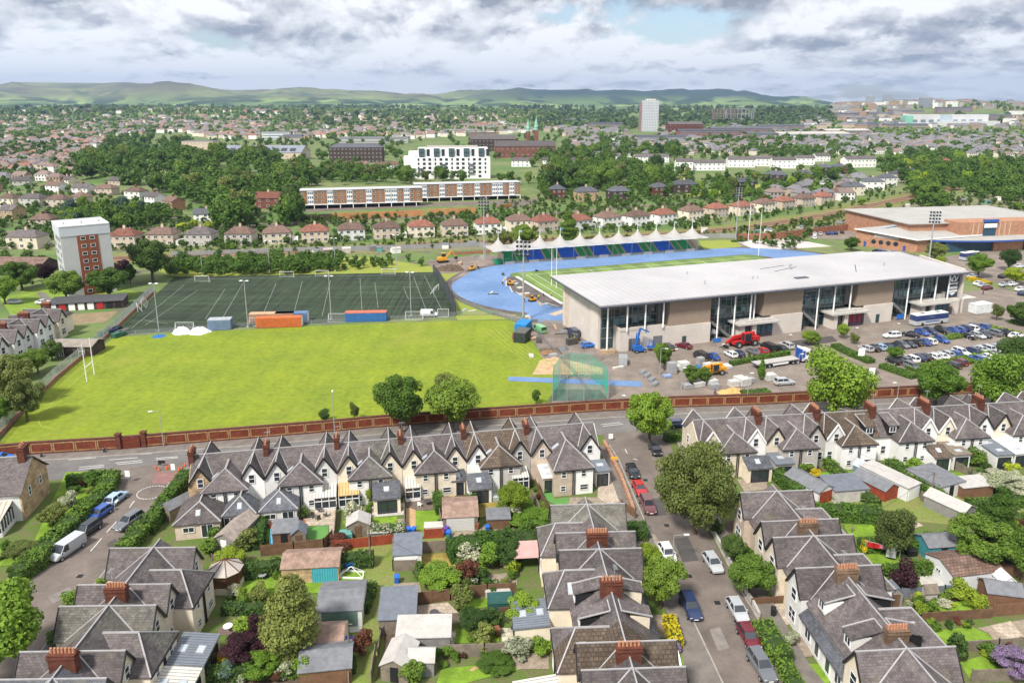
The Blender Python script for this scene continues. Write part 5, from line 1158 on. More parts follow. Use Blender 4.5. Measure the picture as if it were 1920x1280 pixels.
def pallet(px,py,w,d,h,rz,label,m=None,n=2):
 t=thing('pallet_stack',label,'pallet',at(px,py),rz,'pallets of building blocks by the car park')
 b=MB();b.box(-w/2,-d/2,0,w/2,d/2,.14);part('pallet_base',b,timber,t)
 for k in range(n):b=MB();z=.15+k*h/n;b.box(-w/2+.03,-d/2+.03,z,w/2-.03,d/2-.03,z+h/n-.06);part('block_pack',b,m or pal,t)
PL=[(1259,700,2,1.6,2.6,'tall white pallet stack behind the black rack'),(1266,694,2,1.6,1.2,None),(1281,693,2.4,2,1.9,None),(1291,698,1.8,1.6,1.2,None),(1313,683,1.6,1.4,1.7,None),(1327,690,2,1.6,1.2,None),(1342,686,2.2,1.4,.6,None),(1358,690,3,2.2,.7,None),(1290,727,2.4,1.6,.9,None),(1302,725,2.4,1.6,.9,None),(1314,724,1.6,1.3,1,None),(1335,722,2,1.8,1.3,None),(1338,727,2.2,1.4,.9,None),(1375,724,2.2,1.6,1.3,None),(1386,718,2.2,1.8,1.5,None),(1395,722,2.6,1.8,1.6,None),(1408,716,1.6,1.4,.9,None),(1443,712,2.4,2,1.4,None),(1455,712,1.6,1.4,.6,None)]
for i,(px,py,w,d,h,lb)in enumerate(PL):pallet(px,py,w,d,h,SA+R((i*37)%17-8),lb or '%s pallet of pale wrapped blocks from the left, in the building store'%nth(i),None if i%4 else mat('pallet_grey',(.30,.30,.31),.8,.15,2))
pallet(1306,693,3,1.8,.7,SA,'flat pallet of blue boards in the building store',mat('board_blue',(.03,.13,.30),.6,.2,2));pallet(1251,707,1.8,1.4,.5,SA,'low pallet under a pale blue wrap',mat('wrap_blue',(.25,.32,.5),.5,.2,2))
for i,(px,py)in enumerate([(1205,700),(1213,706),(1222,714),(1228,722)]):
 t=thing('barrier_stack','%s stack of galvanised barriers from the left, right of the green net'%nth(i),'barriers',at(px,py),SA+.6,'stacked steel barriers')
 b=MB()
 for k in range(5):
  z=.1+k*.16;b.bar((-1.1,-.5,z),(1.1,-.5,z),.05);b.bar((-1.1,.5,z),(1.1,.5,z),.05)
  for q in range(9):x=-1.1+q*.275;b.bar((x,-.5,z),(x,.5,z),.03)
 part('barrier',b,steel,t)
L_=dict(mid=leafmat('leaf_mid',(.155,.25,.03),(.065,.125,.018)),bright=leafmat('leaf_bright',(.21,.33,.03),(.085,.17,.02)),dark=leafmat('leaf_dark',(.085,.15,.027),(.04,.08,.018)),olive=leafmat('leaf_olive',(.20,.235,.055),(.085,.115,.028)),yellow=leafmat('leaf_yellow',(.65,.50,.015),(.48,.38,.02),var=.1),lime=leafmat('leaf_lime',(.34,.42,.03),(.16,.24,.02)),purple=leafmat('leaf_purple',(.055,.018,.025),(.028,.010,.014)),blueg=leafmat('leaf_blue',(.10,.16,.12),(.05,.09,.065)),red=leafmat('leaf_red',(.16,.06,.03),(.08,.03,.02)),flower=leafmat('flower_white',(.62,.58,.46),(.10,.18,.04)),lilac=leafmat('flower_lilac',(.40,.22,.55),(.12,.16,.08)),hedge=leafmat('leaf_hedge',(.115,.21,.022),(.05,.115,.016)))
def leafcloud(rs,n,size,lobes,shell=.72,up=.25,flat=1.0):
 """n leaf clumps over lobes [(cx,cy,cz,rx,ry,rz)] -> vertices (4n,3)"""
 lob=np.array(lobes);wgt=(lob[:,3]*lob[:,4])**1.0;k=rs.choice(len(lob),n,p=wgt/wgt.sum());L=lob[k]
 d=rs.normal(size=(n,3));d[:,2]+=up;d/=np.linalg.norm(d,axis=1)[:,None]
 r=shell+(1.08-shell)*rs.rand(n)**.6
 c=L[:,:3]+d*L[:,3:]*r[:,None]
 nv=d+rs.normal(size=(n,3))*.55;nv[:,2]+=.35;nv/=np.linalg.norm(nv,axis=1)[:,None]
 a=np.cross(nv,rs.normal(size=(n,3)));a/=np.linalg.norm(a,axis=1)[:,None];b=np.cross(nv,a)
 s=size*(.6+.8*rs.rand(n))[:,None];e=(.55+.5*rs.rand(n))[:,None]
 v=np.stack([c-a*s,c-b*s*e,c+a*s,c+b*s*e],1).reshape(-1,3)
 return v
def quadmesh(name,v,m,extra=None):
 n=len(v)//4;me=bpy.data.meshes.new(name);me.vertices.add(len(v));me.vertices.foreach_set('co',v.astype(np.float32).ravel())
 me.loops.add(len(v));me.loops.foreach_set('vertex_index',np.arange(len(v),dtype=np.int32));me.polygons.add(n)
 me.polygons.foreach_set('loop_start',np.arange(0,len(v),4,dtype=np.int32));me.polygons.foreach_set('loop_total',np.full(n,4,dtype=np.int32))
 me.materials.append(m);me.update(calc_edges=True);me.validate();return me
def lobes_for(rs,R_,Hc,z0,n,form='round'):
 Ls=[]
 if form=='cone':
  for i in range(n):k=i/(n-1);r=R_*(1-k)**.8+.12*R_;a=rs.rand()*6.28;Ls.append((.25*r*math.cos(a),.25*r*math.sin(a),z0+Hc*(k*.9+.08),r*.8,r*.8,Hc/n*1.1))
  return Ls
 if form=='column':
  for i in range(n):k=i/(n-1);r=R_*(1-.5*abs(2*k-.8));a=rs.rand()*6.28;Ls.append((.2*r*math.cos(a),.2*r*math.sin(a),z0+Hc*(k*.85+.08),r*.75,r*.75,Hc/n))
  return Ls
 for i in range(n):
  while True:
   p=rs.uniform(-1,1,3)
   if p@p<1 and(p@p>.22):break
  rr=R_*(rs.uniform(.2,.44)if n<45 else rs.uniform(.14,.34)if n<70 else rs.uniform(.12,.3))
  q=1.08*p*np.array([R_-rr*.8,R_-rr*.8,Hc/2-rr*.7])
  w=1-.3*max(0,-p[2])
  Ls.append((q[0]*w,q[1]*w,z0+Hc/2+q[2],rr,rr,rr*.82))
 if n<45:Ls.append((0,0,z0+Hc/2,R_*.52,R_*.52,Hc*.3))
 return Ls
TP={}
def treeproto(key,R_,Ht,n,size,lob,form='round',seed=1,trunk=.22):
 """unit meshes cached by key: (crown mesh, trunk mesh)"""
 if key in TP:return TP[key]
 rs=np.random.RandomState(seed);z0=Ht*(trunk if form=='round' else .06);Hc=Ht-z0
 L=lobes_for(rs,R_,Hc,z0,lob,form);v=leafcloud(rs,n,size,L,shell=.6 if form=='round' else .5)
 cm=quadmesh('crown',v,L_['mid'])
 b=MB();r0=.03*Ht+.05;top=Ht*.6;b.tube((0,0,-.1),(0,0,z0+Hc*.25),r0,r0*.7,8);b.tube((0,0,z0+Hc*.25),(.1,0,z0+Hc*.8),r0*.7,r0*.15,6)
 if form=='round':
  for l in L[:min(7,len(L))]:b.tube((0,0,z0+Hc*.08),(l[0]*.85,l[1]*.85,l[2]),r0*.45,r0*.12,5)
 tm_=b.mesh('trunk',[bark],uv=False)
 TP[key]=(cm,tm_,R_,Ht);return TP[key]
NT=[0]
def tree(px,py,w,h,leaf,label,key='m0',group=None,pos=None,name='tree',cat='tree',rz=None,zoff=0):
 cm,tm_,R_,Ht=TP[key];p=pos or at(px,py);NT[0]+=1
 t=thing(name,label,cat,(p.x,p.y,p.z+zoff),random.uniform(0,6.28)if rz is None else rz,group);t.scale=(w/2/R_,w/2/R_,h/Ht)
 c=link('crown',cm,t);c.material_slots[0].link='OBJECT';c.material_slots[0].material=L_[leaf]
 link('trunk',tm_,t);return t
treeproto('n0',5,10,17000,.17,58,seed=3);treeproto('n1',5,10,17000,.17,64,seed=8);treeproto('n2',5,10,15000,.175,50,seed=12)
treeproto('open',5,10,11000,.17,26,seed=21,trunk=.15);treeproto('big',6,11,34000,.13,80,seed=5,trunk=.13)
treeproto('cone',2.4,8,9000,.13,12,'cone',seed=31);treeproto('col',3,10,22000,.105,26,'column',seed=37)
for i in range(5):treeproto('m%d'%i,5,9.5,3200,.36,18,seed=40+i,trunk=.12)
for i in range(4):treeproto('f%d'%i,5,9,420,1.0,9,seed=60+i,trunk=.1)
treeproto('mc',2.6,9,900,.4,9,'cone',seed=71)
for i in range(3):treeproto('s%d'%i,1,1.8,1500,.075,9,seed=80+i,trunk=.02)
GN='large trees near the houses and the brick wall'
for px,py,w,h,lf,key,lb in[(752,812,9.8,11.6,'mid','n0','round green tree beside the brick wall, left one of the pair'),(850,808,10.3,10.2,'mid','n1','broad green tree beside the brick wall, right one of the pair'),(845,772,8,8,'olive','open','pale thin crowned tree behind the pair at the brick wall'),(1217,835,9.0,10.5,'bright','n2','round light green tree at the corner of main road and side street'),(1302,1000,12.0,14.0,'olive','big','huge olive green tree over the right side street'),(1563,792,13.8,15.6,'bright','open','tall loose yellow green tree in front of the car park'),(1752,765,10,9.5,'bright','n0','light green tree before the brick wall, between the two tall loose trees'),(1858,775,12.5,14,'bright','open','tall loose tree near the right edge in front of the brick wall'),(-12,1290,11.5,12,'bright','n1','large light green tree cut by the lower left picture edge'),(552,1240,7.6,11.2,'olive','col','tall willowy olive tree in the gardens, lower left'),(1238,1140,6.0,7.4,'mid','n2','bushy green tree on the left side of the right side street'),(1212,1085,4.2,5,'lime','n0','lime green shrub tree beside the white hatchback'),(965,965,5.0,5.2,'lime','n1','rounded lime green tree behind the middle row'),(1668,1045,6.5,8,'olive','open','feathery grey green tree beside the washing line'),(1835,1065,9,7,'mid','n2','spreading green tree above the blue summerhouse'),(1868,1010,5,8.5,'mid','col','slender tall tree behind the shed at the right'),(1915,1090,6,9,'mid','open','tree at the right picture edge by the dark shed'),(1404,1120,5.8,5.6,'mid','n0','round green tree in the front garden of the right terrace'),(1374,1058,3.4,4.4,'dark','n1','small dark tree in the front garden beside the silver hatchback'),(52,790,7.5,9,'olive','n2','grey green tree at the left fence, nearest the brick wall'),(20,760,10,10.5,'olive','n0','large grey green tree at the left picture edge'),(0,800,6,6,'bright','n1','light green bush tree at the left edge beside the brick wall'),(72,700,6,6,'mid','n1','dark green tree left of the rugby posts'),(36,712,7,6,'mid','n0','green tree with yellow blossom behind the left fence'),(98,676,5.5,5,'dark','n2','dark tree beside the ruined sheds left of the fence'),(126,567,11.5,10,'mid','n0','domed green tree left in front of the white tower block'),(207,562,12,10.5,'mid','n1','domed green tree right in front of the white tower block'),(42,545,12,10,'mid','n2','green tree left of the path by the tower block'),(10,570,9,9,'bright','n1','yellow green tree at the left edge near the tower block'),(287,528,14.5,15,'dark','n0','tall dark green tree at the back left corner of the dark pitch'),(245,533,4.5,7,'mid','n2','narrow green tree at the fence right of the tower block'),(85,530,7.5,7,'purple','n1','dark purple tree left of the tower block'),(230,515,6,5.5,'purple','n2','dark purple tree right of the tower block'),(1245,694,3.6,6.5,'mid','n0','small green tree by the lamp post and the pallets'),(1236,680,3.2,5,'bright','n1','small light green tree behind the car park lamp'),(1297,722,4.2,4.6,'mid','n2','small round green tree at the building store, left one'),(1320,722,3.2,4.2,'mid','n0','small round green tree at the building store, right one'),(1427,712,2.2,5,'bright','col','thin pale green tree at the building store, on its own bed'),(1514,648,3.4,4.2,'bright','n1','small tree right of the lorry, left one'),(1528,650,3.0,4,'mid','n2','small tree right of the lorry, right one'),(1580,635,3.0,4.2,'bright','n0','small light green tree standing alone in the car park'),(1601,645,2.6,3.2,'olive','open','thin small tree beside the car park hedge'),(1677,675,4,3.4,'bright','n1','small green tree at the end of the last car lines'),(1868,600,3.8,5,'olive','open','pale small tree at the right of the car park'),(1912,610,8,7,'mid','n2','green tree at the right edge beyond the car park'),(1833,520,9.5,8.5,'bright','n0','round clipped green tree beyond the stadium end'),(1890,508,7,8.5,'dark','n1','dark green tree near the right edge before the leisure centre'),(1903,533,8,6,'lime','n2','lime green bush at the right edge beyond the car park'),(1753,488,8.5,7,'olive','n0','small tree beside the mast in front of the leisure centre'),(1763,497,4,3.5,'lime','n1','bright bush at the far corner of the stadium roof'),(1596,470,7,6,'mid','n2','round green tree left of the leisure centre'),(1905,700,9,9,'dark','n1','dark tree at the right edge behind the brick wall'),(980,470,11,11,'mid','n0','green tree behind the left end of the tented stand'),(1065,462,10,16,'mid','col','tall green tree rising behind the tented stand'),(945,462,8,7,'olive','n1','olive bush tree left of the tented stand'),(1005,757,2.0,3.2,'mid','n2','sapling at the brick wall near the green net'),(665,788,2.0,4.0,'olive','open','sapling at the brick wall left of the pair of trees'),(610,790,2.6,2.6,'dark','open','small dark bush on top of the brick wall, left')]:
 tree(px,py,w,h,lf,lb,key,GN if w>5 else 'small trees round the stadium')
RAIL=[(200,487),(320,482),(560,471),(760,462),(960,453),(1150,447),(1300,437),(1420,425),(1560,402),(1700,372),(1790,352)]
def ribbon(name,pts,w,z,m,off=0):
 P=[at(*p)for p in pts];Lf=[];Rt=[]
 for i,p in enumerate(P):
  d=(P[min(i+1,len(P)-1)]-P[max(i-1,0)]).normalized();n=Vector((-d.y,d.x,0));Lf.append(p+n*(off+w/2));Rt.append(p+n*(off-w/2))
 b=MB()
 for i in range(len(P)-1):b.prism([(Lf[i].x,Lf[i].y),(Lf[i+1].x,Lf[i+1].y),(Rt[i+1].x,Rt[i+1].y),(Rt[i].x,Rt[i].y)],z-.1,z)
 return struct(name,b,m)
ribbon('railway_verge',RAIL,26,.06,mat('rail_verge',(.12,.17,.035),.95,.3,.08,col2=(.20,.17,.07),fine=.3))
ribbon('railway_ballast',RAIL,9.5,.3,mat('ballast',(.27,.165,.10),.95,.25,.2,fine=.3))
for o_ in(-2.5,-1.0,1.0,2.5):ribbon('rail',RAIL,.22,.5,mat('rail_rust',(.14,.09,.07),.6,.2,1),o_)
ribbon('street',[(-40,437),(230,428),(420,425),(600,418),(660,410),(1010,402),(1300,380)],7,.05,asph)
ribbon('street',[(250,425),(330,385),(420,350)],6,.05,asph)
sheet('car_park',[(560,398),(990,380),(985,374),(560,392)],asph,.06)
sheet('street',[(930,380),(1010,372),(1000,382),(965,392),(930,390)],asph,.07)
sheet('path',[(68,548),(82,548),(118,575),(90,580)],pave,.05);sheet('lawn',[(20,590),(110,583),(235,560),(262,548),(200,535),(60,540),(0,560)],mat('park_lawn',(.16,.24,.03),.95,.3,.2,fine=.3),.02)
sheet('yard',[(115,590),(222,583),(200,604),(120,610)],mat('dry_earth',(.22,.17,.10),.95,.2,.3,fine=.3),.03);sheet('allotments',[(300,478),(900,455),(1250,450),(1380,440),(1560,415),(1760,370),(1980,370),(1980,415),(1700,405),(1600,428),(1450,446),(1300,449),(930,468),(320,483)],mat('allotment_soil',(.13,.15,.05),.95,.4,.12,col2=(.21,.19,.12),fine=.4),.09)
for pts in([(455,375),(480,378),(478,388),(450,388)],[(1385,357),(1440,352),(1440,345),(1385,348)],[(1280,372),(1390,362),(1385,350),(1290,360)],[(515,352),(560,352),(560,362),(515,362)]):sheet('lawn',pts,verge,.1)
def semi(px,py,w,wall,roof,label,rz=0,dep=8.5,e=5.1,r=2.7,group=None,form='hip',nwin=4,storeys=2,pos=None,name='semi_detached_house',rows=None,ch=True,cat='house',gar=False):
 p=pos or at(px,py);t=thing(name,label,cat,(p.x,p.y,p.z),rz,group);h=w/2
 b=MB();b.box(-h,0,0,h,dep,e);part('wall',b,wall,t);o=.35
 b=MB()
 if form=='hip':
  A=(-h+dep/2*.8,dep/2,e+r);B=(h-dep/2*.8,dep/2,e+r);c=[(-h-o,-o,e),(h+o,-o,e),(h+o,dep+o,e),(-h-o,dep+o,e)]
  b.slab([c[0],c[1],B,A],.12);b.slab([c[2],c[3],A,B],.12);b.slab([c[1],c[2],B],.12);b.slab([c[3],c[0],A],.12)
 elif form=='gable':
  b.slab([(-h-o,-o,e),(h+o,-o,e),(h+o,dep/2,e+r),(-h-o,dep/2,e+r)],.15);b.slab([(-h-o,dep+o,e),(h+o,dep+o,e),(h+o,dep/2,e+r),(-h-o,dep/2,e+r)],.15)
  g_=MB()
  for s in(-1,1):g_.add([(s*h,0,e),(s*h,dep,e),(s*h,dep/2,e+r-.1),(s*(h-.2),0,e),(s*(h-.2),dep,e),(s*(h-.2),dep/2,e+r-.1)],[(0,1,2),(5,4,3),(0,2,5,3),(1,4,5,2)])
  part('gable_wall',g_,wall,t)
 else:b.box(-h-o,-o,e,h+o,dep+o,e+.3)
 rf=part('roof',b,roof,t)
 if ch:
  q=MB();q.box(-.5,dep/2-.4,e+r-1,.5,dep/2+.4,e+r+1.1);c_=part('chimney',q,[MATS['buff_harl'],redbrick][int(w*7)%2],rf);q=MB()
  for i in(-.3,0,.3):q.tube((i,dep/2,e+r+1.1),(i,dep/2,e+r+1.6),.12,n=6)
  part('chimney_pots',q,pot,c_)
 for s in range(storeys):
  z=(s+.55)*e/storeys
  for i in range(nwin):x=-h+w*(i+.5)/nwin;window(t,(x,0,z),(0,-1),1.5 if i%2 else 1.1,1.25 if storeys<3 else 1.2,bars=2)
  window(t,(-h,dep*.5,z),(-1,0),.9,1.2)
 if gar:b=MB();b.box(h+.4,1,0,h+3,6,2.3);part('side_garage',b,white,t)
 return t
rr=random.Random(5)
def face(px,py):p=at(px,py);return p
ROW1=[(228,464,buff,tile_r,'brown'),(300,461,buff,tile_n,'brown'),(372,461,greyh,slate,'grey'),(447,460,greyh,tile_n,'grey buff'),(520,458,cream,tile_n,'cream'),(592,455,buff,tile_r,'peach'),(660,451,white,tile_n,'white'),(727,448,buff,tile_n,'light brown'),(792,445,cream,tile_r,'cream'),(855,443,cream,tile_n,'pale cream'),(918,439,white,tile_r,'white and grey'),(977,433,cream,tile_n,'cream'),(1028,434,buff,tile_r,'peach'),(1093,432,white,tile_r,'white'),(1148,426,white,tile_n,'white'),(1202,424,white,tile_n,'bright white'),(1252,420,white,tile_r,'white'),(1305,413,cream,tile_n,'cream'),(1352,408,buff,tile_r,'pinkish'),(1400,404,cream,tile_r,'cream'),(1440,398,cream,tile_n,'cream'),(1478,393,buff,tile_r,'pinkish'),(1515,388,buff,tile_n,'buff'),(1550,384,buff,tile_r,'pink'),(1580,374,white,tile_n,'white')]
for i,(px,py,w_,r_,c)in enumerate(ROW1):
 p=at(px,py);q=at(px+40,py-(0 if px<500 else 2 if px<1000 else 5));rz=math.atan2(q.y-p.y,q.x-p.x)*.9
 semi(px,py,11.8 if px<1300 else 11,w_,r_,'%s house with %s roof, %s from left in the railway row'%(c,{'tile_red':'red','tile_umber':'brown','slate':'slate'}[r_.name],nth(i)),rz,group='houses in the row along the railway',gar=i%3==1)
 if i%3==0:
  b=MB();
ROW2=[(1048,373,9.5,redbrick,'red brick'),(1103,378,14,sand,'tan sandstone'),(1164,377,13,stone_d,'dark stone'),(1240,369,11,redbrick,'red'),(1287,363,18,stone_d,'dark stone'),(1398,358,15,stone_d,'dark stone'),(1457,343,16,stone_d,'dark brown'),(1510,341,14,stone_d,'dark brown'),(1548,328,14,stone_d,'dark stone'),(1577,326,11,redbrick,'red stone'),(1603,367,16,cream,'cream'),(1640,357,14,white,'white'),(1668,349,12,white,'white and dark'),(1690,341,12,cream,'cream'),(1711,338,12,cream,'cream'),(1736,331,14,cream,'cream grey'),(1770,315,16,redbrick,'red roofed')]
for i,(px,py,w,m,c)in enumerate(ROW2):
 semi(px,py,w,m,slate_d if i!=16 else tile_r,'%s villa with hipped slate roof, %s from the left on the wooded slope'%(c,nth(i)),R(rr.uniform(0,18)),dep=9.5,e=6.2,r=2.9,group='villas on the wooded slope',nwin=3,name='villa')
ROW3=[(980,313,22,6),(1048,312,32,6),(1142,303,26,6),(1223,305,36,6),(1283,322,15,9),(1330,320,30,7),(1390,314,26,7.5),(1430,312,22,7.5),(1470,316,22,8),(1510,310,18,7),(1543,303,16,6),(1614,314,32,8),(647,322,42,6),(727,322,22,6)]
for i,(px,py,w,e)in enumerate(ROW3):
 semi(px,py,w,white_p if i!=11 else white,slate if i<12 else tile_n,'white modern terrace block, %s in order along the ridge, %s'%(nth(i),'left of the wood edge' if i>11 else 'right of the white flats'),R(rr.uniform(-4,8))if i<11 else R(10),dep=10,e=e,r=2.8,form='gable',nwin=max(4,int(w/4)),group='white modern terraces on the ridge',name='terrace_block',ch=False,cat='building')
LEFT=[(98,362,14,white,tile_n,'gable','white',-25),(150,367,13,white,slate,'gable','white',-15),(194,368,13,buff,tile_n,'hip','brown',-10),(248,374,13,white,tile_n,'hip','white',-20),(281,385,11,white,slate,'gable','white and brick',-35),(315,394,11,orbrick,tile_n,'gable','orange brick',-40),(56,388,14,greyh,slate,'hip','pale grey',-8),(104,390,12,buff,tile_n,'hip','brown',-10),(143,385,10,buff,tile_n,'hip','buff',-30),(12,388,10,cream,tile_n,'hip','cream',-10),(12,412,10,sand,slate,'gable','sandstone',-20),(42,467,14,cream,slate,'hip','cream',-5),(75,425,11,buff,tile_n,'hip','low brown',0),(386,414,12,white_p,slate_d,'gable','white bungalow style',10),(20,340,12,buff,tile_n,'hip','brown',-10),(60,335,12,white,tile_n,'hip','white',-10),(150,340,12,cream,tile_n,'hip','cream',0),(215,352,11,buff,slate,'gable','grey',-20),(120,350,10,cream,slate,'gable','cream',-20),(40,352,11,greyh,slate,'gable','grey',15)]
for i,(px,py,w,m,r_,fo,c,rz)in enumerate(LEFT):
 semi(px,py,w,m,r_,'%s house, %s of the loose group above the tower block'%(c,nth(i)),R(rz),dep=8,e=3.6 if i in(12,13)else 5.2,r=2.6,form=fo,group='houses left of the wood',nwin=3,name='detached_house')
semi(25,512,22,stone_d,tile_n,'long low brown roofed building left of the white tower block',R(-5),dep=9,e=3,r=2.2,form='gable',name='low_building',cat='building',ch=False,nwin=4)
semi(503,391,14,mat('tudor_brick',(.24,.09,.06),.85,.2,.6,'brick'),mat('tudor_tile',(.20,.075,.05),.85,.2,.6,'tile'),'dark red villa with timbered gable left of the long flats',R(8),dep=9,e=6,r=3.5,form='gable',name='villa',nwin=3)
def flats(px,py,L,rz,label,n):
 t=thing('apartment_block',label,'flats',at(px,py),rz,'long brown and white flats on stilts');f0,e=2.9,2.55
 b=MB();b.box(0,0,f0,L,9,f0+3*e+.3);part('wall',b,mat('flats_brick',(.30,.17,.10),.85,.15,.3,'brick',mortar=(.9,.8,.7)),t)
 b=MB();b.box(-.3,-.4,f0+3*e+.3,L+.3,9.3,f0+3*e+.75);part('roof',b,mat('flats_roof',(.48,.50,.53),.8,.1,.3),t)
 b=MB();b.box(-.1,-.3,f0-.5,L+.1,9,f0);part('floor_slab',b,white_p,t)
 b=MB();b.box(1,6,0,L-1,8.6,f0-.5);part('ground_floor',b,mat('undercroft',(.05,.05,.06),.8,.2,.5),t)
 k=int(L/3.7)
 for i in range(0,k+1,2):q=MB();q.bar((i*L/k,0,0),(i*L/k,0,f0-.5),.4);part('stilt',q,white_p,t)
 for i in range(k):
  x=(i+.5)*L/k
  if i%3==1 or(i%7==0 and i):
   q=MB();q.box(x-1.7,-.12,f0,x+1.7,0,f0+3*e+.3);pn=part('white_panel',q,white_p,t)
   q=MB()
   for s in range(3):
    for dx in(-1.1,0,1.1):q.box(x+dx-.38,-.16,f0+s*e+.7,x+dx+.38,-.12,f0+s*e+2.1)
   part('window_band',q,mat('flat_pane',(.10,.14,.20),.15,.2,.5),pn)
  else:
   for s in range(3):window(t,(x-.6,0,f0+s*e+1.35),(0,-1),1.5 if i%3 else 1.1,1.3,bars=2,name='window')
flats(565,393,71,math.atan2((at(793,386)-at(565,393)).y,(at(793,386)-at(565,393)).x),'long brown and white flats on stilts, nearer block on the left',0)
flats(779,379,68,math.atan2((at(980,373)-at(779,379)).y,(at(980,373)-at(779,379)).x),'long brown and white flats on stilts, further block on the right',1)
plainwall([(562,414),(620,412),(622,412)],3.2,stone_d,'dark stone retaining wall left of the ochre wall below the flats','retaining_wall',.6)
plainwall([(624,412),(796,405)],3.4,mat('ochre_wall',(.44,.22,.09),.9,.2,.15),'ochre retaining wall below the nearer long flats','retaining_wall',.6)
plainwall([(803,404),(893,400)],3.4,MATS['ochre_wall'],'ochre retaining wall right of the gap below the flats','retaining_wall',.6)
plainwall([(935,392),(960,388)],2.2,MATS['ochre_wall'],'short ochre wall near the stadium mast below the further flats','retaining_wall',.6)
def whiteblock():
 o=at(778,336);t=thing('white_apartment_block','stepped white apartment block with dark framed bays, above the long brown flats','flats',o,R(4));L=62
 for k,(x0,x1,y0,z0,z1,m)in enumerate([(0,L,0,0,17.5,white_p),(3,L-2,2.5,17.5,25,white_p),(-9,0,4,0,18,white_p),(-5,3,6,18,22,white_p),(10,L-10,8,25,26.3,greyh)]):
  b=MB();b.box(x0,y0,z0,x1,16,z1);part('wall',b,m,t)
 for i in range(13):
  x=3.4+i*4.55
  for s in range(5):
   if s>=1 or i%2:window(t,(x,0,2.2+s*3.4),(0,-1),2.1 if i%3 else 1.2,2.0,bars=2,fr=black)
 for i in range(5):
  x=6+i*12.2;b=MB();b.box(x-2.2,1.3,18,x+2.2,2.5,24.6);bb=part('bay',b,mat('bay_glass',(.08,.13,.14),.1,.2,.5),t)
  b=MB()
  for z in(18,21.3,24.5):b.bar((x-2.3,1.25,z),(x+2.3,1.25,z),.3)
  for dx in(-2.2,0,2.2):b.bar((x+dx,1.25,18),(x+dx,1.25,24.6),.2)
  part('bay_frame',b,black,bb)
  b=MB();b.box(x+4,2.2,18.4,x+6.5,2.5,24);part('recess_window',b,glass,t)
 for i,s in((0,1),(0,2),(4,2),(4,1),(9,2),(9,1),(9,3),(4,3)):b=MB();b.box(2.5+i*4.6,-1.2,1+s*3.4,7.5+i*4.6,0,1.2+s*3.4);b.box(2.5+i*4.6,-1.2,1.2+s*3.4,7.5+i*4.6,-1.1,2.1+s*3.4);part('balcony',b,mat('balcony_grey',(.10,.11,.12),.6,.1,1),t)
whiteblock()
def bigb(name,label,px,py,L,D,Hh,rz,wm,rm,r=4,form='hip',cols=8,rows_=3,cat='building',extra=None,z=0):
 p=at(px,py);p.z=z;t=semi(0,0,L,wm,rm,label,rz,dep=D,e=Hh,r=r,form=form,nwin=cols,storeys=rows_,pos=p,name=name,ch=False,cat=cat)
 if extra:extra(t,L,D,Hh)
 return t
bigb('stone_school','dark sandstone four storey block with slate roof behind the white terraces',668,306,55,16,16,R(3),stone_d,slate_d,4,'hip',14,4)
def sawroof(t,L,D,Hh):
 for i in range(8):b=MB();x=-L/2+8+i*9.5;b.slab([(x,3,Hh+2.2),(x+6,3,Hh+2.2),(x+5.5,9,Hh+4.4),(x-.5,9,Hh+4.4)],.3);part('roof_light',b,mat('dark_roof_glass',(.03,.035,.05),.2,.1,1),t)
bigb('glass_roofed_hall','long hall with grey glazed roof behind the wood, left of the dark stone block',490,302,88,34,9,R(-2),buff,mat('hall_roof',(.22,.24,.28),.5,.12,.1,'seam',ws=.6),7,'gable',14,1,extra=sawroof)
bigb('flat_roofed_block','tan flat roofed modern block at the top edge of the wood',372,290,40,18,16,R(-6),buff,felt,2,'flat',8,3)
bigb('college_wing','dark red stone college wing with grey roofs right of the white block',925,283,60,16,15,R(4),stone_d,slate,5,'gable',12,3);bigb('college_hall','long red stone hall of the college with slate roof and dark base',985,296,70,16,13,R(4),mat('red_stone',(.17,.07,.05),.85,.3,.3),slate,6,'gable',12,2)
bigb('flat_roofed_block','brown flat roofed block behind the white apartment block',925,272,50,18,14,R(2),buff,felt,2,'flat',8,3);bigb('flat_roofed_block','brown stepped flat block left of the college',905,262,48,18,12,R(2),mat('brown_clad',(.20,.13,.10),.9,.2,.2),felt,2,'flat',8,3)
for i,(px,py)in enumerate([(990,268),(1005,272)]):
 t=thing('green_spire_tower','%s of the two towers with green copper spires'%('left' if i==0 else 'right'),'tower',at(px,py),0,'twin towers with copper spires')
 b=MB();b.box(-3.5,-3.5,0,3.5,3.5,22-4*(1-i));part('tower_body',b,MATS['red_stone'],t);z0=22-4*(1-i)
 b=MB();b.tube((0,0,z0),(0,0,z0+4),3.0,2.4,8);b.tube((0,0,z0+4),(0,0,z0+20),3.1,.1,8);part('spire',b,mat('copper_green',(.22,.48,.36),.7,.2,.3),t)
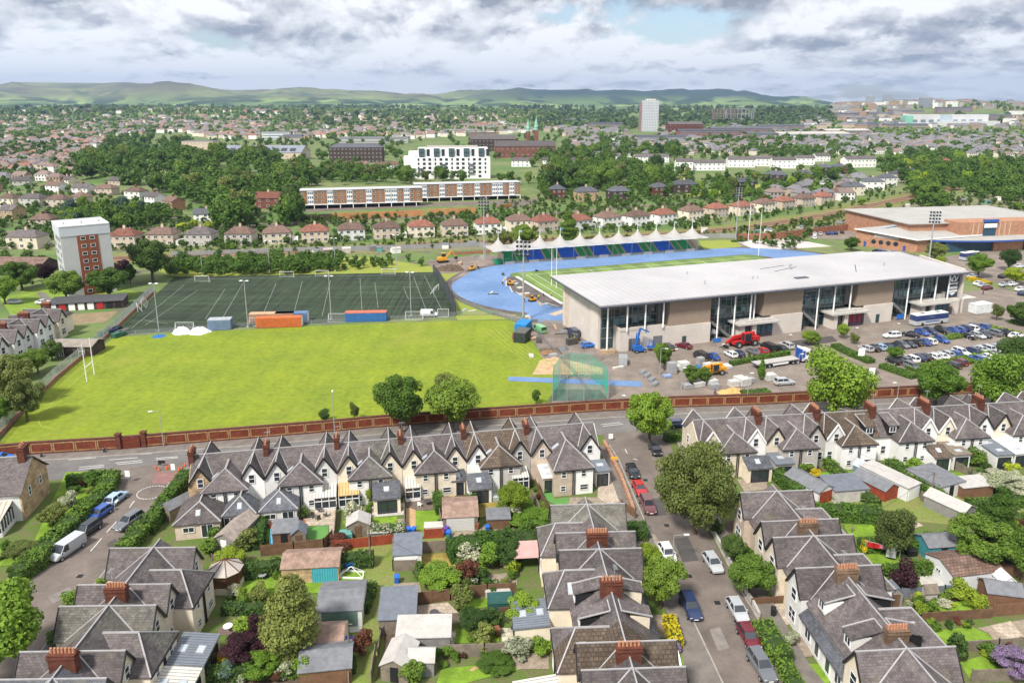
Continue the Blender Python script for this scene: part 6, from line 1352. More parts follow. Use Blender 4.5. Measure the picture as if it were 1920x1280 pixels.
def towerblock():
 o=at(120,545);c=at(152,556);t=thing('tower_block','eight storey pale tower block with a red brick window strip','tower block',(-141.5,230.8,0),R(37.5));pw=mat('tower_white',(.46,.46,.45),.8,.06,.2,fine=.04)
 W_=14.0;D=15.8;Hh=22.5;x0=0
 b=MB();b.box(x0,0,0,x0+W_,D,Hh-3);part('wall',b,pw,t);b=MB();b.box(x0-.15,-.15,Hh-3,x0+W_+.15,D+.15,Hh);part('top_band',b,mat('tower_band',(.50,.52,.55),.7,.04,.3),t)
 b=MB();b.box(x0+.4,.4,Hh,x0+W_-.4,D-.4,Hh+.12);b.bar((x0,0,Hh+.15),(x0+W_,0,Hh+.15),.5,.3);b.bar((x0,D,Hh+.15),(x0+W_,D,Hh+.15),.5,.3);b.bar((x0,0,Hh+.15),(x0,D,Hh+.15),.5,.3);b.bar((x0+W_,0,Hh+.15),(x0+W_,D,Hh+.15),.5,.3);part('roof',b,mat('tower_roof',(.60,.61,.62),.8,.08,.2),t)
 b=MB();b.box(x0+4.5,-.1,0,x0+10.5,0,Hh-2.8);st=part('brick_strip',b,mat('tower_brick',(.30,.095,.045),.85,.15,.3,'brick'),t)
 for s in range(8):
  for x in(6.2,8.8):window(t,(x0+x,-.1,Hh-4.0-s*2.45),(0,-1),1.35,1.1,bars=0,fr=wframe)
 for s in range(8):
  for k,y in enumerate((2.5,6,9.5,13)):
   if(s+k)%4!=3:window(t,(x0,y,Hh-4.2-s*2.45),(-1,0),1.5,1.3,bars=2,fr=MATS['aluminium'])
 for x in(2,7,12):b=MB();b.tube((x0+x,5,Hh),(x0+x,5,Hh+1),.3,n=6);part('roof_vent',b,steel,t)
towerblock()
def garages():
 A=at(92,585);B=at(232,577);d=B-A;t=thing('garage_row','dark roofed row of lock up garages below the tower block','garages',A,math.atan2(d.y,d.x));L=d.length
 b=MB();b.box(0,0,0,L,6,2.5);part('wall',b,stone_d,t);b=MB();b.slab([(-.2,-.4,2.5),(L+.2,-.4,2.5),(L+.2,6.3,3.1),(-.2,6.3,3.1)],.2);part('roof',b,mat('dark_felt',(.07,.07,.075),.9,.2,1),t)
 n=8
 for i in range(n):
  b=MB();b.box(i*L/n+.3,-.06,.1,(i+1)*L/n-.5,0,2.1);part('garage_door',b,[white_p,white_p,carpaint('red'),white_p][(i+1)%4]if i<6 else black,t,'red door' if(i+1)%4==2 and i<6 else None)
garages()
# far left terrace beside the fence, same pattern of gables
oF=at(58,583,ZR);oF.z=0
sidesrow(Vector((oF.x+1.5,oF.y+4,0)),math.atan2(-.9998,.02),[(0,9.5),(9.5,18.5),(18.5,28)],[cream,white,white,white,white,white],['far end house of the white terrace left of the fence, by the garages','second white gabled house left of the palisade fence','third white gabled house left of the palisade fence','fourth white gabled house left of the palisade fence','fifth white gabled house left of the palisade fence','nearest white gabled house at the left picture edge by the fence'],'white terrace left of the palisade fence',None,chims=(0,1,2),chm=redbrick,D=4.6)
semi(92,629,6.6,cream,slate,'small cream hipped house at the end of the white terrace by the fence',R(0),dep=6,e=4.6,r=2.2,nwin=2,name='annexe_house',ch=False)
semi(135,668,10,stone_d,mat('asbestos_roof',(.25,.22,.19),.9,.2,.5),'derelict low sheds with a grey ribbed roof beside the palisade fence',R(0),dep=6,e=2.6,r=.9,form='gable',name='derelict_shed',cat='shed',nwin=2,ch=False)
# ---- orange brick leisure centre at the right
def leisure():
 o=at(1723,505);o=Vector((o.x,o.y,0));a=R(10);t=thing('leisure_centre','orange brick leisure centre with low grey roofs and a curved blue canopy, right edge','leisure centre',o,a)
 f=frame(o,a)
 def loc(px,py,z):
  p=at(px,py,z);d=p-o;return(d.x*math.cos(a)+d.y*math.sin(a),-d.x*math.sin(a)+d.y*math.cos(a))
 rg=mat('leisure_roof',(.36,.35,.33),.85,.1,.1,fine=.1)
 A=loc(1607,428,7.5);B=loc(1722,449,5.5);C=loc(1853,438,5.5);D=loc(1750,415,7.5)
 for nm,P,z1,z2 in(('sports_hall',[A,B,C,D],7.2,5.3),):
  b=MB();b.add([(P[0][0],P[0][1],0),(P[1][0],P[1][1],0),(P[2][0],P[2][1],0),(P[3][0],P[3][1],0),(P[0][0],P[0][1],z1),(P[1][0],P[1][1],z2),(P[2][0],P[2][1],z2),(P[3][0],P[3][1],z1)],[(0,3,2,1),(4,5,6,7),(0,1,5,4),(1,2,6,5),(2,3,7,6),(3,0,4,7)]);part('hall_wall',b,orbrick,t)
  b=MB();e=1.2;b.slab([(P[0][0]-e,P[0][1],z1+.25),(P[1][0]-e,P[1][1]-e,z2+.25),(P[2][0]+e,P[2][1]-e,z2+.25),(P[3][0]+e,P[3][1],z1+.25)],.35);rf=part('hall_roof',b,rg,t)
  b=MB();b.bar((P[0][0]-e,P[0][1],z1+.15),(P[1][0]-e,P[1][1]-e,z2+.15),.2,.5);b.bar((P[1][0]-e,P[1][1]-e,z2+.15),(P[2][0]+e,P[2][1]-e,z2+.15),.2,.5);part('eaves_trim',b,white_p,rf)
  b=MB();m1=[(P[0][0]*.75+P[3][0]*.25+(P[1][0]-P[0][0])*.12,P[0][1]*.75+P[3][1]*.25+(P[1][1]-P[0][1])*.12),(P[0][0]*.35+P[3][0]*.65,P[0][1]*.35+P[3][1]*.65-1)]
  b.bar((*m1[0],7.5),(*m1[1],7.9),2.4,.3);part('roof_glazing',b,mat('pale_glazing',(.42,.50,.56),.3,.1,.4,'seam',ws=.5),rf)
 import itertools
 wx0,wy0=A;wx1,wy1=B;d=Vector((wx1-wx0,wy1-wy0,0));Ln=d.length;d.normalize();n=Vector((d.y,-d.x,0))
 n=n if n.y<0 else-n
 for k in(.30,.42,.54,.66):
  c=Vector((wx0,wy0,0))+d*Ln*k;b=MB();b.tube((c.x+n.x*.05,c.y+n.y*.05,2.6),(c.x+n.x*.15,c.y+n.y*.15,2.6),.95,n=16);part('porthole_window',b,glass,t)
 for k in(.16,.80):c=Vector((wx0,wy0,0))+d*Ln*k+n*.1;b=MB();b.bar((c.x-d.x*.5,c.y-d.y*.5,1.1),(c.x+d.x*.5,c.y+d.y*.5,1.1),.1,2.2);part('door',b,carpaint('blue'),t,'blue door')
 c=Vector((wx0,wy0,0))+d*Ln*.5+n*.1;b=MB();b.bar((c.x-d.x*5,c.y-d.y*5,5.2),(c.x+d.x*5,c.y+d.y*5,5.0),.1,1.3);part('clerestory_window',b,mat('pale_panel',(.5,.45,.44),.6,.1,1),t)
 E_=loc(1818,424,10);b=MB();x0,y0=loc(1818,455,3.5);
 b=MB();b.box(x0-18,y0+14,0,x0+60,y0+60,9.5);b.box(x0,y0+6,0,x0+60,y0+16,11);part('main_wall',b,orbrick,t)
 b=MB();b.box(x0-19,y0+13,9.5,x0+61,y0+61,9.9);part('main_roof',b,rg,t)
 b=MB();b.box(x0+11,y0+5.6,3,x0+17,y0+6.2,12);st=part('glazed_stair',b,mat('stair_glass',(.03,.07,.11),.1,.1,1),t);b=MB();b.box(x0+11,y0+5.3,8.6,x0+17,y0+5.6,10.4);part('white_band',b,white_p,st);b=MB();b.box(x0+10.8,y0+5,11,x0+17.4,y0+6.4,12.2);part('stair_cap',b,carpaint('blue'),st)
 for k in(6,8.5,19,21.5,24):b=MB();b.bar((x0+k,y0+5.9,5),(x0+k,y0+5.9,10.6),.3);part('downpipe',b,mat('pipe_tan',(.5,.38,.3),.8,.1,1),t)
 b=MB();P=[(-18+i*3.2,-1.5-5.5*math.sin(min(1,i/9)*math.pi/2)if i<9 else-7+(i-9)*.1)for i in range(24)]
 poly=[(x0+p[0],y0+p[1]+2)for p in P]+[(x0+P[-1][0],y0+12),(x0-18,y0+6)]
 b.prism(poly,4.6,5.0);cp=part('curved_canopy',b,rg,t);b=MB()
 for p,q in zip(poly[:23],poly[1:24]):b.bar((p[0],p[1],4.7),(q[0],q[1],4.7),.25,.7)
 part('canopy_edge',b,carpaint('blue'),cp)
 b=MB();b.box(x0-12,y0-1,0,x0+10,y0+8,4.6);part('foyer_glass',b,MATS['stair_glass'],t);b=MB();b.box(x0+10,y0-2,0,x0+24,y0+8,4.5);part('foyer_wall',b,orbrick,t);b=MB();b.box(x0+24,y0-1,0,x0+60,y0+8,4.5);part('side_glass',b,MATS['stair_glass'],t)
leisure()
# ---- landmarks further out
def hibl(px,py,topy,wpx,label,m,D=14,cols=9,rows_=18,rz=0,name='tower_block',group=None):
 g0=gat(px,py);k=g0 .y*1.03/FPX;W_=wpx*k
 Hh=(py-topy)*k*1.02
 t=thing(name,label,'tower block',g0,rz,group);b=MB();b.box(-W_/2,0,-3,W_/2,D,Hh);part('wall',b,m,t)
 b=MB();n=cols
 for i in range(n):
  for s in range(rows_):
   x=-W_/2+W_*(i+.5)/n;z=Hh*(s+.6)/rows_;b.box(x-W_/n*.3,-.15,z-Hh/rows_*.28,x+W_/n*.3,0,z+Hh/rows_*.22)
 part('window_grid',b,mat('far_pane',(.16,.20,.26),.3,.1,.1),t);b=MB();b.box(-W_*.3,D*.3,Hh,W_*.3,D*.7,Hh+3);part('roof_plant',b,greyh,t);return t
tw=mat('far_white',(.55,.55,.56),.8,.05,.05);tw2=mat('far_grey',(.27,.27,.29),.8,.05,.05)
t=hibl(1218,247,194,29,'tall white slab tower standing alone, right of centre on the skyline',tw,D=20,cols=10,rows_=20,rz=R(-6))
b=MB();b.box(-24,1,-3,-18,19,62);part('dark_side',b,mat('far_brown',(.25,.16,.15),.8,.1,.1),t)
for px,py,ty,w,lb in[(1631,197,182,15,'left one of the two tall pale towers on the right hill'),(1664,196,180,16,'right one of the two tall pale towers on the right hill'),(1736,203,186,21,'broad grey tower with a roof box on the right hill'),(1584,209,200,14,'small pale block at the left foot of the right hill'),(1894,198,190,10,'small far tower near the right edge, left one'),(1909,198,190,10,'small far tower near the right edge, right one')]:
 hibl(px,py,ty,w,lb,mat('far_pale',(.36,.36,.37),.8,.1,.1)if px<1700 else tw2,rows_=10,cols=5,group='towers on the right hill')
g0=gat(1640,200);
def hospital():
 g0=gat(1790,238);k=g0 .y*1.03/FPX;t=thing('white_hospital','long white hospital building on the slope at the far right','building',g0,R(3))
 for(x0,x1,z0,z1,y,m)in[(-80,70,4,22,20,tw),(-30,85,0,10,4,tw),(-84,-70,2,20,18,MATS['copper_green']),(-20,0,9,22,16,MATS['pale_glazing'])]:
  b=MB();b.box(x0*k,y,z0*k*.55-1,x1*k,y+22,z1*k*.95);part('wall',b,m,t)
 for i in range(9):b=MB();x=(-70+i*15)*k;b.box(x,19.8,12*k*.6,x+9*k,20,12*k);part('window',b,MATS['far_pane'],t)
hospital()
def gasholder():
 g0=gat(1373,232);k=g0 .y*1.03/FPX;r=24*k;t=thing('gasholder_frame','round openwork gasholder frame on the far green rise','gasholder',g0);m=mat('far_steel',(.20,.15,.13),.8,.1,.1);hh=25*k
 for j,dx in enumerate((-12*k,12*k)):
  n=22
  for i in range(n):a=2*math.pi*i/n;b=MB();b.bar((dx+r*math.cos(a),r*math.sin(a),0),(dx+r*math.cos(a),r*math.sin(a),hh),1.6);part('column',b,m if j==0 else tw2,t)
  for z in(hh,hh*.66,hh*.33):
   b=MB()
   for i in range(n):a=2*math.pi*i/n;c=2*math.pi*(i+1)/n;b.bar((dx+r*math.cos(a),r*math.sin(a),z),(dx+r*math.cos(c),r*math.sin(c),z),1.2)
   part('ring_girder',b,m if j==0 else tw2,t)
gasholder()
bigb('red_brick_hall','red brick hall near the foot of the tall white slab tower',1285,252,70,30,20,R(0),redbrick,slate,5,'gable',8,3)
def farblock(px,py,L,D,Hh,wm,rm,label,form='gable',rz=0,r=3):
 p=gat(px,py);t=thing('far_building',label,'building',p,R(rz),'larger buildings of the far town');b=MB();b.box(-L/2,0,-2,L/2,D,Hh);part('wall',b,wm,t)
 b=MB()
 if form=='flat':b.box(-L/2-.3,-.3,Hh,L/2+.3,D+.3,Hh+.5)
 else:b.slab([(-L/2-.4,-.4,Hh),(L/2+.4,-.4,Hh),(L/2+.4,D/2,Hh+r),(-L/2-.4,D/2,Hh+r)],.3);b.slab([(-L/2-.4,D+.4,Hh),(L/2+.4,D+.4,Hh),(L/2+.4,D/2,Hh+r),(-L/2-.4,D/2,Hh+r)],.3)
 part('roof',b,rm,t);n=max(4,int(L/5));f=max(1,int(Hh/3.4))
 for s in range(f):
  b=MB();b.box(-L/2+1,-.1,(s+.35)*Hh/f,L/2-1,0,(s+.72)*Hh/f);part('window_strip',b,MATS['far_pane'],t)
tn=mat('tenement_stone',(.25,.17,.13),.85,.25,.1);tr_=mat('tenement_red',(.22,.09,.065),.85,.25,.1);wl_=mat('shed_white',(.62,.62,.62),.7,.05,.1)
for i,(px,py,L,D,Hh,wm,rm,fo,rz,d)in enumerate([(640,246,150,40,7,wl_,wl_,'flat',2,'long low white shed'),(1110,240,110,40,8,wl_,felt,'flat',0,'low white shed'),(517,262,46,16,13,wl_,felt,'flat',3,'white flat roofed block'),(548,268,30,16,10,buff,slate_d,'gable',3,'buff gabled block'),(700,268,110,30,8,greyh,felt,'flat',0,'long grey flat block'),(1080,236,60,20,15,tn,slate_d,'gable',5,'brown tenement'),(1135,245,80,18,15,tn,slate_d,'gable',4,'brown tenement'),(1330,262,110,18,15,tr_,slate_d,'gable',4,'red tenement'),(1390,256,120,18,15,tr_,slate_d,'gable',4,'red tenement'),(1450,262,90,30,10,tn,slate_d,'gable',6,'brown works building'),(1530,262,130,50,10,wl_,greyh,'gable',8,'pale grey works building'),(1590,256,90,34,11,tn,greyh,'gable',10,'brown works building'),(1465,250,100,16,15,tn,slate_d,'gable',5,'brown tenement'),(1640,245,120,16,15,tn,slate_d,'gable',8,'brown tenement'),(1700,248,100,16,15,sand,slate_d,'gable',8,'sandstone tenement'),(1620,232,90,16,14,tn,slate_d,'gable',12,'brown tenement'),(1660,222,100,16,14,tn,slate_d,'gable',4,'brown tenement'),(1700,218,110,16,14,sand,slate_d,'gable',8,'sandstone tenement'),(1790,212,110,16,14,tn,slate_d,'gable',3,'brown tenement'),(1640,206,130,14,14,greyh,felt,'flat',2,'grey flat topped slab'),(1860,226,110,18,14,tn,slate_d,'gable',6,'brown tenement'),(1520,226,70,18,12,greyh,slate_d,'gable',3,'grey block'),(1590,222,80,14,13,tn,slate_d,'gable',8,'brown tenement'),(290,228,90,14,7,wl_,slate_d,'gable',0,'small white terrace'),(330,236,90,14,7,wl_,slate_d,'gable',0,'small white terrace'),(150,226,80,14,7,wl_,slate_d,'gable',0,'small white terrace'),(860,252,80,30,9,wl_,felt,'flat',0,'white flat block'),(1240,268,80,20,9,greyh,slate_d,'gable',5,'grey block')]):
 farblock(px,py,L,D,Hh,wm,rm,'%s, %s of the larger buildings in the far town'%(d,nth(i)),fo,rz)
def skinmesh(name,pts,edges,root=0,sub_=1):
 me=bpy.data.meshes.new(name);me.from_pydata([p[:3]for p in pts],edges,[])
 return me
def person(px,py,rz,top,bottom,label,walk=.25,group=None):
 t=thing('person',label,'person',at(px,py),rz,group)
 J=dict(pel=(0,0,.95,.13),chest=(0,.01,1.25,.15),neck=(0,0,1.5,.055),head=(0,-.02,1.64,.095),crown=(0,0,1.74,.07),ls=(-.2,0,1.43,.06),le=(-.27,-.03-walk*.3,1.15,.045),lh=(-.25,-.12-walk*.5,.92,.032),rs=(.2,0,1.43,.06),re=(.27,.02+walk*.3,1.15,.045),rh=(.25,walk*.5,.9,.032),lk=(-.11,-walk*.5,.5,.065),lf=(-.11,-walk*.35,.07,.045),lt=(-.11,-walk*.35-.18,.04,.035),rk=(.11,walk*.2,.52,.065),rf=(.11,walk*.7,.1,.045),rt=(.11,walk*.7-.17,.04,.035),lhip=(-.1,0,.88,.09),rhip=(.1,0,.88,.09))
 E_=[('pel','chest'),('chest','neck'),('neck','head'),('head','crown'),('chest','ls'),('ls','le'),('le','lh'),('chest','rs'),('rs','re'),('re','rh'),('pel','lhip'),('lhip','lk'),('lk','lf'),('lf','lt'),('pel','rhip'),('rhip','rk'),('rk','rf'),('rf','rt')]
 def grow(name,keys,add,m):
  ks=[k for k in J if k in keys];ed=[(ks.index(a),ks.index(b))for a,b in E_ if a in ks and b in ks]
  me=bpy.data.meshes.new(name);me.from_pydata([J[k][:3]for k in ks],ed,[]);me.materials.append(m);o=link(name,me,t)
  o.modifiers.new('skin','SKIN');o.modifiers.new('sub','SUBSURF').levels=1;o.modifiers['sub'].render_levels=1
  for i,k in enumerate(ks):sv=me.skin_vertices[0].data[i];r=J[k][3]+add;sv.radius=(r,r);sv.use_root=k==ks[0]
 grow('body',list(J),0,mat('skin_tone',(.45,.27,.19),.7,.05,3))
 grow('trousers',['pel','lhip','lk','lf','rhip','rk','rf'],.018,bottom);grow('jacket',['pel','chest','ls','le','rs','re'],.03,top)
 b=MB();b.tube((0,0,1.68),(0,.01,1.79),.105,.06,10);part('hair',b,bark,t)
hv=mat('hi_vis',(.62,.75,.04),.7,.05,3);dkc=mat('dark_cloth',(.03,.035,.05),.9,.2,3)
for px,py,rz,tp,lb in[(1010,562,.5,hv,'worker in a yellow jacket standing near the small yellow digger'),(1019,556,2,hv,'worker in a yellow jacket beside the white board walk'),(1033,557,4,hv,'worker in a yellow jacket on the grass right of the board walk'),(1077,641,1,hv,'worker in a yellow vest beside the black car at the stadium end'),(1843,552,1.2,dkc,'person in dark clothes walking across the road beyond the stadium'),(1703,482,0,dkc,'left one of three people in dark clothes by the leisure centre'),(1708,482,1,dkc,'middle one of three people in dark clothes by the leisure centre'),(1713,483,2,dkc,'right one of three people in dark clothes by the leisure centre'),(1424,629,.4,dkc,'person in dark clothes at the first stadium entrance'),(1340,741,2,carpaint('blue'),'worker in blue bending at the orange sand heap')]:
 person(px,py,rz,tp,dkc,lb)
pd=mat('patch_dark',(.075,.07,.068),.9,.15,1,fine=.2);pl_=mat('patch_pale',(.20,.18,.165),.9,.2,1,fine=.2)
for i,pts in enumerate([[(1262,1010),(1290,1006),(1310,1050),(1280,1054)],[(1330,1180),(1350,1176),(1368,1215),(1346,1220)],[(200,1020),(216,1010),(222,1016),(206,1028)],[(90,1120),(130,1100),(140,1110),(100,1132)],[(470,845),(540,840),(542,846),(474,851)],[(820,812),(900,806),(904,811),(824,818)],[(1220,935),(1240,933),(1250,965),(1228,968)],[(560,838),(575,837),(577,840),(561,841)],[(1480,640),(1560,630),(1570,640),(1490,652)],[(1240,640),(1300,634),(1306,642),(1246,650)],[(1560,700),(1640,690),(1650,700),(1570,712)]]):
 sheet('road_patch',pts,[pd,pl_][i%2],.062)
for i,(px,py)in enumerate([(1292,1080),(1345,1130),(1250,985),(215,990),(150,1080),(300,870),(640,834),(1000,803),(1210,900),(1420,1235),(1306,1160)]):
 p=at(px,py);b=MB();b.box(p.x-.35,p.y-.35,.06,p.x+.35,p.y+.35,.072);struct('drain_cover',b,black)
mb=MB()
for(a,b_),n in[(((1596,642),(1768,612)),22),(((1520,690),(1600,676)),8),(((1440,700),(1500,694)),7),(((1340,664),(1440,652)),12),(((1660,690),(1900,644)),26)]:
 A=at(*a);B=at(*b_)
 for i in range(n+1):q=A+(B-A)*i/n;mb=MB();mb.bar((q.x,q.y,.03),(q.x+sv.x*4.6,q.y+sv.y*4.6,.03),.1,.02);struct('bay_line',mb,MATS['faded_line'])
dm1=mat('debris_board',(.50,.47,.42),.9,.15,1);dm2=mat('debris_dark',(.07,.065,.06),.9,.2,1);dm3=mat('debris_tan',(.40,.28,.18),.9,.2,1)
rc=random.Random(3)
for i,(px,py,L,w,h)in enumerate([(921,549,5,.7,.15),(925,552,3.5,.6,.3),(960,528,4,1.5,.2),(968,532,3,1.6,.2),(983,551,4,1.6,.25),(1000,555,3,1.4,.3),(1012,570,5,.8,.2),(1022,571,3,1.2,.3),(975,540,2,2,.3),(943,516,1.2,1.2,.9),(1072,593,5,.5,.2),(1062,598,3,.4,.2),(990,596,3,1.6,.5),(1000,603,2.4,1.2,.6),(960,592,2.5,.8,.3),(870,581,3.5,1,.15),(885,583,3,1.2,.15),(850,500,5,1.6,.5),(862,496,4,1.4,1),(893,483,4,.5,1),(905,483,3,.4,1),(1010,640,3.4,1.4,.8),(1000,636,2.4,1.6,.5),(1038,668,2.2,1.2,.7),(996,668,2.6,1.4,.4),(1072,645,3,1.6,1.6),(1138,662,4,1.6,.9),(1168,682,3.2,2.2,2),(1160,690,3,1,.4),(1052,626,4,.6,.2),(1040,612,5,.8,.15),(1020,624,3,1,.2)]):
 b=MB();rr0=rc.uniform(-.3,.3)
 for k in range(1):o_=k*h/3;b.box(-L/2+rc.uniform(0,.3),-w/2+rc.uniform(0,.2),o_,L/2-rc.uniform(0,.3),w/2-rc.uniform(0,.2),o_+h)
 solo('building_materials',b,[dm1,dm2,dm3,steel][i%4],'%s stack of loose site materials round the track bend and stadium end'%nth(i),'site materials',at(px,py),SA+rr0+(1.2 if i%3==0 else 0),'loose site materials')
for pts in([(850,530),(862,522),(880,512),(872,508),(846,524)],[(925,590),(985,603),(1000,600),(940,585)],[(1020,600),(1088,604),(1088,620),(1010,612)]):sheet('dirt',pts,dirt,.045)
# ------------------------------------------------------------------ gardens of the foreground
cA=lambda X,Y:(320+X/4,760+Y/4)
cB=lambda X,Y:(380+X/4.267,980+Y/4.267)
cC=lambda X,Y:(700+X/4,760+Y/4)
cD=lambda X,Y:(680+X/3.764,940+Y/3.764)
cE=lambda X,Y:(960+X/3.369,900+Y/3.369)
cF=lambda X,Y:(1240+X/2.8235,720+Y/2.8235)
cG=lambda X,Y:(1360+X/3.368,900+Y/3.368)
cH=lambda X,Y:(X/2.908,840+Y/2.908)
GS=[0]
def gsheet(name,c,pts,m):
 GS[0]+=1;sheet(name,[c(*p)for p in pts],m,.055+.0045*(GS[0]%9))
gsheet('lawn',cH,[(360,130),(620,130),(560,230),(430,340),(240,520),(100,640),(-60,640),(-60,520),(180,520)],lawn)
for pts,m,n in[([(1010,910),(1185,900),(1180,1030),(1005,1045)],fake,'artificial_lawn'),([(1510,840),(1700,830),(1700,890),(1510,890)],lawn,'lawn'),([(1840,800),(1950,795),(1940,930),(1840,950)],lawn,'lawn'),([(690,930),(920,925),(910,985),(800,1000),(690,1015)],lawn,'lawn'),([(1290,870),(1480,760),(1500,850),(1480,900),(1300,900)],lawn,'lawn'),([(985,800),(1235,765),(1225,990),(1190,1000),(1188,898),(1005,905)],slabs,'patio'),([(705,870),(935,850),(935,912),(705,926)],mat('deck_red',(.24,.12,.07),.8,.15,1,'plank',ws=2),'decking'),([(1765,770),(1838,770),(1838,915),(1765,930)],mat('tan_path',(.42,.28,.15),.9,.15,1),'path'),([(1510,745),(1750,730),(1750,820),(1510,838)],conc,'patio'),([(1700,850),(1770,850),(1770,980),(1720,975)],gravel,'path')]:gsheet(n,cA,pts,m)
for pts,m,n in[([(320,790),(490,785),(505,900),(320,950)],lawn,'lawn'),([(780,730),(950,720),(955,830),(785,842)],lawn_d,'lawn'),([(1255,640),(1330,640),(1360,700),(1480,690),(1460,740),(1370,745),(1270,700)],fake,'artificial_lawn'),([(240,680),(470,680),(480,780),(330,790),(250,760)],decking,'decking'),([(570,960),(880,900),(1000,900),(1010,960),(620,1010)],gravel,'yard'),([(1700,430),(1780,420),(1900,720),(1760,740),(1680,690)],slabs,'yard'),([(1000,760),(1190,700),(1240,810),(1040,830)],lawn,'lawn'),([(530,670),(700,660),(700,730),(540,740)],soil,'flower_bed'),([(1480,690),(1780,690),(1780,740),(1460,740)],gravel,'yard')]:gsheet(n,cC,pts,m)
for pts,m,n in[([(395,370),(1010,355),(820,450),(440,465)],lawn_d,'lawn'),([(220,580),(400,570),(420,660),(190,665)],gravel,'yard'),([(365,740),(600,712),(690,800),(370,855)],slabs,'patio'),([(640,700),(880,688),(880,745),(740,770)],lawn,'lawn'),([(880,690),(1080,680),(1080,770),(900,780)],decking,'decking'),([(975,895),(1190,895),(1185,985),(980,990)],mat('grid_slabs',(.5,.46,.36),.9,.1,1,'brick',bw=.8,bh=.8,mortar=(.15,.25,.08)),'patio'),([(1200,840),(1290,880),(1295,940),(1200,965)],mat('terracotta',(.38,.16,.06),.85,.3,1.5,'brick',bw=.5,bh=.5),'patio'),([(520,1290),(555,1180),(760,1160),(1060,1155),(1110,1190),(900,1235),(700,1290)],lawn,'lawn'),([(1050,1090),(1310,1060),(1315,1180),(1090,1185)],gravel,'yard'),([(640,900),(980,900),(960,990),(640,1000)],lawn,'lawn'),([(585,915),(660,915),(640,1030),(580,1030)],MATS['grid_slabs'],'path'),([(750,1190),(930,1090),(1050,1085),(1050,1100),(940,1105),(775,1200)],MATS['tan_path'],'path'),([(860,520),(1090,500),(1090,590),(880,600)],gravel,'yard'),([(150,940),(270,930),(260,1060),(160,1060)],soil,'yard')]:gsheet(n,cD,pts,m)
for pts,m,n in[([(300,480),(520,430),(1310,390),(1290,520),(960,560),(560,600),(280,640)],lawn,'lawn'),([(120,850),(300,740),(330,800),(250,900),(120,900)],decking,'patio'),([(550,1000),(860,1000),(840,1090),(560,1100)],lawn,'lawn'),([(0,1020),(140,1010),(130,1150),(0,1150)],gravel,'patio'),([(1100,670),(1290,670),(1270,870),(1180,880)],conc,'yard'),([(930,480),(1050,480),(1030,530),(930,530)],slabs,'path'),([(0,1160),(1150,1110),(1150,1290),(0,1290)],soil,'flower_bed')]:gsheet(n,cB,pts,m)
for pts,m,n in[([(735,262),(985,262),(965,352),(790,362)],lawn,'lawn'),([(865,455),(1110,490),(1095,532),(925,535)],lawn,'lawn'),([(1330,780),(1560,760),(1570,850),(1360,862)],lawn,'lawn'),([(1310,950),(1560,928),(1660,970),(1725,1042),(1460,1062),(1340,1020)],lawn,'lawn'),([(1480,1150),(1720,1080),(1990,1060),(1990,1240),(1540,1252)],lawn,'lawn'),([(1215,610),(1385,575),(1450,665),(1250,685)],conc,'patio'),([(1590,935),(1886,880),(1990,1000),(1720,1040),(1660,965)],gravel,'yard'),([(1670,920),(1800,890),(1890,1000),(1790,1015)],slabs,'patio'),([(1060,250),(1170,235),(1250,290),(1170,310),(1080,290)],slabs,'patio'),([(1120,760),(1300,750),(1340,790),(1200,800)],gravel,'yard'),([(200,785),(380,780),(420,910),(330,920),(235,860)],slabs,'driveway'),([(380,1000),(500,990),(570,1110),(430,1130)],gravel,'yard'),([(440,1160),(640,1160),(660,1300),(480,1300)],lawn,'lawn'),([(80,620),(270,600),(290,730),(150,760)],lawn,'lawn'),([(0,260),(110,250),(160,430),(60,500),(0,360)],soil,'flower_bed')]:gsheet(n,cG,pts,m)
for pts,m,n in[([(835,470),(930,463),(985,530),(880,537)],mat('bright_fake_lawn',(.15,.30,.03),.95,.1,1),'lawn'),([(980,460),(1090,455),(1100,560),(1050,550)],lawn,'lawn'),([(1500,470),(1620,465),(1640,510),(1560,520)],lawn,'lawn'),([(400,505),(560,500),(560,560),(440,570)],gravel,'patio'),([(1110,430),(1230,420),(1260,480),(1160,490)],gravel,'patio'),([(680,470),(830,460),(860,540),(720,520)],soil,'flower_bed'),([(940,620),(1560,600),(1540,700),(950,730)],rough_g,'lane')]:gsheet(n,cF,pts,m)
for pts,m,n in[([(820,350),(900,340),(940,400),(920,450),(850,450)],gravel,'front_garden'),([(870,850),(990,850),(1010,990),(900,1000)],gravel,'front_garden'),([(1000,1000),(1060,1000),(1130,1240),(1070,1290)],lawn,'front_garden')]:gsheet(n,cE,pts,m)
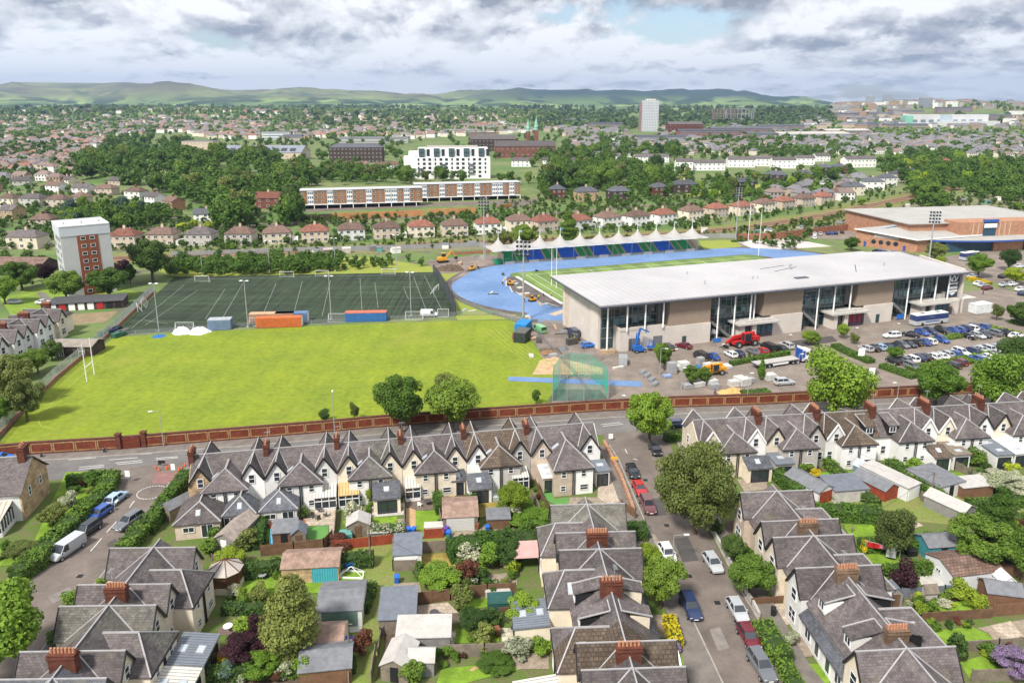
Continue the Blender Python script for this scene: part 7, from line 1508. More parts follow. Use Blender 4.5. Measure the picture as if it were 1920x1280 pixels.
# ---- hedges: a solid core dressed with leaf clumps
def hedge(c,pts,w,h,leaf,label,group='clipped garden hedges',ragged=.12):
 P=[at(*c(*p),h)for p in pts];o=P[0].copy();o.z=0;t=thing('hedge',label,'hedge',o,0,group);rs=np.random.RandomState(len(pts)*7+int(w*10)+NT[0]);NT[0]+=1
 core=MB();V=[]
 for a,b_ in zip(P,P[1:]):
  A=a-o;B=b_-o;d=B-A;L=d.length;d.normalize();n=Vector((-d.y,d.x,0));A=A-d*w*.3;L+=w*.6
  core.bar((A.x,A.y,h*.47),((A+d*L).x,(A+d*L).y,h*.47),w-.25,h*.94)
  N_=int((L*w+2*L*h+2*w*h)*(40 if leaf=='yellow' else 24))
  u=rs.rand(N_)*L;k=rs.choice(4,N_,p=np.array([L*w,L*h,L*h,2*w*h])/(L*w+2*L*h+2*w*h))
  x=np.where(k==0,(rs.rand(N_)-.5)*w,np.where(k==1,w/2,np.where(k==2,-w/2,(rs.rand(N_)-.5)*w)));z=np.where(k==0,h,rs.rand(N_)*h);u=np.where(k==3,np.where(rs.rand(N_)<.5,0,L),u)
  bump=ragged*(np.sin(u*1.3+x)+np.sin(u*2.9+1));z=z+np.where(k==0,bump,0)+rs.normal(size=N_)*.05;x=x*(1+bump*.12)+rs.normal(size=N_)*.06
  cpos=np.stack([A.x+d.x*u+n.x*x,A.y+d.y*u+n.y*x,z],1)
  nv=np.stack([np.where(k==0,0,np.sign(x))*n.x,np.where(k==0,0,np.sign(x))*n.y,np.where(k==0,1.0,.3)],1)+rs.normal(size=(N_,3))*.5
  nv/=np.linalg.norm(nv,axis=1)[:,None];aa=np.cross(nv,rs.normal(size=(N_,3)));aa/=np.linalg.norm(aa,axis=1)[:,None];bb=np.cross(nv,aa);s=(.13*(.6+.8*rs.rand(N_)))[:,None]
  V.append(np.stack([cpos-aa*s,cpos-bb*s,cpos+aa*s,cpos+bb*s],1).reshape(-1,3))
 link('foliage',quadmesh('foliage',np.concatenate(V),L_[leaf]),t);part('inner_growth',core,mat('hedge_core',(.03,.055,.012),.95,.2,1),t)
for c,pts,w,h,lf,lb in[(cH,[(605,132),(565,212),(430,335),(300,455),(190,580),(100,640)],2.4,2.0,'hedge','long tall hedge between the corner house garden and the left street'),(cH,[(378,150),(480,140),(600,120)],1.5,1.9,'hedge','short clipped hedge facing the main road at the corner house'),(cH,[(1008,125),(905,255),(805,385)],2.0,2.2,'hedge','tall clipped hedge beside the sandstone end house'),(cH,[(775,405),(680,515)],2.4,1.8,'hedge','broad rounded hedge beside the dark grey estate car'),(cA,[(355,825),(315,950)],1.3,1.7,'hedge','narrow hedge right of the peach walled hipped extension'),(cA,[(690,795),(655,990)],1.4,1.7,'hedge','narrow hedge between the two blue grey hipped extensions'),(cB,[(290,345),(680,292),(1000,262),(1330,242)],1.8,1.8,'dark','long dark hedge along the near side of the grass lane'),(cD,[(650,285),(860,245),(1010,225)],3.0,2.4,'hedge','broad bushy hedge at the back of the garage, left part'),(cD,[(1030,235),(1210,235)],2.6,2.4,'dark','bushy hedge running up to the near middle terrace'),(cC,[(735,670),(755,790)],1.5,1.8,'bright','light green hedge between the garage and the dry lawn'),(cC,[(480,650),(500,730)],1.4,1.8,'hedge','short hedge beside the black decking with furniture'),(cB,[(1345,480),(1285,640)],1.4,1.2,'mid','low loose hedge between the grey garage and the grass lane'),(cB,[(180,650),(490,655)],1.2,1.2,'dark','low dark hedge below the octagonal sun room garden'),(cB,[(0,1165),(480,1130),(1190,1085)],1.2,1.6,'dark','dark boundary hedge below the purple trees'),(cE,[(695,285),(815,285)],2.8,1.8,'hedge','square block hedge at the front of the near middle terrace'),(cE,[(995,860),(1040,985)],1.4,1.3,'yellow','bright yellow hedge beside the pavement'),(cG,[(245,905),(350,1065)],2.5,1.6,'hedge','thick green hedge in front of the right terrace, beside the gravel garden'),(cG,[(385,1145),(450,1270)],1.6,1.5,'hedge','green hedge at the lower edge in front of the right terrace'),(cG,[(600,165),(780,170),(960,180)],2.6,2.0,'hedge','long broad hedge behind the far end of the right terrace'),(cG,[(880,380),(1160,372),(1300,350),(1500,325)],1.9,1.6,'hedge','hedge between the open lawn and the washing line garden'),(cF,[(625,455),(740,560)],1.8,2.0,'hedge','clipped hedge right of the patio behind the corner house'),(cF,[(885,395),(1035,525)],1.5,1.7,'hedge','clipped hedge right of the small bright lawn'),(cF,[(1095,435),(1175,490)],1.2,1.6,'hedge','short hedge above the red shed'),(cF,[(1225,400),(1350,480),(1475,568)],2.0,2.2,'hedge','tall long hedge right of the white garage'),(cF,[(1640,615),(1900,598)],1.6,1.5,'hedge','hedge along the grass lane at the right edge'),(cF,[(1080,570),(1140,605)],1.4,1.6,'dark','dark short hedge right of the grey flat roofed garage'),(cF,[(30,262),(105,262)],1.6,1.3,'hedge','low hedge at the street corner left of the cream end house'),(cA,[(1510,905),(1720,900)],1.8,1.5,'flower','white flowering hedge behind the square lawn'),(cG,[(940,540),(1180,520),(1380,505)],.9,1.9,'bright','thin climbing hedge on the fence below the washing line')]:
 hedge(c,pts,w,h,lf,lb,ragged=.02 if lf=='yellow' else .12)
tree(*(1404,668),1,1,'hedge','tiny clipped bush by the narrow car park hedge','s0',name='shrub',cat='shrub')
ident=lambda X,Y:(X,Y)
for pts,w,h,lf,lb in[([(1374,677),(1440,664),(1476,658)],1.6,.9,'bright','narrow low hedge between the car row and the flatbed lorry'),([(1569,645),(1600,660),(1630,672)],2.4,1.0,'hedge','low dark hedge left of the white sign in the car park'),([(1740,636),(1800,626)],2.2,.8,'bright','low hedge between the first two car lines'),([(1850,610),(1900,622)],4,.7,'bright','planted bed at the right end of the car lines'),([(1660,683),(1710,700)],2.6,1.0,'hedge','low hedge at the left end of the last car line'),([(1720,690),(1790,676),(1900,652)],4.0,.8,'bright','long planted strip between the last two car lines'),([(1508,655),(1535,668)],2.6,.9,'hedge','low hedge in front of the lorry cab'),([(1822,520),(1850,528)],3.2,.9,'yellow','yellow flowering bed beyond the stadium end'),([(1900,600),(1960,612)],2.5,.9,'hedge','low hedge at the right edge beyond the car park'),([(1400,735),(1436,732)],3,.5,'mid','low planted bed at the building store'),([(1375,451),(1400,449)],2,.6,'mid','low bush strip beside the pale slab')]:
 hedge(ident,pts,w,h,lf,lb,'low planted hedges of the car park',.05)
def fence(c,pts,h,m,label,name='garden_fence',group='wooden garden fences',t_=.08):
 P=[at(*c(*p))for p in pts];o=P[0];t=thing(name,label,'fence',o,0,group)
 for a,b_ in zip(P,P[1:]):
  A=a-o;B=b_-o;L=(B-A).length;b=MB();b.bar((A.x,A.y,h/2),(B.x,B.y,h/2),t_,h);part('fence_panel',b,m,t)
  n=max(1,int(L/1.9))
  for i in range(n+1):q=A+(B-A)*i/n;b=MB();b.bar((q.x,q.y,0),(q.x,q.y,h+.12),.12);part('post',b,m,t)
for c,pts,h,m,lb in[(cA,[(680,1130),(925,1105),(1150,1080),(1215,1010)],1.7,timber_b,'dark brown board fence behind the artificial lawn'),(cA,[(1235,1085),(1500,1055),(1770,1025),(1880,1010)],1.5,timber_r,'red stained fence behind the white flowering hedge'),(cA,[(315,1185),(560,1165)],1.4,timber,'weathered fence left of the dark brown one'),(cC,[(385,998),(520,990)],1.5,timber_r,'short red fence left of the big garage'),(cA,[(962,840),(925,1030)],1.2,timber,'grey fence left of the artificial lawn'),(cA,[(1245,800),(1228,1000)],1.2,timber,'grey fence right of the paved patio'),(cA,[(1752,760),(1755,980)],1.3,timber,'fence between the concrete patio and the tan path'),(cC,[(485,760),(512,905)],1.2,timber,'fence left of the corrugated garage'),(cC,[(1190,700),(1250,815)],1.5,timber,'grey fence right of the lime green tree'),(cC,[(1215,610),(1310,820)],1.4,timber_b,'brown fence covered in climbers near the terrace corner'),(cD,[(215,330),(215,490),(385,485)],1.6,timber,'grey fence round the blue roofed summerhouse'),(cD,[(395,362),(640,345)],1.7,timber,'grey fence behind the dry lawn'),(cD,[(355,730),(620,695),(880,665),(1080,655)],1.7,timber_b,'long brown fence behind the paved patio in the middle gardens'),(cD,[(330,870),(690,855)],1.4,timber,'trellis fence below the paved patio'),(cD,[(580,1095),(860,1090),(1030,1075)],1.6,timber,'grey fence above the bottom lawn'),(cD,[(90,1100),(60,1290)],1.6,timber,'fence left of the gabled shed at the bottom'),(cD,[(150,940),(130,960),(110,1090)],1.2,timber,'low fence beside the grass lane below the long grey shed'),(cD,[(960,800),(1030,790)],1.0,timber_b,'short brown fence left of the round bush'),(cG,[(940,610),(1160,590),(1385,560)],1.7,timber_b,'brown fence below the washing line garden'),(cG,[(1110,745),(1380,725),(1500,715)],1.4,felt_b,'grey blue fence below the concrete patio'),(cG,[(1240,895),(1680,868)],1.3,timber_b,'brown fence above the curved lawn'),(cG,[(1685,860),(1990,835)],1.6,timber_w,'taller brown fence at the right edge above the curved lawn'),(cG,[(1480,1082),(1720,1070),(1990,1045)],1.4,timber,'grey fence below the curved lawn'),(cG,[(1550,1275),(1990,1262)],1.6,timber,'grey fence along the lower right edge'),(cF,[(1370,618),(1430,622)],1.6,timber,'short fence right of the white garage'),(cF,[(1530,440),(1640,500),(1700,530)],1.6,timber,'grey fence right of the small white cottage extension'),(cF,[(1350,390),(1470,455)],1.8,timber_b,'brown fence left of the small white cottage extension'),(cE,[(690,175),(780,245)],1.4,timber_b,'brown fence beside the maroon estate car'),(cG,[(165,790),(375,770)],1.0,timber_b,'low fence below the round tree in front of the right terrace'),(cB,[(1180,1200),(1170,1290)],1.5,timber,'fence at the bottom beside the grass lane'),(cF,[(1245,820),(1245,830)],.5,timber,'tiny fence post')][:-1]:
 fence(c,pts,h,m,lb)
def lowwall(c,pts,h,m,label,w=.3):
 P=[at(*c(*p))for p in pts];o=P[0];b=MB()
 for a,b_ in zip(P,P[1:]):b.bar((a.x-o.x,a.y-o.y,h/2),(b_.x-o.x,b_.y-o.y,h/2),w,h)
 solo('garden_wall',b,m,label,'wall',o,group='low garden walls')
lowwall(cE,[(1255,310),(1400,580),(1520,790),(1560,870)],.8,conc,'low stone wall along the front gardens of the right terrace');lowwall(cE,[(1570,880),(1720,1130),(1760,1290)],.5,brownstone,'low brown wall at the front of the gravel garden, lower right')
lowwall(cE,[(820,350),(850,450)],.6,stone_d,'low dark wall beside the white hatchback');lowwall(cC,[(1730,290),(1860,560),(1950,800)],.9,mat('rubble',(.34,.19,.12),.9,.4,2.5,fine=.4),'rubble brick wall beside the side street behind the white end house',.5)
lowwall(cH,[(630,185),(570,255),(440,395),(190,680)],.45,yellowbrick,'low yellow wall at the foot of the long left hedge');lowwall(cE,[(1030,1060),(1060,1180),(1085,1290)],.6,white_p,'low white wall left of the pavement near the lower edge')
# ---- sheds, garages, summerhouses
def shed(c,X,Y,w,d,h,rz,form,wall,roof,label,name='garden_shed',cat='shed',door='timber',win=True,group=None,rr_=.9,front=None):
 p=at(*c(X,Y));t=thing(name,label,cat,p,R(rz),group);o=.15
 b=MB();b.box(-w/2,0,0,w/2,d,h);part('wall',b,wall,t)
 b=MB()
 if form=='flat':b.slab([(-w/2-o,-o,h+.1),(w/2+o,-o,h+.1),(w/2+o,d+o,h+.3),(-w/2-o,d+o,h+.3)],.14)
 elif form=='pent':b.slab([(-w/2-o,-o,h+.1),(w/2+o,-o,h+.1),(w/2+o,d+o,h+.8),(-w/2-o,d+o,h+.8)],.12)
 elif form=='gx':
  b.slab([(-w/2-o,-o,h),(w/2+o,-o,h),(w/2+o,d/2,h+rr_),(-w/2-o,d/2,h+rr_)],.1);b.slab([(-w/2-o,d+o,h),(w/2+o,d+o,h),(w/2+o,d/2,h+rr_),(-w/2-o,d/2,h+rr_)],.1)
  g_=MB();[g_.add([(s*w/2,0,h),(s*w/2,d,h),(s*w/2,d/2,h+rr_-.08),(s*(w/2-.1),0,h),(s*(w/2-.1),d,h),(s*(w/2-.1),d/2,h+rr_-.08)],[(0,1,2),(5,4,3)])for s in(-1,1)];part('gable_end',g_,wall,t)
 else:
  b.slab([(-w/2-o,-o,h),(0,-o,h+rr_),(0,d+o,h+rr_),(-w/2-o,d+o,h)],.1);b.slab([(w/2+o,-o,h),(0,-o,h+rr_),(0,d+o,h+rr_),(w/2+o,d+o,h)],.1)
  g_=MB();[g_.add([(-w/2,y,h),(w/2,y,h),(0,y,h+rr_-.08),(-w/2,y+.1,h),(w/2,y+.1,h),(0,y+.1,h+rr_-.08)],[(0,1,2),(5,4,3)])for y in(0,d-.1)];part('gable_end',g_,front or wall,t)
 part('roof',b,roof,t)
 if door:
  dm_={'timber':timber_b,'white':white_p,'dark':black,'blue':mat('door_turquoise',(.06,.33,.42),.6,.1,1,'plank',ws=1),'red':timber_r,'green':mat('door_green',(.12,.2,.17),.6,.1,1),'roller':mat('roller_door',(.5,.5,.48),.6,.05,1,'flat')}[door]
  dw=w*.8 if door in('roller','white','blue','red','green')and w>3 else .9
  x0=(w*.5-dw-.15)if door=='blue' else-dw/2;dw=dw*.55 if door=='blue' else dw;x0=w*.5-dw-.2 if door=='blue' else x0
  b=MB();b.box(x0,-.06,.05,x0+dw,0,min(2.1,h-.12));dd=part('door',b,dm_,t)
  if door=='roller':
   q=MB();[q.box(x0,-.08,.2+k*.25,x0+dw,-.06,.24+k*.25)for k in range(int((min(2.1,h)-.3)/.25))];part('door_slat',q,greyh,dd)
 if win:window(t,(-w/2,d*.5,h*.62),(-1,0),.8,.6,bars=2)
 return t
tealw=mat('teal_boards',(.05,.24,.28),.8,.1,1,'plank',ws=1.5);whb=mat('white_boards',(.62,.63,.64),.7,.05,1,'plank',ws=1.5,lo=.85);corrb=mat('corrugated_brown',(.28,.19,.15),.9,.3,1.2,'seam',ws=2,fine=.4);palef=mat('pale_felt',(.42,.40,.38),.9,.12,1,fine=.15);greyb=mat('grey_boards',(.24,.23,.22),.85,.15,1,'plank',ws=2)
SH=[(cA,855,1045,3.2,2.4,1.9,8,'pent',timber_b,felt,'dark felt roofed shed against the dark brown fence','dark'),(cA,965,1055,1.9,2.2,1.9,10,'gy',timber,felt_b,'narrow shed with blue grey roof left of the artificial lawn','timber'),(cA,1410,985,3.2,2.6,1.9,8,'gy',timber,palef,'grey gabled shed beside the turquoise box','timber'),(cA,1560,1000,2.6,1.0,1.0,6,'flat',felt,palef,'low grey storage box against the red fence',None),(cA,405,1105,3.0,6.6,2.1,-12,'gy',greyb,corr,'long grey garage with corrugated roof below the narrow hedge','white'),(cH,905,395,2.2,6.5,2.0,-30,'gy',timber,felt,'long low dark shed behind the tall clipped hedge',None),(cC,655,940,5.0,5.6,2.3,5,'gx',timber,corrb,'large garage with brown corrugated roof and white roller door','roller'),(cC,940,930,3.3,2.6,1.7,4,'flat',timber_b,felt,'small dark shed with flat grey roof right of the big garage',None),(cB,865,480,7.2,4.2,2.3,5,'gx',sand,corrb,'old stone garage with mossy roof and turquoise door','blue'),(cB,1100,835,5.2,5.6,2.3,5,'gx',white,felt,'grey roofed garage with white verge and green doors','green'),(cB,985,1085,3.9,3.4,2.1,5,'gx',cream,corrb,'cottage style summerhouse with shaggy brown roof','dark'),(cB,985,1300,5.4,4.2,2.0,8,'gx',timber_w,felt,'wide grey roofed shed at the lower edge',None),(cD,320,475,3.6,4.0,2.1,6,'pent',white,felt_b,'summerhouse with blue grey roof beside the stack of blue boxes','white'),(cD,245,935,4.2,5.0,2.0,4,'pent',timber,felt_b,'square shed with smooth blue grey roof beside the grass lane',None),(cD,430,1055,6.0,2.8,1.8,2,'pent',greyb,palef,'long grey board shed with patched pale roof',None),(cD,225,1275,3.0,4.0,2.0,-10,'gy',timber,palef,'gabled grey shed at the bottom beside the lane','dark'),(cD,415,1235,2.7,2.2,1.9,0,'gx',greyb,palef,'small pale glasshouse next to the gabled grey shed','green'),(cF,870,625,3.7,6.6,2.1,28,'gy',white,felt,'grey roofed garage with a red gable front on the lane','red'),(cF,1005,625,5.6,4.6,2.1,8,'flat',conc,felt_b,'flat roofed concrete garage right of the red fronted one',None),(cF,1215,612,3.2,6.0,1.9,28,'gy',timber_r,felt,'bright red shed with dark roof beside the white garage',None),(cF,1330,608,3.3,8.4,2.3,30,'flat',whb,palef,'long white flat roofed garage','white'),(cF,1530,600,5.6,6.0,2.3,22,'flat',white,felt,'wide dark carport with grey roof right of the tall hedge','dark'),(cF,1672,600,5.4,3.0,1.9,10,'flat',timber_w,palef,'brown boarded box shed with flat pale roof',None),(cF,1625,728,3.2,6.0,1.9,30,'gy',greyb,palef,'pale grey roofed shed in the middle of the lane grass',None),(cF,1105,500,2.2,2.6,1.7,28,'gy',MATS['rail_glass'],MATS['skylight_glass'],'small glass greenhouse above the red shed',None),(cG,1375,500,4.6,3.2,2.0,6,'gx',tealw,felt,'teal summerhouse with dark roof behind the washing line','dark'),(cG,1585,685,7.2,5.0,2.3,10,'gx',whb,tile_n,'large white garden room with brown tiled roof',None),(cG,1760,808,4.0,3.0,1.9,-12,'gx',timber_w,felt,'brown garden shelter with grey roof near the right edge',None),(cG,1780,735,1.8,1.8,2.0,0,'gy',white_p,white_p,'small white plastic shed behind the brown shelter',None),(cG,1870,600,4.6,6.0,2.2,25,'gy',timber_b,mat('dark_shed_roof',(.06,.05,.055),.9,.2,1),'dark brown shed cut by the right edge',None),(cG,1072,805,1.6,1.6,2.0,0,'gy',greyb,felt_b,'slim grey shed at the back of the right terrace','timber'),(cG,1300,765,1.5,1.2,1.2,5,'gx',palef,timber,'small wooden playhouse beside the bench',None)]
for i,(c,X,Y,w,d,h,rz,fo,wl,rf,lb,dr)in enumerate(SH):shed(c,X,Y,w,d,h,rz,fo,wl,rf,lb,'garage' if 'garage' in lb or 'carport' in lb else 'garden_shed','garage' if 'garage' in lb or 'carport' in lb else 'shed',dr,win=(i%2==0),group='garden sheds and garages')
# octagonal sun room, canopies
def sunroom():
 p=at(*cH(1215,790));t=thing('sun_room','octagonal brown framed sun room with pale pointed roof at the left terrace','conservatory',p);n=8;r=2.1
 pts=[(r*math.cos(2*math.pi*i/n+.39),1.5+r*math.sin(2*math.pi*i/n+.39))for i in range(n)]
 b=MB();b.prism(pts,0,.9);part('base',b,cream,t);b=MB();b.prism([(x*.96,(y-1.5)*.96+1.5)for x,y in pts],.9,2.5);g_=part('glass',b,mat('amber_glass',(.12,.07,.03),.1,.2,1),t)
 b=MB();fr=mat('brown_frame',(.10,.035,.02),.5,.1,1)
 for i,(x,y)in enumerate(pts):x2,y2=pts[(i+1)%n];b.bar((x,y,.9),(x,y,2.6),.14);b.bar((x,y,2.5),(x2,y2,2.5),.14);b.bar((x,y,1.9),(x2,y2,1.9),.08)
 part('frame',b,fr,g_);b=MB();vs=[(x*1.08,(y-1.5)*1.08+1.5,2.6)for x,y in pts]+[(0,1.5,3.9)];b.add(vs,[(i,(i+1)%n,n)for i in range(n)]+[tuple(range(n))[::-1]]);rf=part('roof',b,mat('opal_roof2',(.42,.38,.34),.4,.1,1),t)
 b=MB();[b.bar((x*1.08,(y-1.5)*1.08+1.5,2.64),(0,1.5,3.94),.08)for x,y in pts];part('roof_bar',b,fr,rf)
sunroom()
def canopy(c,X,Y,w,d,m,label,name='garden_canopy',h=2.3):
 p=at(*c(X,Y));t=thing(name,label,'canopy',p,R(5));b=MB();b.slab([(-w/2,0,h),(w/2,0,h),(w/2,d,h+.5),(-w/2,d,h+.5)],.06);part('cover',b,m,t)
 for x in(-w/2+.1,w/2-.1):
  for y in(.1,d-.1):b=MB();b.bar((x,y,0),(x,y,h+.4*y/d),.08);part('pole',b,steel,t)
canopy(cD,1165,505,3.6,3.2,mat('faded_pink',(.48,.30,.28),.8,.1,1),'faded pink garden gazebo left of the near middle terrace')
# bins
def wheelbin(c,X,Y,m,lid,label,s=1.0):
 p=at(*c(X,Y));t=thing('wheelie_bin',label,'bin',p,R(random.uniform(-30,30)),'wheeled refuse bins');t.scale=(s,s,s)
 b=MB();b.add([(-.22,-.25,0),(.22,-.25,0),(.22,.25,0),(-.22,.25,0),(-.29,-.34,1.0),(.29,-.34,1.0),(.29,.34,1.0),(-.29,.34,1.0)],[(0,3,2,1),(4,5,6,7),(0,1,5,4),(1,2,6,5),(2,3,7,6),(3,0,4,7)]);part('body',b,m,t)
 b=MB();b.slab([(-.31,-.4,1.04),(.31,-.4,1.04),(.31,.38,1.12),(-.31,.38,1.12)],.07);part('lid',b,lid,t)
 for x in(-.24,.24):b=MB();b.tube((x-.04,.26,.12),(x+.04,.26,.12),.12,n=10);part('wheel',b,rubber,t)
bb_=mat('bin_blue',(.02,.12,.48),.5,.05,1);bg_=mat('bin_green',(.06,.26,.10),.5,.05,1);bp_=mat('bin_purple',(.12,.05,.28),.5,.05,1);br_=mat('bin_brown',(.20,.07,.04),.5,.05,1)
for c,X,Y,m,lb in[(cB,1195,362,bb_,'blue wheeled bin on the lawn, right one of two near the turquoise garage door'),(cB,1165,378,bb_,'blue wheeled bin, left one of two near the turquoise garage door'),(cB,1120,372,bg_,'light green wheeled bin left of the two blue ones'),(cB,1070,432,br_,'brown wheeled bin beside the turquoise garage door'),(cB,1255,688,bp_,'purple wheeled bin right of the grey roofed garage'),(cB,1555,480,bb_,'blue bin standing alone by the grass lane and fence'),(cB,1147,985,bb_,'blue bin right of the shaggy roofed summerhouse'),(cB,1190,990,bp_,'purple lidded bin beside the blue one by the summerhouse'),(cB,1150,1250,bp_,'purple bin at the corner of the wide grey roofed shed'),(cD,140,790,bg_,'green lidded bin, top of the three left of the square shed'),(cD,138,825,bb_,'blue bin, middle of the three left of the square shed'),(cD,140,865,bp_,'purple bin, lowest of the three left of the square shed'),(cD,255,1025,bb_,'blue bin left of the long grey board shed'),(cD,262,950,bp_,'purple bin above the long grey board shed'),(cC,268,965,bb_,'blue bin at the red fence, left one of the pair'),(cC,303,965,bb_,'blue bin at the red fence, right one of the pair'),(cC,565,990,bb_,'blue bin at the left corner of the big garage'),(cC,545,960,bp_,'purple bin behind the blue one left of the big garage'),(cC,855,950,bb_,'blue bin right of the big garage'),(cC,780,930,br_,'brown bin at the right corner of the big garage'),(cG,1850,790,bb_,'blue bin near the right edge beyond the brown shelter'),(cG,1875,800,bb_,'second blue bin at the right edge beyond the brown shelter'),(cD,950,945,br_,'dark red bin on the lawn left of the slab grid'),(cB,1575,300,bb_,'blue box stack left of the blue roofed summerhouse, upper'),(cB,1575,350,bb_,'blue box stack left of the blue roofed summerhouse, lower'),(cG,300,855,black,'small black bin on the paved driveway')]:
 wheelbin(c,X,Y,m,m if m is not bp_ else bp_,lb)
def washing():
 A=at(*cG(880,470));B=at(*cG(1095,520));t=thing('washing_line','washing line with red, pink and white clothes behind the right terrace','washing line',A);d=B-A
 for q in(Vector(),d):b=MB();b.tube((q.x,q.y,0),(q.x,q.y,2.2),.05,n=6);part('post',b,steel,t)
 b=MB();b.bar((0,0,2.15),(d.x,d.y,2.1),.02);part('line',b,white_p,t)
 for k,w,h,m,nm in[(.15,.9,.8,carpaint('red'),'red_shirt'),(.3,.8,.7,carpaint('red'),'red_shirt'),(.45,.6,.6,mat('cloth_pink',(.5,.15,.22),.9,.1,1),'pink_cloth'),(.57,.5,.6,carpaint('grey'),'grey_cloth'),(.75,1.2,1.6,mat('cloth_white',(.55,.57,.6),.9,.1,1),'white_sheet')]:
  q=d*k;e=d.normalized()*w/2;b=MB();b.bar((q.x-e.x,q.y-e.y,2.1-h/2),(q.x+e.x,q.y+e.y,2.1-h/2),.04,h);part(nm,b,m,t)
washing()
def slide(c,X,Y,label):
 t=thing('toy_slide',label,'slide',at(*c(X,Y)),R(10),'toy slides');b=MB();b.slab([(-.3,0,1.3),(.3,0,1.3),(.3,-1.9,.15),(-.3,-1.9,.15)],.06);b.bar((-.32,0,1.35),(-.32,-1.9,.25),.06,.18);b.bar((.32,0,1.35),(.32,-1.9,.25),.06,.18);part('chute',b,mat('slide_blue',(.08,.40,.62),.4,.05,1),t)
 b=MB();[b.bar((s*.3,.1,0),(s*.3,0,1.9),.09)for s in(-1,1)];b.bar((-.3,0,1.9),(.3,0,1.9),.1);part('ladder',b,carpaint('red'),t);b=MB();b.box(-.3,-.05,1.3,.3,.1,1.75);part('top_panel',b,mat('slide_orange',(.75,.28,.02),.4,.05,1),t)
slide(cA,775,985,'blue toy slide with red top on the left lawn of the middle row');slide(cA,998,950,'blue and orange toy slide left of the artificial lawn')
def tableset(c,X,Y,label,m,n=4,r=.55,wd=True):
 t=thing('garden_table',label,'table',at(*c(X,Y)),R(random.uniform(0,90)),'garden tables');b=MB();b.tube((0,0,.7),(0,0,.75),r,n=14);part('table_top',b,m,t)
 b=MB();b.tube((0,0,0),(0,0,.7),.06,n=6);part('leg',b,m,t)
def chair(c,X,Y,m,label):
 t=thing('garden_chair',label,'chair',at(*c(X,Y)),R(random.uniform(0,360)),'garden chairs');b=MB();b.box(-.28,-.28,.4,.28,.28,.46);part('seat',b,m,t);b=MB();b.box(-.28,.24,.46,.28,.3,.95);part('backrest',b,m,t)
 for x in(-.24,.24):
  for y in(-.24,.24):b=MB();b.bar((x,y,0),(x,y,.4),.05);part('leg',b,m,t)
wick=mat('dark_wicker',(.06,.06,.065),.8,.2,2)
for c,X,Y,m,lb in[(cA,1115,800,wick,'dark round table on the paved patio of the middle row'),(cB,480,450,steel,'grey round table on the lawn behind the sun room'),(cB,205,865,white_p,'pale table on the grey deck, lower left'),(cC,405,745,wick,'black table on the dark decking'),(cD,785,590,white_p,'white round table in the flower garden'),(cD,1075,925,wick,'dark fire bowl table on the slab grid'),(cD,505,815,wick,'dark low table on the paved patio in the middle gardens'),(cG,1230,600,wick,'dark table among chairs near the white garden room')]:tableset(c,X,Y,lb,m)
for i,(c,X,Y,m,lb)in enumerate([(cA,1060,845,wick,'dark chair left of the patio table'),(cA,1105,860,wick,'dark chair below the patio table'),(cA,1160,835,wick,'dark chair right of the patio table'),(cA,765,905,mat('bench_orange',(.5,.25,.1),.8,.1,1),'orange wooden seat on the red decking'),(cG,1200,600,wick,'chair left of the table near the white garden room'),(cG,1275,590,steel,'grey chair right of the table near the white garden room'),(cG,1305,585,steel,'grey chair furthest right near the white garden room'),(cC,350,760,white_p,'white chair on the dark decking')]):chair(c,X,Y,m,lb)
def bench(c,X,Y,m,label,L=1.5):
 t=thing('garden_bench',label,'bench',at(*c(X,Y)),R(random.uniform(-10,10)),'garden benches');b=MB();b.box(-L/2,-.25,.4,L/2,.25,.46);part('seat',b,m,t);b=MB();b.box(-L/2,.2,.46,L/2,.26,.95);part('backrest',b,m,t)
 for x in(-L/2+.08,L/2-.08):b=MB();b.box(x-.05,-.22,0,x+.05,.22,.4);part('leg',b,m,t)
bench(cG,1225,770,timber,'weathered wooden bench beside the small playhouse',2.2);bench(cA,1625,780,MATS['bench_orange'],'orange wooden bench under the dark slate extension',1.6);bench(cA,525,885,bb_,'blue bench seat by the white wall left of the narrow hedge',1.4);bench(cF,1520,440,timber_b,'brown bench beside the small white cottage extension',1.6)
def boxthing(c,X,Y,w,d,h,m,label,name,cat,rz=0):
 t=thing(name,label,cat,at(*c(X,Y)),R(rz));b=MB();b.box(-w/2,-d/2,0,w/2,d/2,h*.8);part('body',b,m,t);b=MB();b.add([(-w/2-.04,-d/2-.04,h*.8),(w/2+.04,-d/2-.04,h*.8),(w/2+.04,d/2+.04,h*.8),(-w/2-.04,d/2+.04,h*.8),(-w/2+.15,-d/2+.15,h),(w/2-.15,-d/2+.15,h),(w/2-.15,d/2-.15,h),(-w/2+.15,d/2-.15,h)],[(0,3,2,1),(4,5,6,7),(0,1,5,4),(1,2,6,5),(2,3,7,6),(3,0,4,7)]);part('lid',b,m,t)
boxthing(cC,905,700,1.6,1.5,.8,mat('tub_grey',(.35,.37,.38),.6,.1,1),'grey covered hot tub behind the glazed white extension','hot_tub','hot tub',5);boxthing(cC,455,925,2.8,1.4,.9,mat('box_pale',(.5,.48,.44),.7,.1,1),'pale grey open cold frame against the red fence','cold_frame','cold frame',5)
boxthing(cD,975,740,3.2,2.0,1.5,mat('tarp_green',(.02,.08,.07),.7,.2,2),'dark green tarpaulin covered furniture on the deck','covered_furniture','cover',5);boxthing(cD,955,660,3.2,.9,1.0,palef,'pale covered sofa at the brown fence','covered_sofa','cover',3);boxthing(cA,1315,995,1.8,1.2,1.2,mat('box_turq',(.12,.30,.27),.7,.1,1),'turquoise storage box left of the grey gabled shed','storage_box','box',10);boxthing(cG,1170,470,1.4,.9,1.0,black,'black barbecue box near the washing line','barbecue','barbecue',5)
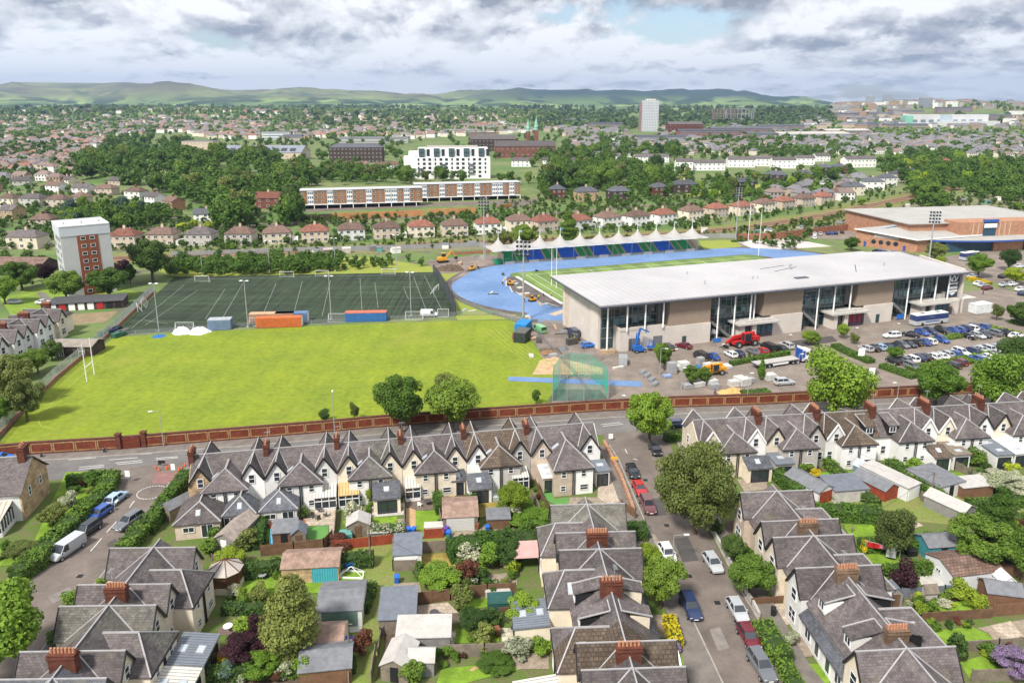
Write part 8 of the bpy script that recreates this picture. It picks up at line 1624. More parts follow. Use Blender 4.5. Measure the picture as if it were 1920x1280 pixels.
boxthing(cA,460,885,1.5,.8,.9,wick,'dark covered barbecue by the white hipped extension','barbecue','barbecue',5);boxthing(cA,905,865,1.3,1.3,.8,mat('table_pale',(.4,.43,.46),.6,.1,1),'pale square table at the right of the red decking','garden_table','table',5)
def trampoline():
 t=thing('clothes_frame','low white wooden frame lying on the lawn near the turquoise garage door','frame',at(*cB(1185,445)));b=MB();P=[(-1.6,0),(1.6,-.2),(1.5,1.2),(-1.2,1.6)]
 for a,c in zip(P,P[1:]+P[:1]):b.bar((*a,.15),(*c,.15),.12,.3)
 part('rim',b,white_p,t);b=MB();[b.bar((*p,.3),(0,.6,1.4),.06)for p in P];part('strut',b,white_p,t)
trampoline()
# street lamps, poles, signs
def lamp(px,py,top,label,arm=1.2,rz=0,m=None,group='street lamps'):
 h=hfor(px,py,top);t=thing('street_lamp',label,'street lamp',at(px,py),R(rz),group);b=MB();b.tube((0,0,0),(0,0,h),.09,.05,8);part('pole',b,m or steel,t)
 b=MB();b.bar((0,0,h),(arm,0,h+.1),.06);part('arm',b,m or steel,t);b=MB();b.slab([(arm-.1,-.12,h+.16),(arm+.6,-.12,h+.18),(arm+.6,.12,h+.18),(arm-.1,.12,h+.16)],.12);part('lamp_head',b,white_p,t)
for a in[(1261,1055,1003,'street lamp beside the white hatchback on the right side street',1.4,0),(222,998,945,'street lamp beside the dark grey estate on the left street',.4,90),(628,820,736,'tall grey lamp post at the brick wall behind the middle row',.3,100),(307,838,770,'lamp post before the brick wall at the left part of the main road',1.2,200),(1164,760,742,'slim lamp post by the green net at the brick wall',.3,0),(1237,702,653,'car park lamp beside the small light green tree',1,-20),(1258,668,655,'car park lamp by the black estate car',1,0),(1345,668,646,'car park lamp near the white hatchback',1,0),(1471,652,628,'car park lamp above the small red car',1,0),(1596,633,615,'car park lamp above the lone white estate',1,0),(1675,618,607,'car park lamp at the coach',1,0),(1812,645,630,'car park lamp among the car lines, right',1,0),(1497,684,664,'car park lamp in front of the lorry cab',.4,0),(1400,760,700,'brown lamp post at the brick wall above the right hand row',.3,0),(1682,750,718,'lamp post at the brick wall between the big trees',-1.2,0),(1277,730,690,'thin lamp post at the building store',.3,0)]:lamp(*a)
def telegraph(px,py,top,label):
 h=hfor(px,py,top);t=thing('telegraph_pole',label,'pole',at(px,py),0,'wooden telegraph poles');b=MB();b.tube((0,0,0),(0,0,h),.13,.09,8);part('pole',b,timber,t);b=MB();b.bar((-.5,0,h-.3),(.5,0,h-.3),.08);part('crossarm',b,timber,t)
 return at(px,py)+Vector((0,0,h))
T1=telegraph(695,1062,985,'wooden pole at the junction of the grass lanes');T2=telegraph(656,1240,1165,'wooden pole right of the shaggy roofed summerhouse');T3=telegraph(1744,942,885,'wooden pole beside the carport on the right hand lane');T4=telegraph(1597,998,985,'short post on the open lawn behind the right terrace')
def wire(a,b_,label,sag=.6):
 mb=MB();prev=None
 for i in range(9):k=i/8;p=a+(b_-a)*k-Vector((0,0,sag*4*k*(1-k)));prev and mb.bar(prev,tuple(p),.025);prev=tuple(p)
 o=link('overhead_wire',mb.mesh('overhead_wire',black));tag(o,label,'wire','overhead wires')
wire(T1,at(700,905)+Vector((0,0,5)),'wire from the lane junction pole up to the middle row');wire(T1,at(480,1080)+Vector((0,0,4)),'wire from the lane junction pole down to the lower left');wire(T3,at(1580,1050)+Vector((0,0,5)),'wire from the carport pole to the right terrace');wire(T3,at(1600,900)+Vector((0,0,5)),'wire from the carport pole towards the right hand row');wire(T1,at(870,1130)+Vector((0,0,4)),'wire from the lane junction pole to the middle gardens')
def sign(px,py,w,h,top,m,label,rz=0,name='road_sign'):
 t=thing(name,label,'sign',at(px,py),R(rz));b=MB();b.tube((0,.04,0),(0,.04,top),.04,n=6);part('post',b,steel,t);b=MB();b.box(-w/2,-.03,top-h,w/2,.01,top);part('sign_board',b,m,t)
ysig=mat('sign_yellow',(.75,.42,.01),.6,.05,1)
sign(1151,868,1.1,.6,1.2,ysig,'yellow road sign at the top of the right side street');sign(1145,826,.8,1,1.4,white_p,'white board at the corner of the right side street',name='notice_board');sign(241,905,.8,1.1,2.2,white_p,'white sign at the mouth of the left street');sign(326,892,.7,1.1,2.2,white_p,'white sign right of the road works barrier');sign(304,874,1.2,.5,1.1,black,'black road works board on the main road',name='road_works_board')
sign(1614,674,1.6,2.8,2.9,white_p,'white panel sign at the left end of the third car line');sign(1634,705,1.4,1.8,2,white_p,'white panel behind the tall loose tree at the brick wall');sign(1340,634,2.2,1.3,2.6,mat('sign_pale',(.5,.5,.6),.6,.1,1),'white notice board at the first stadium stairs',SA*57);sign(1344,642,2.4,1.0,1.2,carpaint('brightblue'),'blue notice board below the white one at the first stadium stairs',SA*57);sign(1687,600,2.6,1.4,1.8,carpaint('brightblue'),'blue notice board at the third stadium stairs',SA*57)
for i,(x,y)in enumerate([(292,878),(299,882),(313,880),(318,876),(341,878),(336,882),(347,874)]):
 t=thing('traffic_cone','%s small traffic cone from the left at the road works'%nth(i),'cone',at(x,y),0,'traffic cones at the road works');b=MB();b.tube((0,0,.03),(0,0,.75),.17,.04,10);part('cone',b,mat('cone_orange',(.7,.12,.02),.6,.1,1),t);b=MB();b.box(-.22,-.22,0,.22,.22,.04);part('base',b,rubber,t)
for i,(x,y)in enumerate([(78,858),(196,849)]):
 t=thing('road_sign_frame','%s dark folding sign on the pavement by the brick wall'%('left' if i==0 else 'right'),'sign',at(x,y));b=MB();b.slab([(-.4,0,0),(.4,0,0),(0,.25,1.1)],.05);part('sign_board',b,black,t);b=MB();b.bar((-.3,.5,0),(0,.25,1.05),.05);b.bar((.3,.5,0),(0,.25,1.05),.05);part('stand',b,steel,t)
SB=[(cB,205,400,5,3.2,'lime','bright lime shrub beside the octagonal sun room'),(cB,355,1120,5.4,3.4,'purple','dark purple maple, the larger and lower one'),(cB,470,930,3.2,3.8,'purple','dark purple shrub left of the willowy tree'),(cB,195,1125,2.2,1.8,'yellow','yellow flowering bush left of the purple maple, lower'),(cB,245,1010,1.6,1.5,'yellow','yellow flowering bush left of the purple maple, upper'),(cB,335,920,3.4,2.6,'bright','light green bush above the purple maple'),(cB,470,1235,4.4,2.6,'bright','bright leafy bush at the lower edge below the purple maple'),(cB,640,1240,2.6,2.0,'flower','pale flowering bush at the lower edge left'),(cB,775,1130,2.6,2.4,'lime','lime bush below the willowy tree, upper'),(cB,810,1230,3.8,2.8,'bright','green bush left of the wide grey shed'),(cB,1272,1050,2.8,3.4,'red','round russet bush beside the lane pole'),(cB,190,1250,3,2,'blueg','blue green bush at the lower edge left'),(cB,340,90,2.4,2.0,'yellow','yellow shrub beside the corrugated garage'),(cB,330,210,4.2,3,'olive','brown green bush below the yellow shrub'),(cB,70,270,4,2.6,'mid','green bush right of the slate roofed annexe'),(cB,470,610,2.8,2.4,'olive','grey green bush on the lawn behind the sun room'),(cB,520,1090,2.4,2.4,'red','russet bush right of the purple maple'),(cD,545,600,6,2.8,'bright','broad leafy bush below the dry lawn'),(cD,745,430,4,3.2,'flower','white flowering bush in the middle gardens'),(cD,735,560,3.4,3.4,'red','russet bush beside the white round table'),(cD,880,470,4.2,3.4,'bright','loose green bush right of the white flowering one'),(cD,1020,450,4.4,3.4,'dark','dark green bush left of the pink gazebo'),(cD,1125,880,4.6,4.0,'bright','clipped round bush left of the cream lean-to'),(cD,800,900,4.4,2.6,'dark','dark clipped bush ring in the middle gardens'),(cD,920,870,2.8,2.4,'dark','dark clipped bush right of the bush ring'),(cD,845,1020,3.8,2.4,'olive','olive bush beside the slab grid'),(cD,1105,1090,4.2,2.0,'flower','rose bush bed below the slab grid'),(cD,1255,1060,3.0,2.0,'bright','light green bush at the wall below the terracotta patio'),(cD,390,540,2.6,2.2,'dark','dark bush at the fence below the summerhouse'),(cD,700,760,3.6,3.2,'olive','feathery bush right of the paved patio'),(cD,1160,260,3,3,'mid','bush at the corner of the near middle terrace'),(cD,940,1165,4.4,.9,'mid','round planted bed in the bottom lawn'),(cD,360,1290,3.2,2.6,'mid','bush between the two bottom sheds'),(cA,1362,880,3.8,3.8,'flower','cream blossoming small tree on the lawn of the middle row'),(cA,1270,1065,3.8,1.8,'red','russet bush over the fence right of the patio'),(cA,1490,740,1.5,3.0,'lime','yellow climber left of the dark slate extension'),(cA,1010,840,1.8,2.0,'dark','dark bush at the left of the paved patio'),(cC,600,735,2.2,1.4,'yellow','orange yellow bush above the big garage'),(cC,1045,830,3.4,2.0,'flower','pale pink bush on the rocks near the lime tree'),(cC,1160,880,7,1.8,'bright','long leafy bush at the terrace end garden'),(cH,520,215,3.0,3.0,'hedge','cone shaped clipped bush behind the long left hedge'),(cH,410,250,2.4,1.6,'hedge','rounded clipped bush near the corner house gable'),(cH,385,310,3.4,2.2,'flower','white flowering bush beside the corner house'),(cH,290,420,4.4,3.2,'olive','olive bush beside the glazed lean-to of the corner house'),(cH,130,580,4.6,1.8,'olive','dry brown green bush below the glazed lean-to'),(cH,400,850,3.2,2.0,'bright','light green bush at the front of the left terrace, upper'),(cH,300,1070,2.4,1.6,'mid','green bush at the front of the left terrace, lower'),(cH,565,745,2,1.2,'mid','small bush at the front of the left terrace top'),(cE,1290,330,2.4,2.2,'dark','dark round bush in front of the far end of the right terrace'),(cE,1500,540,2.6,2.2,'mid','green bush at the bay of the right terrace'),(cE,1430,290,1.2,2.2,'lime','narrow yellow green bush at the right terrace far end'),(cG,1130,690,4.2,4.2,'purple','dusky purple feathery small tree behind the right terrace'),(cG,870,460,1.6,2.0,'yellow','yellow bush at the left end of the washing line'),(cG,1815,1240,4.6,3.2,'lilac','lilac flowering bush near the lower right corner'),(cG,1605,835,2.2,2.4,'lime','round golden bush beside the brown shelter'),(cG,1305,850,2.0,2.2,'bright','rounded bush left of the small square lawn'),(cG,1225,855,2.2,1.8,'lime','golden bush left of the rounded one'),(cG,1490,740,4.0,2.4,'lime','pale golden bush below the white garden room'),(cG,1460,1130,3.2,3.6,'dark','dark green bush at the back of the brown tiled house'),(cG,405,1040,2.4,1.8,'flower','white rose bush in the gravel front garden'),(cG,1690,1110,4,1.4,'mid','low bush on the bottom right lawn'),(cF,1340,470,4,3.0,'bright','light green bush right of the white hipped house wall'),(cF,1820,570,8,3.0,'flower','long blossoming bush above the right hand lane'),(cF,1650,430,4.2,3.6,'mid','green bush before the glass canopy house'),(cF,1800,430,3.4,3.0,'olive','grey green bush right of the glass canopy'),(cF,760,470,3,2,'mid','green bush behind the red fronted garage'),(cF,810,490,2.4,1.6,'yellow','orange tinted bush behind the red fronted garage'),(cE,1050,1085,1.3,1.3,'lilac','pink flowering bush beside the bright yellow hedge'),(cG,100,500,3.2,2.0,'mid','green bush left of the round tree, right terrace front'),(cF,920,620,1.4,1.4,'mid','small bush at the red fronted garage')]
for c,X,Y,w,h,lf,lb in SB:
 tree(*c(X,Y),w,h,lf,lb,'s%d'%(NT[0]%3)if w<4.3 else 'n2','garden shrubs',name='shrub',cat='shrub')
rg=random.Random(17);SHN=len(SB)
def gfill(c,poly,n,lb,lo=.8,hi=2.2,leaves=('mid','hedge','bright','olive','dark','lime','flower','mid','red')):
 global SHN
 xs=[p[0]for p in poly];ys=[p[1]for p in poly];k=0
 while k<n:
  x,y=rg.uniform(min(xs),max(xs)),rg.uniform(min(ys),max(ys))
  if not _inp(x,y,poly):continue
  s=rg.uniform(lo,hi);tree(*c(x,y),s,s*rg.uniform(.5,.95),rg.choice(leaves),lb,'s%d'%rg.randrange(3),lb+'s',name='shrub',cat='shrub');k+=1;SHN+=1
def _inp(x,y,P):
 c=False;n=len(P)
 for i in range(n):
  x1,y1=P[i];x2,y2=P[(i+1)%n]
  if(y1>y)!=(y2>y)and x<(x2-x1)*(y-y1)/(y2-y1)+x1:c=not c
 return c
gfill(cB,[(0,1170),(1150,1120),(1150,1290),(0,1290)],20,'low bush in the planted bed at the lower left edge',1,2.4)
gfill(cB,[(560,400),(700,370),(620,480),(520,520)],5,'bush under the willowy tree');gfill(cB,[(180,600),(480,560),(480,650),(180,640)],8,'bush along the low dark hedge')
gfill(cD,[(480,1060),(700,1080),(800,1140),(560,1180),(480,1150)],10,'flowering bush above the bottom lawn',.8,1.8);gfill(cD,[(600,470),(1080,440),(1080,640),(640,660)],20,'bush in the overgrown middle garden',1,2.6);gfill(cD,[(580,900),(960,980),(960,1060),(600,1060)],10,'bush beside the grey fence in the middle gardens')
gfill(cC,[(500,660),(540,700),(540,900),(500,900)],3,'bush left of the big garage');gfill(cC,[(1190,580),(1300,620),(1320,860),(1240,820)],9,'climbing bush on the terrace end fence',.8,1.5);gfill(cC,[(930,730),(1000,730),(1000,830),(950,830)],4,'bush beside the dry lawn')
gfill(cG,[(1120,770),(1300,760),(1560,720),(1640,760),(1300,860),(1180,830)],18,'bush in the planted garden right of the slim shed',.8,2);gfill(cG,[(1280,880),(1560,880),(1560,930),(1300,960)],10,'bush along the edge of the curved lawn',.8,1.6);gfill(cG,[(940,640),(1110,610),(1200,700),(1000,720)],8,'bush below the thin climbing hedge')
gfill(cG,[(1440,1060),(1880,1080),(1880,1130),(1460,1160)],10,'bush on the bottom right lawn edge',.8,1.8);gfill(cF,[(1540,400),(1900,380),(1920,560),(1720,560),(1600,480)],16,'bush in the gardens left of the right picture edge',1.2,3);gfill(cF,[(680,440),(860,440),(860,500),(720,500)],6,'bush between the hedge and the bright lawn',.8,1.6)
gfill(cF,[(1040,440),(1220,420),(1260,470),(1060,480)],6,'pot plant behind the greenhouse',.5,1);gfill(cF,[(1560,700),(1920,620),(1920,791),(1700,791)],14,'bush among the trees at the right lane',1.5,3);gfill(cE,[(820,440),(900,430),(960,600),(850,640)],5,'bush near the lime green shrub tree',1,2)
gfill(cH,[(-40,560),(60,540),(60,600),(-40,620)],4,'bush at the left edge below the corner house',1,2);gfill(cH,[(370,160),(560,150),(480,260),(380,300)],8,'bush in the corner house garden',1,2.2);gfill(cA,[(380,800),(440,800),(560,900),(400,900)],0,'x')
gfill(cA,[(1250,860),(1500,860),(1500,960),(1260,960)],7,'bush round the blossoming small tree',.8,1.6);gfill(cA,[(1440,700),(1510,700),(1500,900),(1460,900)],5,'climber beside the concrete patio',.8,1.6)
# ------------------------------------------------------------------ woods, far suburb and tree belts
def inpoly(x,y,P):
 c=False;n=len(P)
 for i in range(n):
  x1,y1=P[i];x2,y2=P[(i+1)%n]
  if(y1>y)!=(y2>y)and x<(x2-x1)*(y-y1)/(y2-y1)+x1:c=not c
 return c
def pix(x,y,z=0):
 d=y*math.cos(PIT)-(z-H)*math.sin(PIT);u=y*math.sin(PIT)+(z-H)*math.cos(PIT);return CX+FPX*x/d,CY-FPX*u/d
rz_=random.Random(11)
def spacing_scatter(poly,n,mind,rnd):
 xs=[p[0]for p in poly];ys=[p[1]for p in poly];out=[]
 tries=0
 while len(out)<n and tries<n*60:
  tries+=1;x=rnd.uniform(min(xs),max(xs));y=rnd.uniform(min(ys),max(ys))
  if not inpoly(x,y,poly)or(470<x<534 and 388<y<435)or(356<x<414 and 410<y<452):continue
  p=at(x,y)
  if all((p-q[0]).length>mind for q in out):out.append((p,x,y))
 return sorted(out,key=lambda q:-q[0].y)
ZT=[([(140,325),(165,290),(240,262),(330,262),(400,282),(470,300),(560,305),(590,330),(560,395),(520,400),(460,410),(405,395),(330,372),(240,352),(150,345)],62,11,15,13,['mid','mid','dark','olive','mid'],'tree in the dense wood left of the long flats','trees of the dense wood'),([(560,350),(600,325),(760,322),(800,335),(1040,345),(1040,352),(800,344),(640,350)],20,9,12,9,['mid','olive','mid'],'tree between the long flats and the white blocks','trees behind the long flats'),([(1010,372),(1020,330),(1060,312),(1150,310),(1290,330),(1300,345),(1220,352),(1130,355),(1060,360)],40,10,14,12,['mid','dark','mid','olive'],'tree on the slope below the white terraces','trees below the white terraces'),([(990,300),(1060,285),(1180,280),(1300,285),(1300,298),(1100,305),(1010,306)],26,18,16,14,['mid','dark','mid'],'tree in the belt between the college and the white terraces','tree belt right of the college'),([(1640,325),(1700,298),(1760,300),(1830,320),(1930,310),(1930,370),(1850,360),(1790,345),(1750,372),(1770,395),(1700,390),(1690,370),(1740,350),(1700,350)],40,11,14,12,['mid','bright','dark','mid','lime'],'tree in the leafy stretch at the right beyond the railway','trees beyond the railway at the right'),([(1300,345),(1400,330),(1600,318),(1620,330),(1580,345),(1440,372),(1330,385),(1300,372)],24,9,9,8,['mid','dark','olive','bright'],'garden tree among the stone villas','garden trees among the villas'),([(110,430),(150,400),(290,400),(330,415),(290,425),(200,440),(130,450)],18,6,10,7,['dark','mid','blueg','mid'],'garden tree above the tower block','garden trees above the tower block'),([(400,440),(420,400),(470,398),(560,402),(560,425),(440,432)],9,8,15,9,['mid','olive','dark'],'tall tree left of the long flats, beside the street','trees left of the long flats'),]
WOODX=[]
SHX=[]
kn=0
for poly,n,md,h,w,lf,lb,gp in ZT:
 for i,(p,x,y)in enumerate(spacing_scatter(poly,n,md,rz_)):
  p.z=hill_h(p.x,p.y)
  s=rz_.uniform(.75,1.2);tree(0,0,w*s,h*s*rz_.uniform(.9,1.1),rz_.choice(lf),lb,'m%d'%rz_.randrange(5)if rz_.random()>.12 else 'mc',gp,pos=p)
def shrubs(poly,n,md,h,w,lf,lb,gp,key='m'):
 global SHN
 for q in spacing_scatter(poly,n*3,md*.45,rz_):SHX.append((q[0].x,q[0].y,0,rz_.uniform(.35,1.0)*h/4))
 n=n//16
 for i,(p,x,y)in enumerate(spacing_scatter(poly,n,md,rz_)):
  s=rz_.uniform(.6,1.3);tree(0,0,w*s,h*s,rz_.choice(lf),lb,'m%d'%rz_.randrange(5),gp,pos=p,name='shrub',cat='shrub')
shrubs([(300,512),(330,490),(560,482),(640,480),(640,508),(560,514),(450,512)],26,3.5,5.5,6,['mid','dark','blueg'],'bush on the grass bank behind the dark pitch','bushes behind the dark pitch')
shrubs([(640,506),(650,488),(740,486),(742,505)],7,4,4,4.5,['mid','dark'],'bush on the open right part of the grass bank','bushes on the right part of the bank')
shrubs([(330,473),(900,452),(1200,444),(1380,432),(1380,440),(1200,449),(900,464),(330,480)],50,5,3,4.5,['mid','olive','bright','dark'],'low shrub in the strip below the railway','shrubs below the railway')
shrubs([(1380,432),(1560,408),(1700,385),(1760,365),(1960,370),(1960,410),(1720,402),(1600,425),(1450,442)],70,5,3.4,5,['mid','olive','bright','lime'],'low shrub in the allotments beside the brick wall','shrubs in the allotments')
shrubs([(560,412),(800,400),(1020,390),(1080,405),(1020,415),(800,425),(600,430)],55,4,3.6,5,['mid','olive','dark','bright'],'bush on the bank below the ochre walls','bushes below the ochre walls')
shrubs([(230,462),(560,450),(900,436),(1280,410),(1560,378),(1600,372),(1600,380),(1400,412),(1280,424),(900,449),(560,464),(240,470)],80,5,2.2,3.2,['mid','hedge','bright','olive'],'garden bush in front of the row along the railway','bushes in front of the railway row')
shrubs([(0,480),(90,480),(100,500),(60,540),(0,520)],14,4,5,6,['mid','bright','dark'],'bush left of the tower block','bushes left of the tower block')
shrubs([(0,345),(230,370),(330,400),(300,415),(110,400),(0,400)],46,5,4.5,5,['mid','dark','olive','hedge'],'garden bush among the houses left of the wood','garden bushes left of the wood')
shrubs([(1290,375),(1560,345),(1680,330),(1680,355),(1560,372),(1400,392),(1300,400)],55,5,4,5,['mid','dark','bright','olive','lime'],'garden bush below the stone villas','garden bushes below the villas')
shrubs([(1040,385),(1290,370),(1290,400),(1060,410)],36,4,5,5,['mid','dark','olive'],'bush on the slope above the railway row','bushes above the railway row')
shrubs([(910,384),(1000,376),(1020,390),(930,398)],12,4,4,5,['mid','olive'],'bush beside the curved street below the further flats','bushes by the curved street')
rz2=random.Random(4)
for i,(x,y)in enumerate([(90,408),(118,405),(150,432),(180,460),(235,410),(255,395),(385,437),(405,430),(1615,385)]+[(345,430),(365,428),(395,432)]):
 tree(x,y,rz2 .uniform(4,7),rz2 .uniform(3,5),['purple','lime','bright'][i%3]if i<9 else 'lime','%s bush, %s of the coloured garden bushes beyond the pitch'%(['dark purple','lime green','bright green'][i%3]if i<9 else 'lime green',nth(i)),'m%d'%(i%5),name='shrub',cat='shrub')
for i,(x,y)in enumerate([(592,478),(650,474),(700,470),(712,472),(742,474),(835,466),(885,462),(615,476),(1420,440),(1440,437),(1320,436),(1500,432),(1575,425),(1590,422),(1640,414),(1625,405),(1700,390),(1745,385),(1850,382),(1870,376),(1830,392),(1795,398),(1900,392),(1880,398),(1760,402),(1720,400),(1840,372),(1805,380)]):
 c=[white,greyh,timber,mat('shed_teal',(.10,.28,.26),.8,.1,1),white][i%5]
 p=at(x,y);t=thing('allotment_shed','%s small hut from the left along the allotments beside the railway'%nth(i),'shed',p,R(rz2 .uniform(-20,30)),'allotment huts');w=rz2 .uniform(2.2,4)
 b=MB();b.box(-w/2,-1.2,0,w/2,1.2,2);part('wall',b,c,t);b=MB();b.slab([(-w/2-.1,-1.3,1.95),(w/2+.1,-1.3,1.95),(w/2+.1,0,2.6),(-w/2-.1,0,2.6)],.08);b.slab([(-w/2-.1,1.3,1.95),(w/2+.1,1.3,1.95),(w/2+.1,0,2.6),(-w/2-.1,0,2.6)],.08);part('roof',b,[felt,greyh,felt_b][i%3],t)
for poly,n,md,h,w,lf,lb,gp in ZT:
 big=n>50
 for q in spacing_scatter(poly,int(n*(5.5 if big else 2.6)),md*(.5 if big else .62),rz_):WOODX.append((q[0].x,q[0].y,hill_h(q[0].x,q[0].y),h*rz_.uniform(.65,1.1)))
for poly,n,h in[([(1010,350),(1300,345),(1300,372),(1030,385)],70,8),([(0,345),(140,350),(330,400),(300,420),(100,440),(0,470)],60,5),([(1300,345),(1640,320),(1640,345),(1460,372),(1320,385)],60,6),([(298,516),(330,498),(480,490),(640,488),(640,508),(560,514),(330,520)],110,5.2),([(640,505),(800,500),(800,490),(650,490)],10,3.5),([(200,262),(330,246),(600,258),(640,275),(400,290),(200,285)],90,11),([(590,262),(880,258),(1060,248),(1070,300),(1000,322),(930,300),(760,262),(750,300),(600,318)],130,12),([(600,318),(760,330),(750,345),(600,345)],30,9),([(1060,300),(1640,290),(1640,300),(1060,308)],60,10),([(1300,250),(1660,262),(1660,285),(1300,290)],50,9),([(1640,300),(1960,300),(1960,400),(1820,372),(1700,330)],130,12)]:
 for q in spacing_scatter(poly,n,7 if h>7 else 2.6,rz_):WOODX.append((q[0].x,q[0].y,hill_h(q[0].x,q[0].y),h*rz_.uniform(.65,1.15)))
WOODX=[w_ for w_ in WOODX if not(1240<pix(w_[0],w_[1])[0]<1420 and pix(w_[0],w_[1])[1]>350 and rz_.random()<.5)]
# ---- the far suburb: houses one by one where they show, the rest as one mass
EXC=[[(130,350),(160,285),(240,255),(330,248),(400,262),(590,262),(760,262),(1060,245),(1070,300),(1300,292),(1660,290),(1680,320),(1300,400),(560,400),(330,380)],[(0,345),(130,345),(330,380),(330,480),(0,480)],[(560,330),(1000,330),(1000,400),(560,400)],[(1180,200),(1240,200),(1240,262),(1180,262)],[(1660,292),(1960,300),(1960,480),(1500,480)],[(1040,205),(1560,200),(1560,236),(1420,238),(1180,240),(1040,232)],[(1700,205),(1880,205),(1880,245),(1700,245)]]
cols_w=[mat('far_wall_white',(.75,.74,.71),.9,.1,.1),mat('far_wall_cream',(.68,.61,.50),.9,.1,.1),mat('far_wall_buff',(.52,.42,.33),.9,.1,.1),mat('far_wall_grey',(.36,.32,.30),.9,.1,.1),mat('far_wall_sand',(.38,.27,.18),.9,.1,.1)];cols_r=[mat('far_roof_brown',(.21,.155,.135),.9,.25,.02),mat('far_roof_red',(.25,.13,.10),.9,.25,.02),mat('far_roof_slate',(.17,.165,.175),.9,.2,.02)]
HS=[];TS=[]
rf_=random.Random(21);y=480.0
while y<3600:
 s=max(1.0,y/900);row=20*s;wmax=y*.74
 x=-wmax+rf_.uniform(0,10)
 while x<wmax:
  jx=x+rf_.uniform(-2,2);jy=y+7*s*noise.noise((x/90/s,y/90,0))+rf_.uniform(-2,2)*s;z=hill_h(jx,jy);a,b_=pix(jx,jy,z)
  x+=(13+rf_.uniform(0,5))*s
  if a<-60 or a>1985 or any(inpoly(a,b_,E_)for E_ in EXC):continue
  dens=noise.noise((jx/260,jy/200,5))
  green=(b_<232 and a<1500)or(236<b_<262 and a>1500 and dens<.25)
  pt=.26 if not green else .6
  if b_<218 and a<1500:pt=.72
  if dens<-.18:pt+=.35
  if rf_.random()<pt:
   for q in range(2):TS.append((jx+rf_.uniform(-8,8)*s,jy+rf_.uniform(-8,8)*s,z,rf_.uniform(.7,1.25)*s**.55))
  else:
   HS.append((jx,jy,z,s,a,b_));
   if rf_.random()<.6:TS.append((jx+rf_.uniform(-8,8)*s,jy+11*s,z,rf_.uniform(.4,.75)*s**.6))
 y+=row
HS.sort(key=lambda h:h[1])
def houseparts(w,d,e,r,hip):
 h=w/2;k=d*.38 if hip else 0
 W4=[(-h,-d/2,0),(h,-d/2,0),(h,d/2,0),(-h,d/2,0),(-h,-d/2,e),(h,-d/2,e),(h,d/2,e),(-h,d/2,e)];o=.3
 wf=[(0,1,5,4),(1,2,6,5),(2,3,7,6),(3,0,4,7)]
 RV=[(-h-o,-d/2-o,e),(h+o,-d/2-o,e),(h+o,d/2+o,e),(-h-o,d/2+o,e),(-h+k,0,e+r),(h-k,0,e+r)]
 rf2=[(0,1,5,4),(2,3,4,5)]+([(1,2,5),(3,0,4)])
 return W4,wf,RV,rf2
CACHE={}
def farhouse_mesh(ci,ri,hip,win):
 k=(ci,ri,hip,win)
 if k in CACHE:return CACHE[k]
 W4,wf,RV,rf2=houseparts(11,8,5,2.7,hip)
 a=MB();a.slot=0;a.add(W4,wf)
 if not hip:pass
 a.slot=2
 for s in(1.4,3.8):
  for x in(-4,-1.4,1.4,4):a.box(x-.6,-4.06,s-.5,x+.6,-4.0,s+.6)
 q=MB();q.add(RV,rf2);q.box(-.5,-.5,7,.5,.5,8.6)
 CACHE[k]=(a.mesh('wall',[cols_w[ci],white,glass],uv=False),q.mesh('roof',[cols_r[ri]],uv=False));return CACHE[k]
def style(a,b_,rnd):
 if a<1050:return rnd.choice([0,0,1,1,2,4]),rnd.choice([0,0,1,0,2,2])
 return rnd.choice([2,3,4,3,0])if b_<262 else rnd.choice([0,1,2,3]),rnd.choice([2,2,2,0])
CN=['white','cream','buff','grey','sandstone'];RN=['brown','red','slate']
NI=235
for i,(x,y,z,s,a,b_)in enumerate(HS[:NI]):
 ci,ri=style(a,b_,rf_);wm,rm=farhouse_mesh(ci,ri,rf_.random()<.6,True)
 side='left of the wood' if a<420 else 'beyond the college' if a<1300 else 'right of the white terraces'
 t=thing('suburban_house','%s walled house with %s roof in the suburb %s'%(CN[ci],RN[ri],side),'house',(x,y,z),R((12 if a>900 else-8)+rf_.choice([0,0,0,90,25])),'suburban houses with %s walls and %s roofs %s'%(CN[ci],RN[ri],side));t.scale=(s**.5,s**.5,s**.3)
 link('wall',wm,t);link('roof',rm,t)
def mass(name,items,mats,label,cat):
 b=MB()
 for x,y,z,s,a,b_ in items:
  ci,ri=style(a,b_,rf_);hip=rf_.random()<.55;big=(a>1500 and b_<250 and rf_.random()<.5)
  W4,wf,RV,rf2=houseparts(11*s**.75*(1.5 if big else 1),7*s**.7,(5.8 if not big else 12)*s**.4,2.1*s**.4,hip)
  an=R((12 if a>900 else-8)+rf_.choice([0,0,0,90,25]));c_,s_=math.cos(an),math.sin(an)
  f=lambda P:[(x+p[0]*c_-p[1]*s_,y+p[0]*s_+p[1]*c_,z-.5+p[2])for p in P]
  b.slot=ci;b.add(f(W4),wf);b.slot=5+ri;b.add(f(RV),rf2)
 o=link(name,b.mesh(name,mats,uv=False));o['kind']='stuff';tag(o,label,cat)
mass('distant_houses',HS[NI:],cols_w+cols_r,'mass of small pale and slate roofed houses of the far town','houses')
def treemass(name,items,leaf,nq,R_,Hh,size,label,seed=1):
 rs=np.random.RandomState(seed);V=[]
 protos=[leafcloud(rs,nq,size,lobes_for(rs,R_,Hh,.5,6))for _ in range(6)]
 for i,(x,y,z,s)in enumerate(items):
  p=protos[i%6];an=rs.rand()*6.28;c_,s_=math.cos(an),math.sin(an);q=p*s
  V.append(np.stack([x+q[:,0]*c_-q[:,1]*s_,y+q[:,0]*s_+q[:,1]*c_,z+q[:,2]],1))
 o=link(name,quadmesh(name,np.concatenate(V),leaf));o['kind']='stuff';tag(o,label,'trees');return o
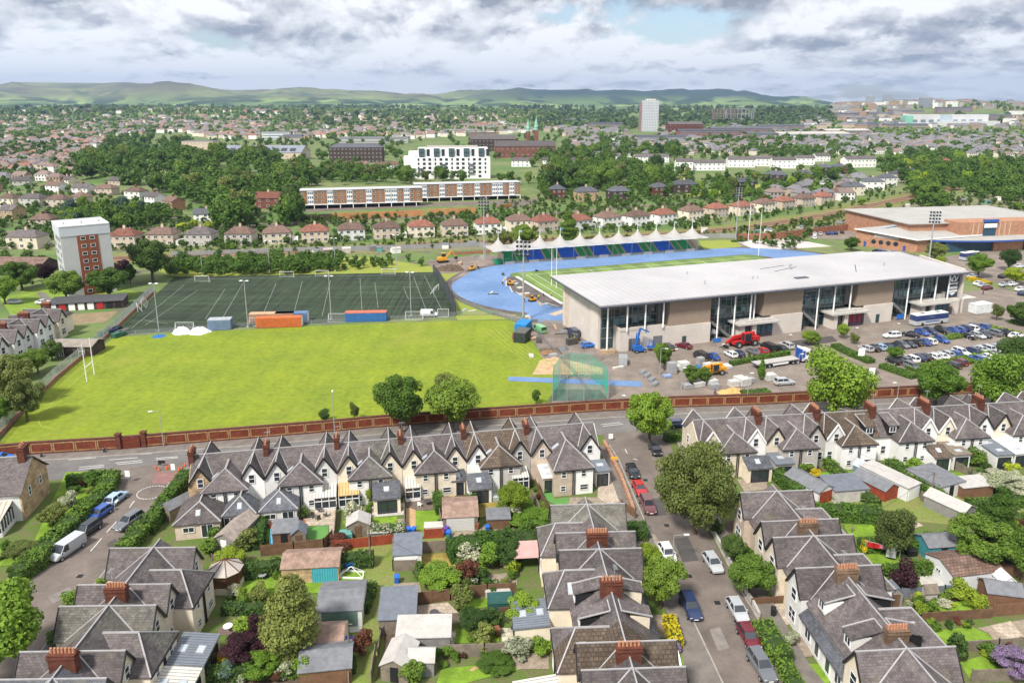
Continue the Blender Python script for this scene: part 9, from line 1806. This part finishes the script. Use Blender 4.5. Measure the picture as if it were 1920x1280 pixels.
def greenmass(name,items,leaf,nq,size,label,seed):
 rs=np.random.RandomState(seed);V=[];protos=[leafcloud(rs,nq,size,lobes_for(rs,.46,.86,.1,10))for _ in range(8)]
 for i,(x,y,z,h)in enumerate(items):
  q=protos[i%8]*h*np.array([1.0,1.0,1.0]);an=rs.rand()*6.28;c_,s_=math.cos(an),math.sin(an)
  V.append(np.stack([x+q[:,0]*c_-q[:,1]*s_,y+q[:,0]*s_+q[:,1]*c_,z+q[:,2]],1))
 o=link(name,quadmesh(name,np.concatenate(V),leaf));o['kind']='stuff';tag(o,label,'greenery')
greenmass('woodland',WOODX,leafmat('leaf_wood',(.18,.29,.035),(.075,.14,.022),scale=.045),420,.055,'dense mass of the remaining wood trees behind the railway',31)
SH2=[(x,y,z,s_*4)for x,y,z,s_ in SHX]
for i in range(3800):
 a=rz_.uniform(-20,1960);b_=rz_.uniform(335,470);p=at(a,b_)
 if any(inpoly(a,b_,P_)for P_ in[[(560,330),(1000,330),(1000,398),(560,412)],[(1620,380),(1990,400),(1990,520),(1500,470)],[(130,350),(500,300),(560,400),(330,380)]]):continue
 rail=[(200,487),(960,453),(1300,437),(1560,402),(1790,352)]
 ry=np.interp(a,[r_[0]for r_ in rail],[r_[1]for r_ in rail])
 if abs(b_-ry)<7 or(a<1380 and b_>ry):continue
 if noise.noise((p.x/40,p.y/40,3))<-.35:continue
 SH2 .append((p.x,p.y,0,rz_.uniform(1.4,4.6)))
greenmass('shrubbery',SH2,leafmat('leaf_shrub',(.15,.23,.03),(.05,.10,.02),scale=.12),110,.1,'mass of garden hedges and bushes between the middle distance houses',33)
far1=[t for t in TS if t[1]<1300];far2=[t for t in TS if t[1]>=1300]
fl1=leafmat('leaf_far',(.18,.28,.045),(.075,.135,.025),scale=.05);fl2=leafmat('leaf_far_dark',(.18,.27,.06),(.08,.14,.04),scale=.02);fl3=leafmat('leaf_belt',(.13,.20,.06),(.06,.10,.035),scale=.006)
treemass('suburb_trees',far1,fl1,140,4.6,8.5,1.15,'garden and street trees scattered through the near suburb')
treemass('town_trees',far2,fl2,40,4.8,8.5,2.0,'trees scattered through the far town',2)
# tree belts and woods towards the moors, and the wooded rise right of centre
BT=[]
rb=random.Random(8)
for i in range(2300):
 y=1900+3500*rb.random()**.9;x=rb.uniform(-.78,.78)*y;n1=noise.noise((x/700,y/420,9));z=hill_h(x,y)
 if n1+.12*rb.random()<(.10 if y>2600 else .18):continue
 a,b_=pix(x,y,z)
 if a>1560 and y<3300 and rb.random()<.8:continue
 BT.append((x,y,z,rb.uniform(1.3,2.3)))
for i in range(1100):
 a=rb.uniform(1000,1560);b_=rb.uniform(208,243);p=gat(a,b_)
 if 213<b_<232 and noise.noise((a/45,b_/9,2))>.12 and a<1290:continue
 if 1190<a<1240 and b_>232:continue
 BT.append((p.x,p.y,p.z,rb.uniform(1.0,1.7)))
treemass('far_woodland',BT,fl3,26,6.5,10,3.6,'dark belts of woodland below the moors',3)
# ------------------------------------------------------------------ the air between here and the moors
def haze():
 b=MB();b.box(-18000,-3000,-3,18000,17000,620);o=link('haze',b.mesh('haze',None,uv=False)if False else bpy.data.meshes.new('haze'));me=o.data;me.from_pydata(b.v,[],b.f)
 m=bpy.data.materials.new('haze');m.use_nodes=True;nt=m.node_tree;nt.nodes.clear();out=nt.nodes.new('ShaderNodeOutputMaterial');v=nt.nodes.new('ShaderNodeVolumePrincipled')
 v.inputs['Color'].default_value=(.48,.66,1,1);v.inputs['Density'].default_value=6.5e-5;v.inputs['Anisotropy'].default_value=.3;nt.links.new(v.outputs[0],out.inputs['Volume']);me.materials.append(m);o['kind']='stuff';tag(o,'thin blue air over the whole view','haze')
haze()
# ------------------------------------------------------------------ repeats that share a description get their place in the row
def relabel():
 by={}
 for o in bpy.data.objects:
  if o.parent is None and o.get('category')and o.get('kind')is None:by.setdefault(o['label'],[]).append(o)
 for lb,L in by.items():
  if len(L)<2:continue
  L.sort(key=lambda o:o.location.x/max(1,o.location.y))
  for i,o in enumerate(L):o['label']=' '.join(('%s from left, %s'%(nth(i),lb)).split()[:16])
relabel()
